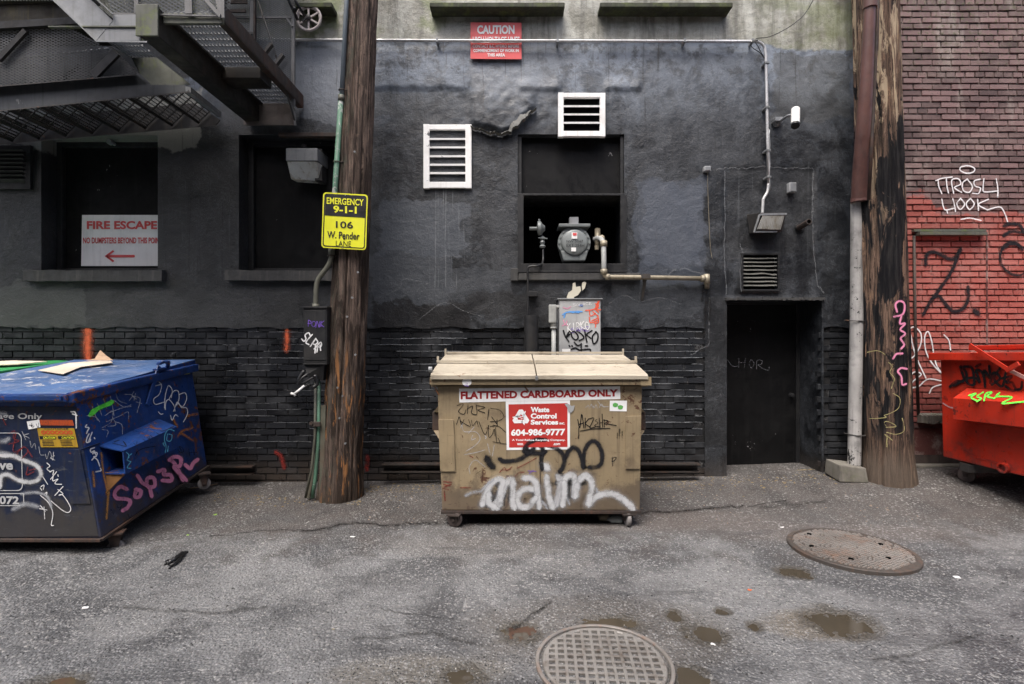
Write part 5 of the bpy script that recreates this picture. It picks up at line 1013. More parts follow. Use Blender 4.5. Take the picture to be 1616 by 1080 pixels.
put('graffiti', [[(420,635),(435,665),(450,680)]], 14, 'softblack', **tb); put('graffiti', [[(515,635),(545,650),(640,640),(700,610),(760,560)]], 8.2, 'softblack', **tb)
put('graffiti', [[(845,580),(800,590),(720,585),(690,570),(720,520),(780,490),(845,490)]], 8.2, 'softblack', **tb)
put('graffiti', [[(-5,520),(30,560),(20,640),(25,700)],[(30,520),(100,540),(165,580),(190,640),(180,690),(160,720)],[(200,620),(225,570),(265,545),(300,580),(325,650),(330,690)],[(330,670),(335,600),(360,530),(400,500),(440,520),(470,590),(465,660),(430,690),(380,695)]], 8.2, 'softblack', **tc)
put('graffiti', [[(195,235),(240,225),(205,280),(245,300),(260,265)],[(275,230),(270,295)],[(270,260),(310,240),(300,290),(340,300),(335,230)],[(340,235),(400,250),(350,270),(400,290)],[(430,260),(420,340)],[(440,255),(510,270),(540,320),(500,350),(440,355)],[(450,320),(495,385),(460,380)],[(490,340),(490,385)],[(190,375),(210,320),(225,375),(245,340)],[(215,350),(290,390),(280,340)],[(300,345),(310,385),(340,350),(350,390)],[(355,355),(400,450),(430,380)],[(425,385),(430,470),(455,450),(470,410),(475,460)],[(440,390),(500,390),(555,435)],[(480,400),(485,505)],[(460,505),(560,522)],[(500,480),(515,515)]], 1.4, 'black', **tb)
put('graffiti', [[(230,385),(250,430),(330,430),(365,480),(330,530),(260,575)],[(310,455),(300,490),(330,480)],[(250,600),(330,585),(400,565)],[(290,740),(285,690),(330,640),(400,690)],[(320,395),(280,440)],[(470,530),(455,610)],[(420,520),(440,600)]], 1.4, 'scratch', **tb)
put('graffiti', [[(400,460),(410,470),(405,480)],[(220,400),(235,370)]], 2, 'scratch', **tb)
put('graffiti', [[(510,730),(545,695),(560,720),(590,700),(600,690)],[(640,700),(700,670),(780,625)],[(520,715),(590,710)],[(625,760),(650,735),(690,730)]], 2.2, 'dullred', **tb)
put('graffiti', [[(95,800),(150,805)],[(95,820),(140,830)],[(100,840),(150,820)],[(90,850),(130,860)],[(100,870),(105,940)],[(220,845),(290,845)],[(290,610),(310,620)]], 2.6, 'dullred', **tb)
put('graffiti', [[(90,500),(120,530),(145,490)],[(128,520),(125,620)],[(120,590),(130,540)],[(330,745),(380,720),(380,790)],[(170,450),(165,500)]], 1.3, 'crack', **tb)
put('graffiti', [[(720,720),(780,725)],[(730,740),(760,715)]], 1.6, 'purple', **tb)
put('graffiti', [[(290,340),(305,400),(320,300),(335,400)],[(300,375),(335,365)],[(345,330),(345,400)],[(370,335),(348,370),(380,395)],[(375,335),(410,330),(380,400),(420,395)],[(430,340),(420,350),(440,365),(415,385),(450,395)],[(450,330),(455,395)],[(470,300),(475,395)],[(455,365),(475,360)],[(485,340),(488,395)],[(483,345),(515,350),(490,370),(530,375),(575,385)],[(310,425),(400,410),(530,405)],[(298,400),(297,480)]], 2.0, 'black', **tc)
put('graffiti', [[(350,250),(370,235),(375,255)],[(385,250),(390,225),(400,250)],[(405,240),(410,255)],[(415,250),(425,230),(435,255)],[(440,205),(470,240),(520,245)],[(450,250),(465,225),(485,250)]], 1.6, 'scratch', **tc)
put('graffiti', [[(545,620),(550,680)],[(545,625),(575,620),(560,645),(545,650)]], 1.6, 'softblack', **tc)
put('scuff_mark', [[(600,410),(598,480)],[(620,430),(618,490)],[(585,440),(583,480)],[(665,410),(668,460)],[(690,430),(692,500)],[(715,450),(712,510)],[(735,430),(733,500)]], 2.4, 'fade' if False else 'crack', **tc)
put('rust_stain', [[(30,100),(34,110),(55,150)],[(700,100),(720,130)]], 4, 'rust', **tb)
# ---- blue dumpster ----
B = thing('dumpster', 'blue dumpster with a bleached lid and pink lettering on its side at the left edge', 'dumpster', (-4.2, 5.1, 0), 'dumpsters in the alley')
nt_, nb_ = P(118,629,4.25), P(160,850,4.25); ft_, fb_ = P(303,582,6.0), P(327,735,6.0); XLb = -4.98
v = [Vector((XLb,4.25,nb_.z)), nb_, fb_, Vector((XLb,6.0,fb_.z)), Vector((XLb,4.25,nt_.z)), nt_, ft_, Vector((XLb,6.0,ft_.z))]
mb = MB(); mb.hexa(v, .014); body = mb.build('body', M['blue_paint'], B)
BF = Plane((0, 4.25, 0), n=(0,-1,0)); BS = Plane(nt_, nb_, ft_)
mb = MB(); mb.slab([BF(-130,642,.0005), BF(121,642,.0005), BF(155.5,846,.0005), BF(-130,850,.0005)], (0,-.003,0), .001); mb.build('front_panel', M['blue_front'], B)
mb = MB(); mb.slab([BF(96,708,.004), BF(127,709,.004), BF(144,795,.004), BF(114,795,.004)], (0,-.010,0), .003); mb.bar(BS(127,710,.004), BS(157,700,.004), .012, .01); mb.build('stiffener', M['blue_front'], B)
mb = MB(); mb.bar(Vector((XLb-.02,4.235,nb_.z-.008)), nb_+Vector((.012,-.015,-.008)), .03, .02); mb.bar(nb_+Vector((.005,-.01,-.008)), fb_+Vector((.005,.02,-.008)), .03, .02); mb.build('bottom_edge', M['steel_rust'], B)
# rim rolled round the top, lid
mb = MB(); r0, r1 = P(112,632,4.22), P(306,583,6.02)
mb.bar(Vector((XLb-.03,4.21,r0.z+.02)), r0+Vector((.0,-.01,.02)), .07, .065, bev=.015); mb.bar(r0+Vector((.01,-.02,.02)), r1+Vector((.01,.02,.02)), .07, .085, bev=.015); mb.build('rim', M['blue_paint'], B)
l0, l1 = P(98,625,4.17), P(308,568,6.03); 
mb = MB(); n_, m_ = 16, 10; g_ = []
for i in range(n_+1):
    for j in range(m_+1):
        u_, w_ = i/n_, j/m_; R_ = l0.lerp(l1, u_); L_ = Vector((XLb-.04, R_.y, R_.z)); p_ = L_.lerp(R_, w_); p_.z += .012*noise.noise(Vector((p_.x*2, p_.y*2, 3)))+.012*math.sin(math.pi*w_)*math.sin(math.pi*u_); g_.append(mb.bm.verts.new(p_))
for i in range(n_):
    for j in range(m_): mb.bm.faces.new((g_[i*(m_+1)+j], g_[i*(m_+1)+j+1], g_[(i+1)*(m_+1)+j+1], g_[(i+1)*(m_+1)+j])).smooth = True
mb.build('lid', M['blue_lid'], B)
mb = MB(); mb.bar(Vector((XLb-.04,4.17,l0.z-.02)), l0+Vector((0,0,-.02)), .022, .034, bev=.004); mb.bar(l0+Vector((-.008,0,-.02)), l1+Vector((-.008,0,-.02)), .022, .034, bev=.004); mb.build('lid_edge', M['blue_paint'], B)
# arm of the lid lock and its pivot
mb = MB(); z8 = dict(); a_ = lambda x, y: (120+x/4.155, 560+y/4.155)
p0, p1 = BS(*a_(545,75), .05), BS(*a_(468,330), .02); mb.bar(p0, p1, .045, .012, BS.n, .002); mb.tube([BS(*a_(540,60),.03), BS(*a_(575,45),.12), BS(*a_(605,50),.10), BS(*a_(600,80),.06)], .020, 8); mb.bar(BS(*a_(520,100),.04), BS(*a_(600,85),.04), .05, .02); mb.build('lock_arm', M['blue_paint'], B)
# fork pocket
X_ = lambda p_, dx: Vector((p_.x+dx, p_.y, p_.z))
i0, i1 = BS(157,703.5), BS(250,661); j0, j1 = BS(166,738), BS(252,690)
D0, D1_ = i0.y, i1.y; oT0 = P(194.5,711.8,D0); oB0 = P(198,749,D0); oT1 = P(279,673,D1_); oB1 = P(281,706,D1_)
mb = MB(); s_ = Vector((-.005,0,0))
mb.slab([i0+s_, oT0, oT1, i1+s_], (0,0,-.010)); mb.slab([oT0, oB0, oB1, oT1], (-.010,0,0)); mb.slab([Vector((j0.x-.02,oB0.y,oB0.z)), oB0, oB1, Vector((j1.x-.02,oB1.y,oB1.z))], (0,0,.008)); mb.slab([i1+s_, oT1, oB1, Vector((j1.x-.02,oB1.y,oB1.z))], (0,-.01,0)); mb.build('fork_pocket', M['blue_paint'], B)
mb = MB(); mb.prism([Vector((BS(198,749).x-.02,oB0.y+.05,oB0.z)), oB0+Vector((-.02,.02,0)), BS(170,776), BS(166,745)], (0,.02,0)); mb.build('pocket_gusset', paint('rusted gusset', (.22,.10,.03), grime=(.01,.02,.06), ga=.5, rough=.7), B)
caster(B, P(183,865,4.42)+Vector((0,0,.0)), .066, (.35,-.94,0), M['wheel_grey'], top=nb_.z-.01)
caster(B, P(322,763,5.8), .065, (.6,-.8,0), M['wheel_grey'], top=fb_.z-.03); caster(B, (-4.75,4.5,.075), .07, (1,0,0), M['rubber'], top=nb_.z-.01); caster(B, (-4.7,5.8,.08), .07, (1,0,0), M['rubber'], top=fb_.z-.03)
# markings on the front
def blf(nm, st, wd, mat, pl=None, **k): return strokes(nm, st, pl or BFo, wd, SP[mat], B, **k)
BFo = Plane((0, 4.2445, 0), n=(0,-1,0)); b7 = dict(org=(0,620), sc=4.322); b8 = dict(org=(120,560), sc=4.155)
mb = MB(); text_mb(mb, 'Garbage Only', R4(-43,652,66.5,664,.5), BFo, .02); text_mb(mb, 've', R4(-2,731,20.5,742), BFo, .035); text_mb(mb, '072', R4(-1,783,30,796,.5), BFo, .035)
def outline(mb, pts, wd, pl, off=.004, close=True):
    n_ = len(pts); c_ = Vector((sum(p[0] for p in pts)/n_, sum(p[1] for p in pts)/n_)); q_ = []
    for p in pts:
        d_ = (c_-Vector(p)); q_.append(Vector(p)+Vector((math.copysign(min(wd, abs(d_.x)), d_.x), math.copysign(min(wd, abs(d_.y)), d_.y))))
    A_ = [mb.bm.verts.new(pl(p[0], p[1], off)) for p in pts]; B_ = [mb.bm.verts.new(pl(p.x, p.y, off)) for p in q_]
    for k in range(n_): mb.bm.faces.new((A_[k], A_[(k+1)%n_], B_[(k+1)%n_], B_[k]))
outline(mb, rounded(-90,683,34,775,8,shear=(2,0)), 1.2, BFo); outline(mb, [(-60,778.5),(37.5,778.5),(38.5,798.5),(-60,799.5)], 1.3, BFo); mb.build('lettering', flat('faded white print', (.48,.49,.50)), B)
mb = MB(); sheet(mb, [(58.5,676),(117,676),(123.5,706),(64.5,706)], BFo, .003); s4 = mb.build('sticker', paint('dull yellow sticker', (.42,.26,.02), grime=(.12,.08,.03), ga=.5), B)
mb = MB(); sheet(mb, [(58,662.5),(114.5,663),(117,672),(60,671.5)], BFo, .003); s5 = mb.build('sticker', paint('orange red sticker', (.42,.08,.03), ga=.4), B)
mb = MB(); text_mb(mb, 'DO NOT PARK', [(63,664),(113,664.5),(115,670.5),(65,670.5)], BFo, .06, off=.005)
for y_ in (681,): text_mb(mb, 'OOOOOOO', [(64,y_-1.5),(114,y_-1.5),(115.5,y_+5),(65.5,y_+5)], BFo, .07, off=.005)
mb.build('lettering', flat('orange print', (.55,.09,.02)), s4)
mb = MB()
text_mb(mb, 'IN FRONT OF THIS', [(68,672.8),(108,672.8),(108,674.6),(68,674.6)], BFo, .0, off=.005); text_mb(mb, 'CONTAINER', [(70,676),(108,676),(108,678.5),(70,678.5)], BFo, .0, off=.005)
for x_ in (62, 91): mb.face([BFo(x_+a, y, .0045) for a, y in ((0,688.5),(25.5,688.5),(26.5,693.5),(1,693.5))])
for i in range(4):
    for x_ in (66, 95): mb.face([BFo(x_+a+i*.6, y, .0045) for a, y in ((0,695.5+i*2.4),(18,695.5+i*2.4),(18,696.5+i*2.4),(0,696.5+i*2.4))])
mb.build('lettering', M['print_black'], s4)
mb = MB(); text_mb(mb, 'CAUTION', [(68,689.3),(87,689.3),(87,692.8),(68,692.8)], BFo, .02, off=.006); text_mb(mb, 'CAUTION', [(97,689.3),(116,689.3),(116.5,692.8),(97.5,692.8)], BFo, .02, off=.006); mb.build('lettering', M['sign_yellow'], s4)
mb = MB(); sheet(mb, [(42,665.5),(62,662.5),(64,674.5),(45,678)], BFo, .0055); s6 = mb.build('sticker', M['sign_white'], B); strokes('graffiti', scrawl(45,667,61,675,5,3), BFo, .9, SP['softblack'], s6, off=.007)
blf('graffiti', [[(-40,420),(30,430),(90,430),(170,465),(250,500),(280,550),(250,600),(180,610),(110,590),(60,560),(10,570),(0,640)]], 8.5, 'softwhite', **b7)
blf('graffiti', [[(-20,330),(30,330),(50,320)],[(0,410),(60,420)],[(-10,140),(30,145)]], 12, 'fade', **b7); blf('graffiti', [[(150,690),(230,680),(290,690),(330,720),(350,780)]], 8, 'fade', **b7); blf('graffiti', [[(100,790),(170,760),(250,775)]], 12, 'fade', **b7)
blf('graffiti', [[(320,480),(340,500),(320,520),(345,540)],[(340,540),(365,530),(360,560)],[(345,590),(385,540)],[(365,560),(360,600),(390,590)],[(395,560),(397,570)],[(395,590),(375,620),(420,625)],[(375,700),(430,640)],[(395,660),(430,690),(400,700),(430,700),(480,780),(470,815),(430,805),(350,740)],[(275,700),(330,750),(360,820),(350,900),(365,905)],[(270,790),(320,800)],[(275,770),(310,810)],[(300,780),(305,860)],[(290,570),(325,625)],[(280,640),(300,630),(295,660)],[(305,690),(320,680),(315,710)],[(275,650),(285,665)]], 1.7, 'white', **b7)
blf('graffiti', [[(150,265),(175,320)],[(195,280),(165,290),(200,310)],[(205,330),(215,375),(235,345),(245,385)],[(265,370),(275,420),(300,425)],[(310,420),(320,450),(340,400),(360,460),(365,405)],[(370,430),(345,445),(375,460)]], 1.5, 'scratch', **b7)
blf('graffiti', [[(60,280),(100,260),(90,310),(130,330),(60,350)],[(110,270),(90,400),(150,380)],[(110,420),(160,370),(190,400),(150,450)],[(190,390),(220,440)],[(190,510),(180,560),(230,540)],[(200,530),(290,505)],[(20,180),(40,220)]], 2.4, 'dullred', **b7)
blf('graffiti', [[(485,130),(515,140),(520,240)],[(495,145),(525,155)]], 2.4, 'white', **b7)
# markings on the side
def bls(nm, st, wd, mat, pl=None, **k): return strokes(nm, st, pl or BS, wd, SP[mat], B, off=.005, **k)
bls('graffiti', [[(70,460),(62,475),(85,480),(75,500),(70,515)],[(85,520),(72,545),(68,575),(90,570),(95,555)],[(105,510),(80,575)],[(120,545),(123,550)]], 2.2, 'white', **b8)
bls('graffiti', [[(120,610),(95,620),(100,640),(120,630),(110,650)],[(105,690),(140,650),(120,640),(135,665),(115,670),(140,690),(155,730)],[(160,745),(163,760),(130,768)]], 2.2, 'white', **b8)
bls('graffiti', [[(330,880),(290,865),(255,900),(265,940),(320,945),(355,960),(340,1000),(310,1020)],[(395,885),(385,930),(415,930),(425,895),(395,885)],[(405,795),(435,840),(480,870),(495,925)],[(460,850),(470,810),(510,810),(515,860),(480,870)],[(540,765),(580,755),(575,785),(620,790),(625,825),(570,825)],[(620,690),(650,720),(700,820)],[(615,690),(645,670),(685,680),(680,730),(640,735),(690,790),(720,820)],[(720,725),(750,745),(770,710),(795,690)]], 6.8, 'pink', **b8)
bls('graffiti', [[(520,205),(560,200),(545,260),(510,290),(520,325),(580,310)],[(580,350),(585,270),(605,205),(630,230),(625,280)],[(585,360),(590,310),(610,295),(640,330),(650,370)],[(610,290),(640,240),(670,240),(675,290),(660,330)],[(680,260),(715,250),(725,290),(700,340),(670,320)],[(640,370),(665,310),(690,345),(725,350),(730,390),(705,440)],[(525,180),(555,160),(575,155)],[(540,375),(555,390),(570,388)],[(620,400),(630,430),(650,395),(670,405)],[(560,195),(545,180)]], 1.7, 'white', **b8)
bls('graffiti', [[(100,385),(150,350),(235,310)]], 7, 'lime', **b8); bls('graffiti', [[(110,370),(170,340),(225,320)],[(95,395),(130,365)]], 7, 'lime', **b8)
bls('graffiti', [[(70,400),(130,410),(155,440)],[(105,340),(140,430)],[(140,320),(170,400)],[(180,290),(200,350)],[(225,270),(250,400)],[(260,255),(280,300),(330,320)],[(250,300),(310,340),(360,330)],[(320,260),(370,265),(350,300)],[(190,400),(240,370),(230,440),(170,480)],[(200,440),(290,400),(340,375),(345,420)],[(170,490),(210,500),(200,540)],[(240,410),(260,460),(210,470)],[(260,440),(300,460),(305,520)],[(220,380),(300,350),(360,340)],[(380,240),(370,270),(420,290),(400,380)],[(395,310),(430,320)]], 1.3, 'scratch', **b8)
bls('graffiti', [[(365,270),(395,290)],[(390,255),(380,300)],[(520,180),(560,165)]], 2.6, 'fade', **b8)
bls('rust_stain', [[(660,540),(700,500),(760,480)],[(640,430),(660,470)],[(700,520),(760,560)],[(730,400),(790,390)]], 6, 'rust', **b8)
bls('rust_stain', [[(215,900),(205,1000),(200,1070)],[(205,890),(180,780),(165,650)],[(110,770),(120,860)]], 6, 'rustlight', **b8); bls('rust_stain', [[(200,900),(235,840),(250,800)]], 6, 'rustlight', **b8)
bls('graffiti', [[(680,600),(700,615),(705,635),(685,640),(670,625),(680,600)],[(685,610),(690,635)],[(740,620),(745,660)],[(770,620),(775,655)],[(745,640),(790,640)]], 1.3, 'black', **b8)
bls('graffiti', [[(470,330),(478,335)]], 2, 'crack', **b8)
PF = Plane(oT0, oB0, oT1); PT = Plane(i0, oT0, oT1)
bls('graffiti', [[(645,500),(610,490),(585,520),(580,560),(590,600),(585,640)],[(600,520),(595,560),(620,565),(630,530),(610,520)],[(580,580),(570,580),(580,600)],[(605,600),(600,635)]], 1.7, 'cyan', PF, **b8)
bls('graffiti', [[(330,640),(345,655),(340,680)],[(350,670),(335,690),(355,700)],[(360,700),(335,740),(360,745)],[(365,650),(350,660)]], 1.6, 'cyan', PF, **b8)
bls('graffiti', [[(240,580),(280,590),(330,600),(300,560),(250,570)],[(290,540),(330,600)],[(320,520),(390,590),(400,560)],[(360,510),(450,560)],[(400,500),(480,550),(470,520)],[(430,485),(500,540)],[(460,470),(540,520)],[(500,465),(560,500),(640,470)],[(280,560),(420,500),(500,470)]], 1.2, 'black', PT, **b8)
bls('graffiti', [[(395,640),(440,615),(520,600)],[(390,660),(400,640)]], 1.3, 'black', PF, **b8)
mb = MB(); sheet(mb, [a_(700,105), a_(745,100), a_(748,125), a_(703,132)], BS, .005); mb.build('sticker', M['sign_yellow'], B)
ob = MB(); cb = [P(104,588,5.3), P(120,574,5.75), P(172,572,5.75), P(176,580,5.5), P(150,590,5.25)]
for p_ in cb: pass
lz = lambda px, py, D, o=.02: P(px, py, D)
mb = MB()
def lidz(px, D):                     # point over the blue lid
    x = (px-CX)*D/F; u_ = (D-4.17)/(6.03-4.17); return Vector((x, D, l0.z+(l1.z-l0.z)*u_+.028))
pts = [lidz(60,5.15), lidz(100,4.95), lidz(128,5.35), lidz(178,5.62), lidz(172,5.8), lidz(110,5.6)]
mb.prism(pts, (0,0,.006)); tag(mb.build('cardboard_sheet', M['cardboard_pale'], base=pts[0]), 'pale torn sheet of cardboard lying on the blue lid', 'cardboard')
mb = MB(); b_ = lidz(135,5.74); pts = [lidz(135,5.74)+Vector((0,0,.008)), lidz(178,5.76)+Vector((0,0,.008)), P(168,562,5.80), P(158,553,5.82), P(152,562,5.8), P(150,566,5.78)]
mb.prism(pts, (0,.006,.0)); tag(mb.build('cardboard_flap', M['cardboard'], base=b_), 'brown triangular cardboard flap standing up on the blue lid', 'cardboard')
# ---- green dumpster ----
Gd = thing('dumpster', 'green dumpster mostly hidden behind the blue one, only its lid showing', 'dumpster', (-5.9, 5.4, 0), 'dumpsters in the alley')
mb = MB(); mb.hexa([(-6.7,4.75,.16),(-5.10,4.75,.16),(-5.10,6.05,.16),(-6.7,6.05,.16),(-6.7,4.75,1.30),(-5.10,4.75,1.30),(-5.10,6.05,1.40),(-6.7,6.05,1.40)], .012); mb.build('body', M['green_paint'], Gd)
lid(-6.75, -5.03, 'lid', M['green_lid'], [(4.70,1.352),(4.72,1.366),(5.2,1.41),(5.9,1.462),(6.10,1.470)], Gd, .035, .02)
for x_ in (-6.5, -5.3): caster(Gd, (x_,4.9,.08), .07, (1,0,0), M['rubber'], top=.16); caster(Gd, (x_,5.9,.08), .07, (1,0,0), M['rubber'], top=.16)
mb = MB(); mb.prism([(-5.95,5.2,1.438),(-5.15,5.5,1.462),(-5.08,5.75,1.476),(-5.5,5.8,1.482),(-6.0,5.5,1.46)], (0,0,.01)); tag(mb.build('cardboard_sheet', M['cardboard_pale'], base=(-5.5,5.5,1.45)), 'pale flat cardboard lying on the green lid', 'cardboard')
# ---- red dumpster ----
R_d = thing('dumpster', 'bright red dumpster with a raised arm and black tag at the right edge', 'dumpster', (5.6, 5.4, .1), 'dumpsters in the alley')
ra, rb_ = P(1484,566,6.0), P(1488,721,6.0); rc, rd = P(1616,566,5.16), P(1616,752,5.16)
ext = (rc-ra)*(1.85); e2 = (rd-rb_)*1.85; wv = Vector((1.75,.25,0))
v = [rb_, rb_+e2, rb_+e2+wv, rb_+wv, ra, ra+ext, ra+ext+wv, ra+wv]
mb = MB(); mb.hexa(v, .014); mb.build('body', M['red_paint'], R_d)
RS = Plane(ra, rb_, rd); dv = ext.normalized()
mb = MB(); t0, t1 = P(1474,563,6.03), P(1616,563,5.13); t1 = t0+(t1-t0)*1.9
mb.bar(t0-dv*.03, t1, .09, .085, bev=.008); mb.bar(t0+Vector((0,.02,0)), t0+wv+Vector((.05,.03,0)), .09, .085, bev=.008); mb.build('rim', M['red_paint'], R_d)
mb = MB(); n_ = 14
m0 = P(1528,550,5.85)+Vector((.0,0,0)); m1 = m0+dv*1.55
q_ = [m0, m1, m1+wv*.98, m0+wv*.98]; mb.slab([p+Vector((0,0,-.02)) for p in q_], (0,0,.05), .01); mb.build('lid', M['red_paint'], R_d)
mb = MB(); r_ = lambda x, y: (1320+x/3.176, 440+y/3.176)
mb.bar(RS(*r_(668,332),.10), RS(*r_(860,455),.09), .04, .014, RS.n, .002); mb.bar(RS(*r_(850,462),.09), RS(*r_(915,425),.09), .045, .02, RS.n, .003); mb.build('lock_arm', M['red_paint'], R_d)
mb = MB(); mb.bar(RS(*r_(870,460),.05), RS(*r_(960,505),.05), .035, .014, RS.n, .002); mb.build('lock_arm', flat('bare pink grey steel', (.45,.22,.2)), R_d)
nrm = RS.n.copy(); nrm.z = 0; nrm.normalize(); 
pk0t, pk0b = RS(1522,613), RS(1520,664); pk1t, pk1b = RS(1616,618), RS(1616,690)
o0t = RS(1521,629,.0); 
D0_ = pk0t.y
A_ = [pk0t, RS(1522,613)+(rc-ra)*1.35]; 
mb = MB()
pa = P(1526,613,pk0t.y); pb = P(1511,630,pk0t.y-.02); pc = P(1512,663,pk0t.y-.02)
up_ = pa; L_ = (rc-ra)*1.25
root0 = Vector((RS(1526,613).x, RS(1526,613).y, RS(1526,613).z))
O = nrm*.17; T0 = root0; T1 = root0+O+Vector((0,0,-.105)); T2 = T1+Vector((0,0,-.225)); T3 = root0+Vector((0,0,-.42))
mb.prism([T0, T1, T2, T3+Vector((0,0,.06))], L_); mb.build('fork_pocket', M['red_paint'], R_d)
mb = MB(); mb.lathe(RS(1589,738,-.02), RS.n, [(0,.055),(.06,.055),(.062,.038),(.03,.036)], 20); mb.build('drain_plug', M['red_paint'], R_d)
RPo = Plane(T1, T2, T1+L_); RPt = Plane(T0, T1, T0+L_)
c9 = dict(org=(1320,440), sc=3.176)
strokes('graffiti', [[(570,540),(600,515),(640,510),(620,440),(650,470),(655,520),(690,530),(680,450),(640,440)],[(590,535),(660,500),(700,500),(720,520),(700,460),(730,470),(745,520)],[(745,540),(740,460),(770,500),(765,440)],[(770,520),(790,470),(820,500),(780,530)],[(820,450),(790,500),(830,540),(850,470)],[(830,500),(880,490),(850,520),(880,520),(900,555),(925,550),(930,520)],[(700,440),(720,430)],[(850,540),(880,560),(915,555)]], RS, 4.6, SP['black'], R_d, off=.005, **c9)
strokes('graffiti', [[(665,585),(700,575),(675,595),(700,610)],[(735,570),(705,590),(725,600),(705,615)],[(740,610),(750,575),(780,570),(755,590),(790,600)],[(790,600),(820,570),(800,590),(830,590),(880,595),(830,625),(900,620),(960,615)]], RPt, 3.0, SP['lime'], R_d, off=.005, **c9)
strokes('rust_stain', [[(545,595),(550,600)]], RS, 7, SP['dullred'], R_d, off=.005, **c9); strokes('scuff_mark', [[(535,625),(570,645),(605,650)]], RS, 4, SP['fade'], R_d, off=.005, **c9)
strokes('rust_stain', [[(700,900),(760,910),(830,930)],[(640,860),(700,890)]], RS, 3, SP['dullred'], R_d, off=.005, **c9)
cw = rb_+dv*.15+Vector((.1,.0,0)); caster(R_d, (cw.x+.02, cw.y, gz(cw.x,cw.y)+.08), .08, (1,.6,0), M['rubber'], top=rb_.z-.01); caster(R_d, (cw.x+1.4, cw.y+.1, gz(cw.x+1.4,cw.y)+.08), .08, (1,.6,0), M['rubber'], top=rb_.z-.01)
for dx in (.1, 1.5): c_ = rb_+e2; caster(R_d, (c_.x+dx, c_.y+.15, .08), .08, (1,.2,0), M['rubber'], top=rb_.z-.01)
mb = MB(); mb.box(rb_.x+.02, rb_.x+1.6, rb_.y-.32, rb_.y-.2, rb_.z-.10, rb_.z-.015); mb.build('axle_channel', M['steel_dark'], R_d)
# ---------- fire escape ----------
FE = thing('fire_escape', 'weathered steel fire escape with mesh railings and a raised stair at the upper left', 'fire escape', (-3.0, 6.25, 4.3))
def fe(mb, name, mat): return mb.build(name, mat, FE)
def front_poly(mb, pts, D, th): mb.prism([P(x, y, D) for x, y in pts], (0, th, 0))
def mesh_panel(mb, quad, D, pitch=.045, wire=.008, ratio=.5):
    """expanded metal: crossing slanted strands clipped to a convex outline in the plane y = D"""
    pts = [P(x, y, D) for x, y in quad]; poly = [(p.x, p.z) for p in pts]; x0 = min(p[0] for p in poly); x1 = max(p[0] for p in poly); z0 = min(p[1] for p in poly); z1 = max(p[1] for p in poly)
    area = sum(poly[i][0]*poly[(i+1)%len(poly)][1]-poly[(i+1)%len(poly)][0]*poly[i][1] for i in range(len(poly))); sg = 1 if area > 0 else -1
    for sl_ in (ratio, -ratio):
        h = pitch*ratio; k = -(x1-x0)*ratio
        while k < (z1-z0)+(x1-x0)*ratio:
            zb = z0+k if sl_ > 0 else z0+k
            a = Vector((x0-.01, zb)); b = Vector((x1+.01, zb+sl_*(x1-x0)))
            t0, t1 = 0.0, 1.0; d_ = b-a; ok = True
            for i in range(len(poly)):
                e0 = Vector(poly[i]); e1 = Vector(poly[(i+1)%len(poly)]); nn = Vector((-(e1-e0).y, (e1-e0).x))*sg; den = nn.dot(d_); num = nn.dot(e0-a)
                if abs(den) < 1e-9:
                    if num > 0: ok = False
                    continue
                t = num/den
                if den > 0: t0 = max(t0, t)
                else: t1 = min(t1, t)
            if ok and t1-t0 > .001:
                p, q_ = a+d_*t0, a+d_*t1; w_ = wire/2; oy = .004 if sl_ > 0 else 0
                mb.face([(p.x, D+oy, p.y-w_), (q_.x, D+oy, q_.y-w_), (q_.x, D+oy-.003, q_.y+w_), (p.x, D+oy-.003, p.y+w_)])
            k += h
def grating(mb, x0, x1, y0, y1, z, px_, py_, t=.022):
    x = x0
    while x <= x1: mb.box(x-.0025, x+.0025, y0, y1, z, z+t); x += px_
    y = y0
    while y <= y1: mb.box(x0, x1, y-.004, y+.004, z+.006, z+t+.002); y += py_
# balcony
ZF = 4.50; M['steel_mid'] = paint('mid grey steel', (.14,.14,.14), grime=(.05,.04,.035), ga=.5, rough=.5)
M['tread_dark'] = paint('dark tread bars', (.016,.015,.014), grime=(.05,.035,.02), ga=.4)
fe(MB().box(-3.14, -2.975, 4.42, 6.29, 4.285, ZF+.03, .006), 'main_beam', M['tread_dark'])
mb = MB(); mb.box(-3.15, -2.965, 4.40, 4.419, 4.275, ZF+.04, .004); mb.box(-2.964, -2.46, 4.47, 4.50, 4.42, ZF+.01, .004); mb.box(-3.9, -3.16, 4.42, 4.45, 4.36, 4.37); fe(mb, 'edge_beam', M['steel_moss'])
mb = MB(); mb.box(-2.56, -2.49, 4.52, 6.28, ZF-.02, ZF-.008, .002); mb.box(-2.50, -2.488, 4.52, 6.28, ZF-.007, ZF+.13, .002); fe(mb, 'side_beam', M['steel_rust'])
mb = MB(); mb.box(-2.97, -2.57, 5.37, 5.62, ZF-.10, ZF+.01, .004); mb.box(-2.97, -2.93, 4.5, 6.2, ZF-.02, ZF); fe(mb, 'cross_beam', M['tread_dark'])
fe(MB().box(-3.16, -2.57, 6.19, 6.21, 4.245, 4.50, .003), 'wall_beam', paint('rust stained end plate', (.13,.11,.10), grime=(.05,.03,.02), ga=.6))
mb = MB(); grating(mb, -2.95, -2.57, 4.50, 5.36, ZF+.012, .033, .10, .03); grating(mb, -2.95, -2.57, 5.63, 6.18, ZF+.012, .033, .10, .03); grating(mb, -5.2, -3.16, 4.5, 6.2, ZF+.35, .06, .12) if False else None; fe(mb, 'grating_floor', M['steel_grey'])
mb = MB(); mesh_panel(mb, [(146,-60),(400,-60),(351,27),(178,23)], 4.47, .05, .011, .6); fe(mb, 'mesh_railing', M['steel_grey'])
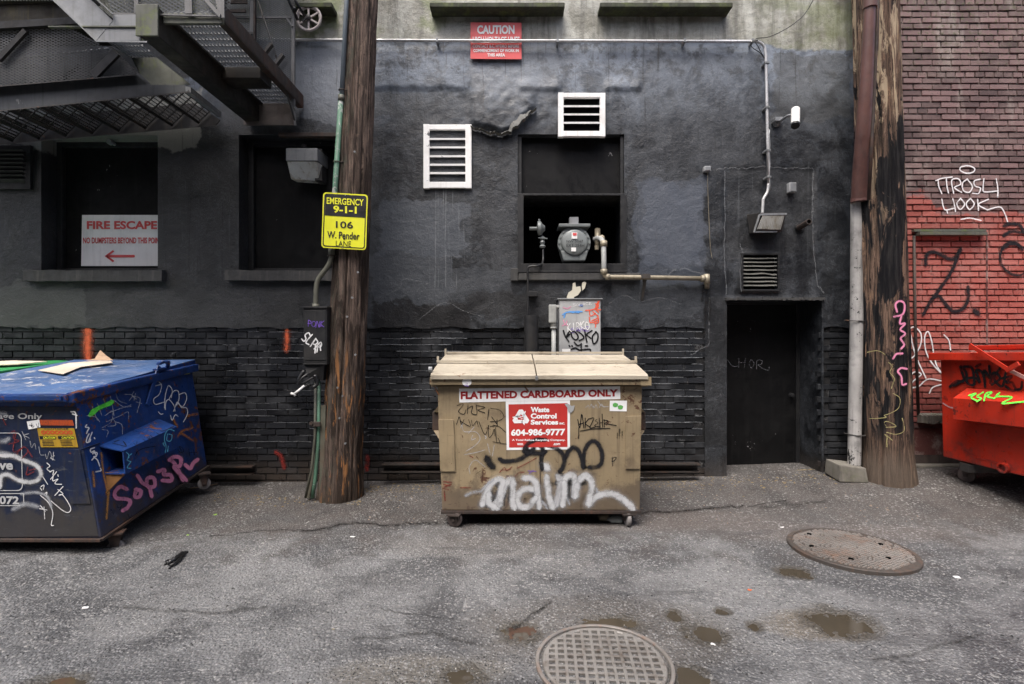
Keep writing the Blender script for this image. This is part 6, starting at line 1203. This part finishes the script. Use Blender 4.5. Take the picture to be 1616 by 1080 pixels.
mb = MB(); mesh_panel(mb, [(352,-60),(462,-60),(462,172),(352,60)], 6.10, .042, .010, .55); fe(mb, 'mesh_railing', M['steel_grey'])
mb = MB(); mb.bar(P(178,22,4.455), P(352,26,4.455), .015, .012, (0,0,1)); mb.bar(P(214,-60,4.45), P(216,22,4.45), .035, .012, (0,1,0)); mb.bar(P(296,-60,4.45), P(298,22,4.45), .06, .012, (0,1,0)); front_poly(mb, [(338,-10),(353,-60),(354,28),(346,28)], 4.44, .012); front_poly(mb, [(318,-4),(322,-8),(348,22),(346,28)], 4.43, .01)
mb.bar(P(353,28,6.06), P(463,28,6.06), .02, .025); mb.bar(P(402,-60,6.05), P(402,86,6.05), .03, .03, (0,1,0)); mb.bar(P(398,-60,6.03), P(398,70,6.03), .05, .01, (0,1,0)); mb.bar(P(463,-60,6.04), P(463,28,6.04), .03, .03, (0,1,0)); mb.bar(P(463,28,6.04), P(463,172,6.04), .035, .03, (0,1,0)); mb.bar(P(452,28,6.02), P(462,42,6.02), .02, .02); mb.bar(P(463,172,6.04), P(466,198,6.04), .02, .02)
fe(mb, 'railing_frame', M['steel_mid'])
mb = MB(); mb.bar(P(355,2,6.0), P(390,2,6.0), .02, .06); mb.bar(P(355,18,6.0), P(388,18,6.0), .02, .03); mb.bar(P(402,-60,6.02), P(402,86,6.02), .022, .03, (0,1,0)); fe(mb, 'railing_frame', M['steel_rust'])
mb = MB(); mb.tube([P(400,-20,5.9), P(430,70,5.9), P(465,190,5.9)], .010, 6); mb.bar(P(380,54,6.0), P(398,53,6.0), .02, .03); fe(mb, 'hanger_rod', M['steel_dark'])
for k, (x, y) in enumerate(((410,95),(428,112))):
    mb = MB(); mb.bar(P(x,y,5.8), P(x+19,y-25,5.8), .03, .05, (0,1,0)); fe(mb, 'tread_support', M['steel_dark'])
    mb = MB(); mesh_panel(mb, [(x,y-4),(x+16,y-26),(x+28,y-12),(x+12,y+8)], 5.86, .03, .008, .6); fe(mb, 'tread', M['steel_grey'])
mb = MB(); [mb.box(x/100, x/100+.055, 4.45, 6.2, 6.60, 6.64) for x in range(-760, -250, 8)]; mb.box(-7.6, -2.45, 4.38, 4.45, 6.5, 6.68); fe(mb, 'upper_landing', M['steel_dark'])
# upper flight: stringer going up to the left, with treads behind it
mb = MB(); front_poly(mb, [(-60,-138),(152,64),(178,33),(7,-132)], 4.43, .012); front_poly(mb, [(152.5,64.4),(222,64.4),(222,23),(178.5,23),(178.5,33)], 4.432, .012)
mb.slab([P(-60,-138,4.36), P(152,64,4.36), P(152,64,4.43), P(-60,-138,4.43)], (0,0,-.012)); mb.slab([P(152,64,4.36), P(232,65,4.36), P(232,65,4.43), P(152,64,4.43)], (0,0,-.012)); mb.slab([P(7,-132,4.38), P(178,23,4.38), P(178,23,4.43), P(7,-132,4.43)], (0,0,.01)); fe(mb, 'stair_stringer', M['steel_grey'])
for k in range(5):
    x = -3.55-.24*k; z = 4.52+.235*k; mb = MB(); mb.box(x-.24, x, 4.46, 5.15, z, z+.025, .002); fe(mb, 'tread', M['steel_dark'])
mb = MB(); front_poly(mb, [(-60,-130),(150,60),(165,45),(-50,-140)], 5.16, .012); fe(mb, 'stair_stringer', M['steel_dark'])
# small landing under the balcony
mb = MB(); front_poly(mb, [(188,74),(208,91),(250,91),(300,131),(311,132),(237,132),(222,117),(206,98)], 5.02, .012) if False else None
front_poly(mb, [(207,91),(247,91),(299,132),(237,132),(221,117)], 5.02, .012); mb.slab([P(237,132,4.98), P(300,132,4.98), P(300,132,5.03), P(237,132,5.03)], (0,0,-.012)); fe(mb, 'landing_plate', M['steel_moss'])
mb = MB(); p0 = P(207,91,5.0); grating(mb, P(204,0,5.02).x, P(247,0,5.02).x, 4.66, 5.01, p0.z+.01, .03, .09); fe(mb, 'grating_floor', M['steel_grey'])
mb = MB(); mb.slab([P(172,72,5.0), P(207,91,5.0), P(221,117,5.02), P(186,84,5.02)], (0,.04,0)); fe(mb, 'edge_beam', M['steel_dark'])
# counterbalanced stair along the wall
SR, SL = (214,117), (-230,154.7)
mb = MB(); front_poly(mb, [(-230,154.7),(214,117),(242,119),(291,134),(299,144),(-230,197)], 5.30, .012); fe(mb, 'stair_stringer', M['stringer'])
mb = MB(); mb.slab([P(-230,197,5.22), P(299,144,5.22), P(299,144,5.30), P(-230,197,5.30)], (0,0,-.012)); mb.slab([P(-230,154.7,5.22), P(214,117,5.22), P(214,117,5.30), P(-230,154.7,5.30)], (0,0,-.012)); fe(mb, 'stringer_flange', M['steel_dark'])
mb = MB(); front_poly(mb, [(-230,247),(341,197),(347,189),(305,163),(-230,212)], 6.13, .012); mb.slab([P(-230,247,6.06), P(341,197,6.06), P(341,197,6.13), P(-230,247,6.13)], (0,0,-.012)); fe(mb, 'stair_stringer', M['steel_dark'])
ch = Vector((.135, 0, .130))
for k in range(13):
    tip = P(313-42*k, 193+4.05*k, 6.10); base = Vector((tip.x, 0, tip.z)); y0_, y1_ = 5.32, 6.10; nn = Vector((-ch.z, 0, ch.x)).normalized()
    shift = Vector((-.01, 0, .015)); mb = MB(); nb = 6
    for i in range(nb+1):
        o_ = base+ch*(i/nb)*1.15; mb.bar((o_.x-.03, y0_, o_.z+.03), (o_.x, y1_, o_.z), .005 if 0 < i < nb else .030, .022 if 0 < i < nb else .04, nn)
    for j in range(8):
        y_ = y0_+(y1_-y0_)*j/7; f_ = 1-(y_-y0_)/(y1_-y0_); o_ = base+Vector((-.03*f_, y_, .03*f_)); mb.bar(o_, o_+ch*1.15, .010, .012, nn)
    fe(mb, 'tread', M['tread_dark'])
mb = MB(); mb.bar(P(297,142,5.30), P(346,181,6.1), .05, .06); fe(mb, 'edge_beam', M['steel_grey'])
mb = MB(); mesh_panel(mb, [(-200,62),(110,37),(151,66),(190,88),(214,117),(-200,152)], 5.33, .055, .011, .5); fe(mb, 'mesh_railing', paint('grey mesh', (.20,.20,.20), grime=(.03,.03,.03), ga=.5))
mb = MB(); mesh_panel(mb, [(-200,80),(130,62),(200,90),(228,120),(-200,152)], 6.08, .06, .011, .5); fe(mb, 'mesh_railing', M['steel_mid'])
mb = MB(); mb.bar(P(-200,54,5.30), P(130,34,5.30), .05, .07); mb.bar(P(-2,95,5.29), P(41,49,5.29), .05, .03, (0,1,0)); mb.bar(P(148,120,5.28), P(184,83,5.28), .085, .03, (0,1,0)); mb.bar(P(100,124,6.0), P(126,104,6.0), .04, .02, (0,1,0)); fe(mb, 'railing_frame', M['tread_dark'])
mb = MB(); mb.tube([P(-200,110,5.6), P(30,92,5.6), P(172,77,5.6)], .012, 6); mb.tube([P(-200,118,5.9), P(0,110,5.9), P(60,104,5.9)], .02, 6); fe(mb, 'hanger_rod', M['steel_grey'])
mb = MB(); front_poly(mb, [(-200,12),(84,5),(118,33),(-200,52)], 5.4, .03); mb.slab([P(-200,12,5.39), P(84,5,5.39), P(84,-2,5.36), P(-200,4,5.36)], (0,.8,0)); fe(mb, 'upper_beam', paint('dark mossy beam', (.035,.03,.022), grime=(.08,.07,.03), ga=.7, rough=.7))
mb = MB()
for i in range(60): x = -200+i*4.8; mb.bar(P(x,-14,5.35), P(x+3,2,5.35), .018, .01, (0,1,0))
fe(mb, 'grating_floor', M['steel_moss'])
# pulley wheel and cable
t = thing('cable_pulley', 'pale spoked pulley wheel fixed to the concrete beside the fire escape', 'pulley wheel', P(487,29,6.15))
c = P(487,29,6.12); ring = [c+Vector((.142*math.cos(a), 0, .142*math.sin(a))) for a in [2*math.pi*k/36 for k in range(37)]]
M['wheel_pale'] = paint('pale pulley paint', (.52,.47,.45), grime=(.14,.08,.06), ga=.5, rough=.6)
mb = MB(); mb.tube(ring, .015, 8, False); ring2 = [c+Vector((.126*math.cos(a), .01, .126*math.sin(a))) for a in [2*math.pi*k/36 for k in range(37)]]; mb.tube(ring2, .010, 8, False); mb.build('rim', M['wheel_pale'], t)
for k in range(6):
    a = math.radians(90+60*k); mb = MB(); mb.bar(c+Vector((.02*math.cos(a),0,.02*math.sin(a))), c+Vector((.13*math.cos(a),0,.13*math.sin(a))), .020, .014, (0,1,0), .003); mb.build('spoke', M['wheel_pale'], t)
mb = MB(); mb.lathe(c+Vector((0,.16,0)), (0,-1,0), [(0,.02),(.14,.02),(.142,.034),(.19,.03),(.2,.012)], 16); mb.bar(c+Vector((0,-.03,0)), c+Vector((-.06,-.03,-.06)), .02, .02); mb.build('hub', M['steel_dark'], t)
t = thing('pulley_cable', 'pair of dark cables running up to the left from the pulley wheel', 'cable', P(478,28,6.05))
mb = MB(); mb.tube([P(446,-14,5.95), P(456,2,6.0), P(470,32,6.05)], .016, 8); mb.build('cable', M['rubbish_black'], t)
mb = MB(); mb.tube([P(458,-14,5.97), P(468,4,6.0), P(481,26,6.05)], .016, 8); mb.tube([P(463,12,6.0), P(466,17,6.0)], .024, 8); mb.build('cable', M['rubbish_black'], t)

# ---------- manhole covers ----------
cx, cy = WX(1343,4.34), 4.34; r = .465; zc = gz(cx, cy, False)+.010
t = thing('manhole_cover', 'round iron manhole cover with a rust tinted studded top near the right', 'manhole cover', (cx, cy, zc-.02))
t_ = Vector((cx, cy, zc)); tilt = lambda x, y: .006+(-.004)*(x-cx)/r-.008*(y-cy)/r
mb = MB(); n_ = 64
def disc(mb, c, prof, tiltf, n_=64):
    rings = []
    for rr, z in prof: rings.append([mb.bm.verts.new((c.x+rr*math.cos(2*math.pi*k/n_), c.y+rr*math.sin(2*math.pi*k/n_), c.z+z+tiltf(c.x+rr*math.cos(2*math.pi*k/n_), c.y+rr*math.sin(2*math.pi*k/n_)))) for k in range(n_)])
    for a, b in zip(rings, rings[1:]):
        for k in range(n_): mb.bm.faces.new((a[k], a[(k+1)%n_], b[(k+1)%n_], b[k]))
    mb.bm.faces.new(rings[-1])
disc(mb, t_, [(r+.012,-.06),(r+.006,-.004),(r,0),(r-.03,.001),(r-.032,-.004)], tilt); mb.build('cover_plate', paint('dark pitted iron', (.075,.065,.058), grime=(.14,.08,.05), ga=.5, rough=.6, metal=.2), t)
mb = MB(); s = .030; ca, sa = math.cos(.5), math.sin(.5)
for i in range(-16, 17):
    for j in range(-16, 17):
        x, y = (i+.5*(j%2))*s, j*s*.62*1.3
        X, Y = x*ca-y*sa, x*sa+y*ca; rr = math.hypot(X, Y)
        if rr > r-.045 or random.random() < .04: continue
        a_, b_ = .0120, .0085; z_ = zc+tilt(cx+X, cy+Y)-.004; hh = .010+random.uniform(-.002,.001)
        q_ = [Vector((cx+X+(u*a_)*ca-(w_*b_)*sa, cy+Y+(u*a_)*sa+(w_*b_)*ca, z_)) for u, w_ in ((-1,-1),(1,-1),(1,1),(-1,1))]; c0 = Vector((cx+X, cy+Y, z_))
        tp_ = [c0+(p-c0)*.8+Vector((0,0,hh)) for p in q_]; va = [mb.bm.verts.new(p) for p in q_+tp_]
        for f in ((4,5,6,7),(0,1,5,4),(1,2,6,5),(2,3,7,6),(3,0,4,7)): mb.bm.faces.new([va[k] for k in f])
mb.build('stud_pattern', M['iron'], t)
mb = MB()
for x_, y_ in ((1277,842),(1281,862),(1343,883),(1390,858),(1402,881)):
    p = Plane((0,0,zc+.012), n=(0,0,1))(x_, y_); p.z = zc+tilt(p.x, p.y)+.0005; mb.lathe(p, (0,0,1), [(.0,.019),(.008,.019)], 10)
mb.build('lifting_hole', M['void'], t)
cx, cy = WX(953,2.83), 2.83; r = .365; zc = gz(cx, cy, False)+.004
t = thing('manhole_cover', 'round grid patterned drain cover with mud in its squares at the bottom edge', 'manhole cover', (cx, cy, zc-.02)); c = Vector((cx, cy, zc))
mb = MB(); disc(mb, c, [(r-.006,-.05),(r-.006,-.014)], lambda x, y: 0); mb.build('mud_fill', M['iron_dirt'], t)
mb = MB(); pr = [(r+.004,-.03),(r+.003,.008),(r-.002,.011),(r-.014,.011),(r-.018,.006),(r-.018,-.02)]; rings = [[mb.bm.verts.new((cx+a*math.cos(2*math.pi*k/72), cy+a*math.sin(2*math.pi*k/72), zc+z)) for k in range(72)] for a, z in pr]
for a, b in zip(rings, rings[1:]):
    for k in range(72): mb.bm.faces.new((a[k], a[(k+1)%72], b[(k+1)%72], b[k]))
mb.build('cover_rim', M['iron'], t)
mb = MB(); ri = r-.045; s = .0505; ca, sa = math.cos(-.06), math.sin(-.06)
def gp(x, y, z): return Vector((cx+x*ca-y*sa, cy+x*sa+y*ca, zc+z))
k = -7
while k <= 7:
    u = k*s; L = math.sqrt(max(0, ri*ri-u*u))
    if L > .03: mb.bar(gp(u,-L,.000), gp(u,L,.000), .018, .022, bev=.003); mb.bar(gp(-L,u,.0005), gp(L,u,.0005), .018, .020, bev=.003)
    k += 1
rr_ = [gp(ri*math.cos(a), ri*math.sin(a), -.002) for a in [2*math.pi*k/60 for k in range(61)]]; mb.tube(rr_, .012, 6, False)
mb.build('cover_grid', paint('grey iron grid', (.30,.285,.265), grime=(.09,.06,.04), ga=.6, rough=.5, metal=.3), t)

# ---------- small litter, gravel ----------
rnd = random.Random(21); bm = bmesh.new()
def chip(bm, x, y, s_, flatn=.55):
    z = gz(x, y); n_ = 5; a0 = rnd.random()*6; top = []; bot = []
    for k in range(n_):
        a = a0+2*math.pi*k/n_; r_ = s_*rnd.uniform(.6, 1.2); bot.append(bm.verts.new((x+r_*math.cos(a), y+r_*math.sin(a), z-.001))); top.append(bm.verts.new((x+r_*.6*math.cos(a), y+r_*.6*math.sin(a), z+s_*flatn*rnd.uniform(.7, 1.2))))
    bm.faces.new(top)
    for k in range(n_): bm.faces.new((bot[k], bot[(k+1)%n_], top[(k+1)%n_], top[k]))
def scatter(n_, px0, px1, py0, py1, s0, s1, clump=.4):
    bm = bmesh.new(); c_ = 0; tries = 0
    while c_ < n_ and tries < n_*20:
        tries += 1; py = rnd.uniform(py0, py1); px = rnd.uniform(px0, px1); y = CZ*F/(py-HY); x = (px-CX)*y/F
        if noise.noise(Vector((x*1.3, y*1.3, 4)))+rnd.uniform(-.4,.4)*(1-clump) < .0: continue
        chip(bm, x, y, rnd.uniform(s0, s1)*(1.6 if rnd.random() < .06 else 1)); c_ += 1
    return bm
def stuffobj(bm, name, mat, label):
    me = bpy.data.meshes.new(name); bm.to_mesh(me); bm.free(); me.materials.append(mat); ob = bpy.data.objects.new(name, me); C.objects.link(ob); tag(ob, label, kind='stuff'); return ob
stuffobj(scatter(900, -60, 1680, 765, 1095, .0022, .0052), 'gravel', paint('pale grit', (.42,.41,.38), ga=.3, rough=.85, streak=False), 'pale grit and stone chips scattered over the asphalt')
stuffobj(scatter(2600, -60, 1680, 860, 1095, .003, .006, .1), 'gravel', paint('dark grit', (.03,.03,.03), ga=.3, rough=.7, streak=False), 'dark stone grains in the nearer asphalt')
stuffobj(scatter(4200, -60, 1680, 860, 1095, .0025, .006, .2), 'gravel', paint('grey grit', (.16,.16,.16), ga=.3, rough=.85, streak=False), 'loose grey gravel on the nearer asphalt')
stuffobj(scatter(260, 500, 1450, 744, 830, .004, .010, .0), 'gravel', paint('brown grit', (.24,.19,.15), ga=.3, rough=.85, streak=False), 'brown crumbs and dry bits near the foot of the wall')
def scrap(px, py, s_, mat, label, cat, name, seed, asp=1.0):
    rn = random.Random(seed); p = GR(px, py, .0); mb = MB(); pts = []
    for k in range(7):
        a = 2*math.pi*k/7; r_ = s_*rn.uniform(.5, 1.1); pts.append(p+Vector((r_*math.cos(a)*asp, r_*math.sin(a)*.7, .004+rn.uniform(0, s_*.25))))
    cc = mb.bm.verts.new(p+Vector((0,0,s_*.35))); vv = [mb.bm.verts.new(q_) for q_ in pts]; vb = [mb.bm.verts.new(q_-Vector((0,0,.004))) for q_ in pts]
    for k in range(7): mb.bm.faces.new((vv[k], vv[(k+1)%7], cc)); mb.bm.faces.new((vb[(k+1)%7], vb[k], vv[k], vv[(k+1)%7]))
    tag(mb.build(name, mat, base=p), label, cat)
scrap(1510, 912, .030, M['print_white'], 'crumpled white paper scrap on the asphalt right of the studded cover', 'paper scrap', 'paper_scrap', 1)
scrap(1183, 932, .016, M['orange_bit'], 'tiny orange scrap on the asphalt left of the studded manhole cover', 'scrap', 'orange_scrap', 2)
scrap(135, 960, .022, M['print_white'], 'white paper scrap on the asphalt at the lower left', 'paper scrap', 'paper_scrap', 3, 1.5)
scrap(297, 845, .014, M['leaf'], 'small fresh green scrap on the asphalt beside the blue dumpster', 'leaf', 'leaf', 4); scrap(340, 813, .018, M['leaf'], 'small yellow green scrap on the asphalt below the short steel rail', 'leaf', 'leaf', 5)
scrap(556, 848, .020, M['print_white'], 'small white scrap on the asphalt in front of the brown pole', 'paper scrap', 'paper_scrap', 6, 1.4)
scrap(1235, 833, .022, M['print_white'], 'white scrap lying at the far left rim of the studded cover', 'paper scrap', 'paper_scrap', 8)
scrap(526, 994, .012, M['pipe_tan'], 'tan pebble sized crumb on the open asphalt', 'scrap', 'food_crumb', 9); scrap(1125, 1018, .016, M['plastic_white'], 'whitish stone beside the chain of puddles', 'stone', 'stone', 10)
g0 = GR(278, 882, .012); t = thing('rubbish_bundle', 'crumpled shiny black glove on the asphalt in front of the blue dumpster', 'rubbish', g0)
mb = MB(); e_ = [GR(264,890,.015), GR(270,886,.025), GR(279,880,.035), GR(290,873,.02)]; mb.tube(catmull(e_, 4), [.012+.012*math.sin(i*1.3)**2 for i in range(13)], 9); mb.tube(catmull([GR(268,893,.01), GR(276,889,.02), GR(287,880,.015)], 4), .012, 8); mb.build('palm', M['rubbish_black'], t)
mb = MB(); mb.tube([GR(288,877,.012), GR(293,871,.012), GR(296,872,.008)], .010, 7); mb.tube([GR(266,884,.01), GR(262,886,.008), GR(261,891,.008)], .008, 7); mb.tube([GR(270,893,.01), GR(267,897,.008)], .008, 7); mb.build('fingers', M['rubbish_black'], t)
g0 = P(945,823,4.98); mb = MB(); mb.lathe(Vector((g0.x,g0.y,gz(g0.x,g0.y)+.035)), (1,.2,0), [(0,.026),(.09,.036),(.095,.033)], 16); tag(mb.build('paper_cup', M['pipe_tan'], base=(g0.x,g0.y,gz(g0.x,g0.y))), 'brown paper cup lying under the right end of the tan dumpster', 'cup')
g0 = P(968,824,4.95); mb = MB(); z0 = gz(g0.x,g0.y); mb.lathe(Vector((g0.x-.06,g0.y,z0+.034)), (1,-.1,0), [(0,.012),(.02,.014),(.04,.032),(.13,.033),(.14,.026)], 16)
n = N('clear bottle plastic'); n.set(n.b.inputs['Transmission Weight'], .6); tag(soften(mb.build('plastic_bottle', n.fin((.6,.65,.65), .15), base=(g0.x,g0.y,z0)), 50), 'crushed clear plastic bottle beside the right caster of the tan dumpster', 'bottle')
mb = MB(); p_ = [GR(300,771,.008), GR(322,768,.01), GR(343,764,.008)]; mb.tube(p_, .006, 6); tag(mb.build('twig', M['cardboard'], base=p_[1]), 'thin pale stick on the ground behind the blue dumpster caster', 'stick')
# dry leaves swept against the doorstep and the left pole
for (x0, y0, x1, y1, n_, nm, lb) in ((560,762,700,760,110,'leaf_litter','grit and dry crumbs along the wall left of the tan dumpster'),(1020,760,1146,753,110,'leaf_litter','grit and dry crumbs along the wall right of the tan dumpster'),(335,771,500,780,90,'leaf_litter','grit and dry crumbs along the wall beside the blue dumpster'),(1150,756,1330,756,90,'leaf_litter','grit and dry crumbs in front of the dark doorway'),(1255,742,1310,748,60,'leaf_litter','dry brown leaf litter swept into the corner of the doorstep'), (505,778,575,790,50,'leaf_litter','dark crumbs and dry litter round the foot of the brown pole'),(1325,752,1440,764,60,'leaf_litter','dry litter gathered along the concrete block and charred pole')):
    bm = bmesh.new()
    for i in range(n_):
        k = rnd.random(); y = rnd.uniform(0, 1); px = x0+(x1-x0)*k; py = y0+(y1-y0)*k+rnd.uniform(-3, 4)+(abs(rnd.gauss(0, 9)) if n_ > 70 else 0); D = min(6.45, (CZ-.05)*F/(py-HY)); chip(bm, (px-CX)*D/F, D, rnd.uniform(.006,.018), .3)
    stuffobj(bm, nm, paint(lb[:10], (.17,.13,.07), grime=(.06,.04,.02), ga=.5, rough=.9, streak=False), lb)
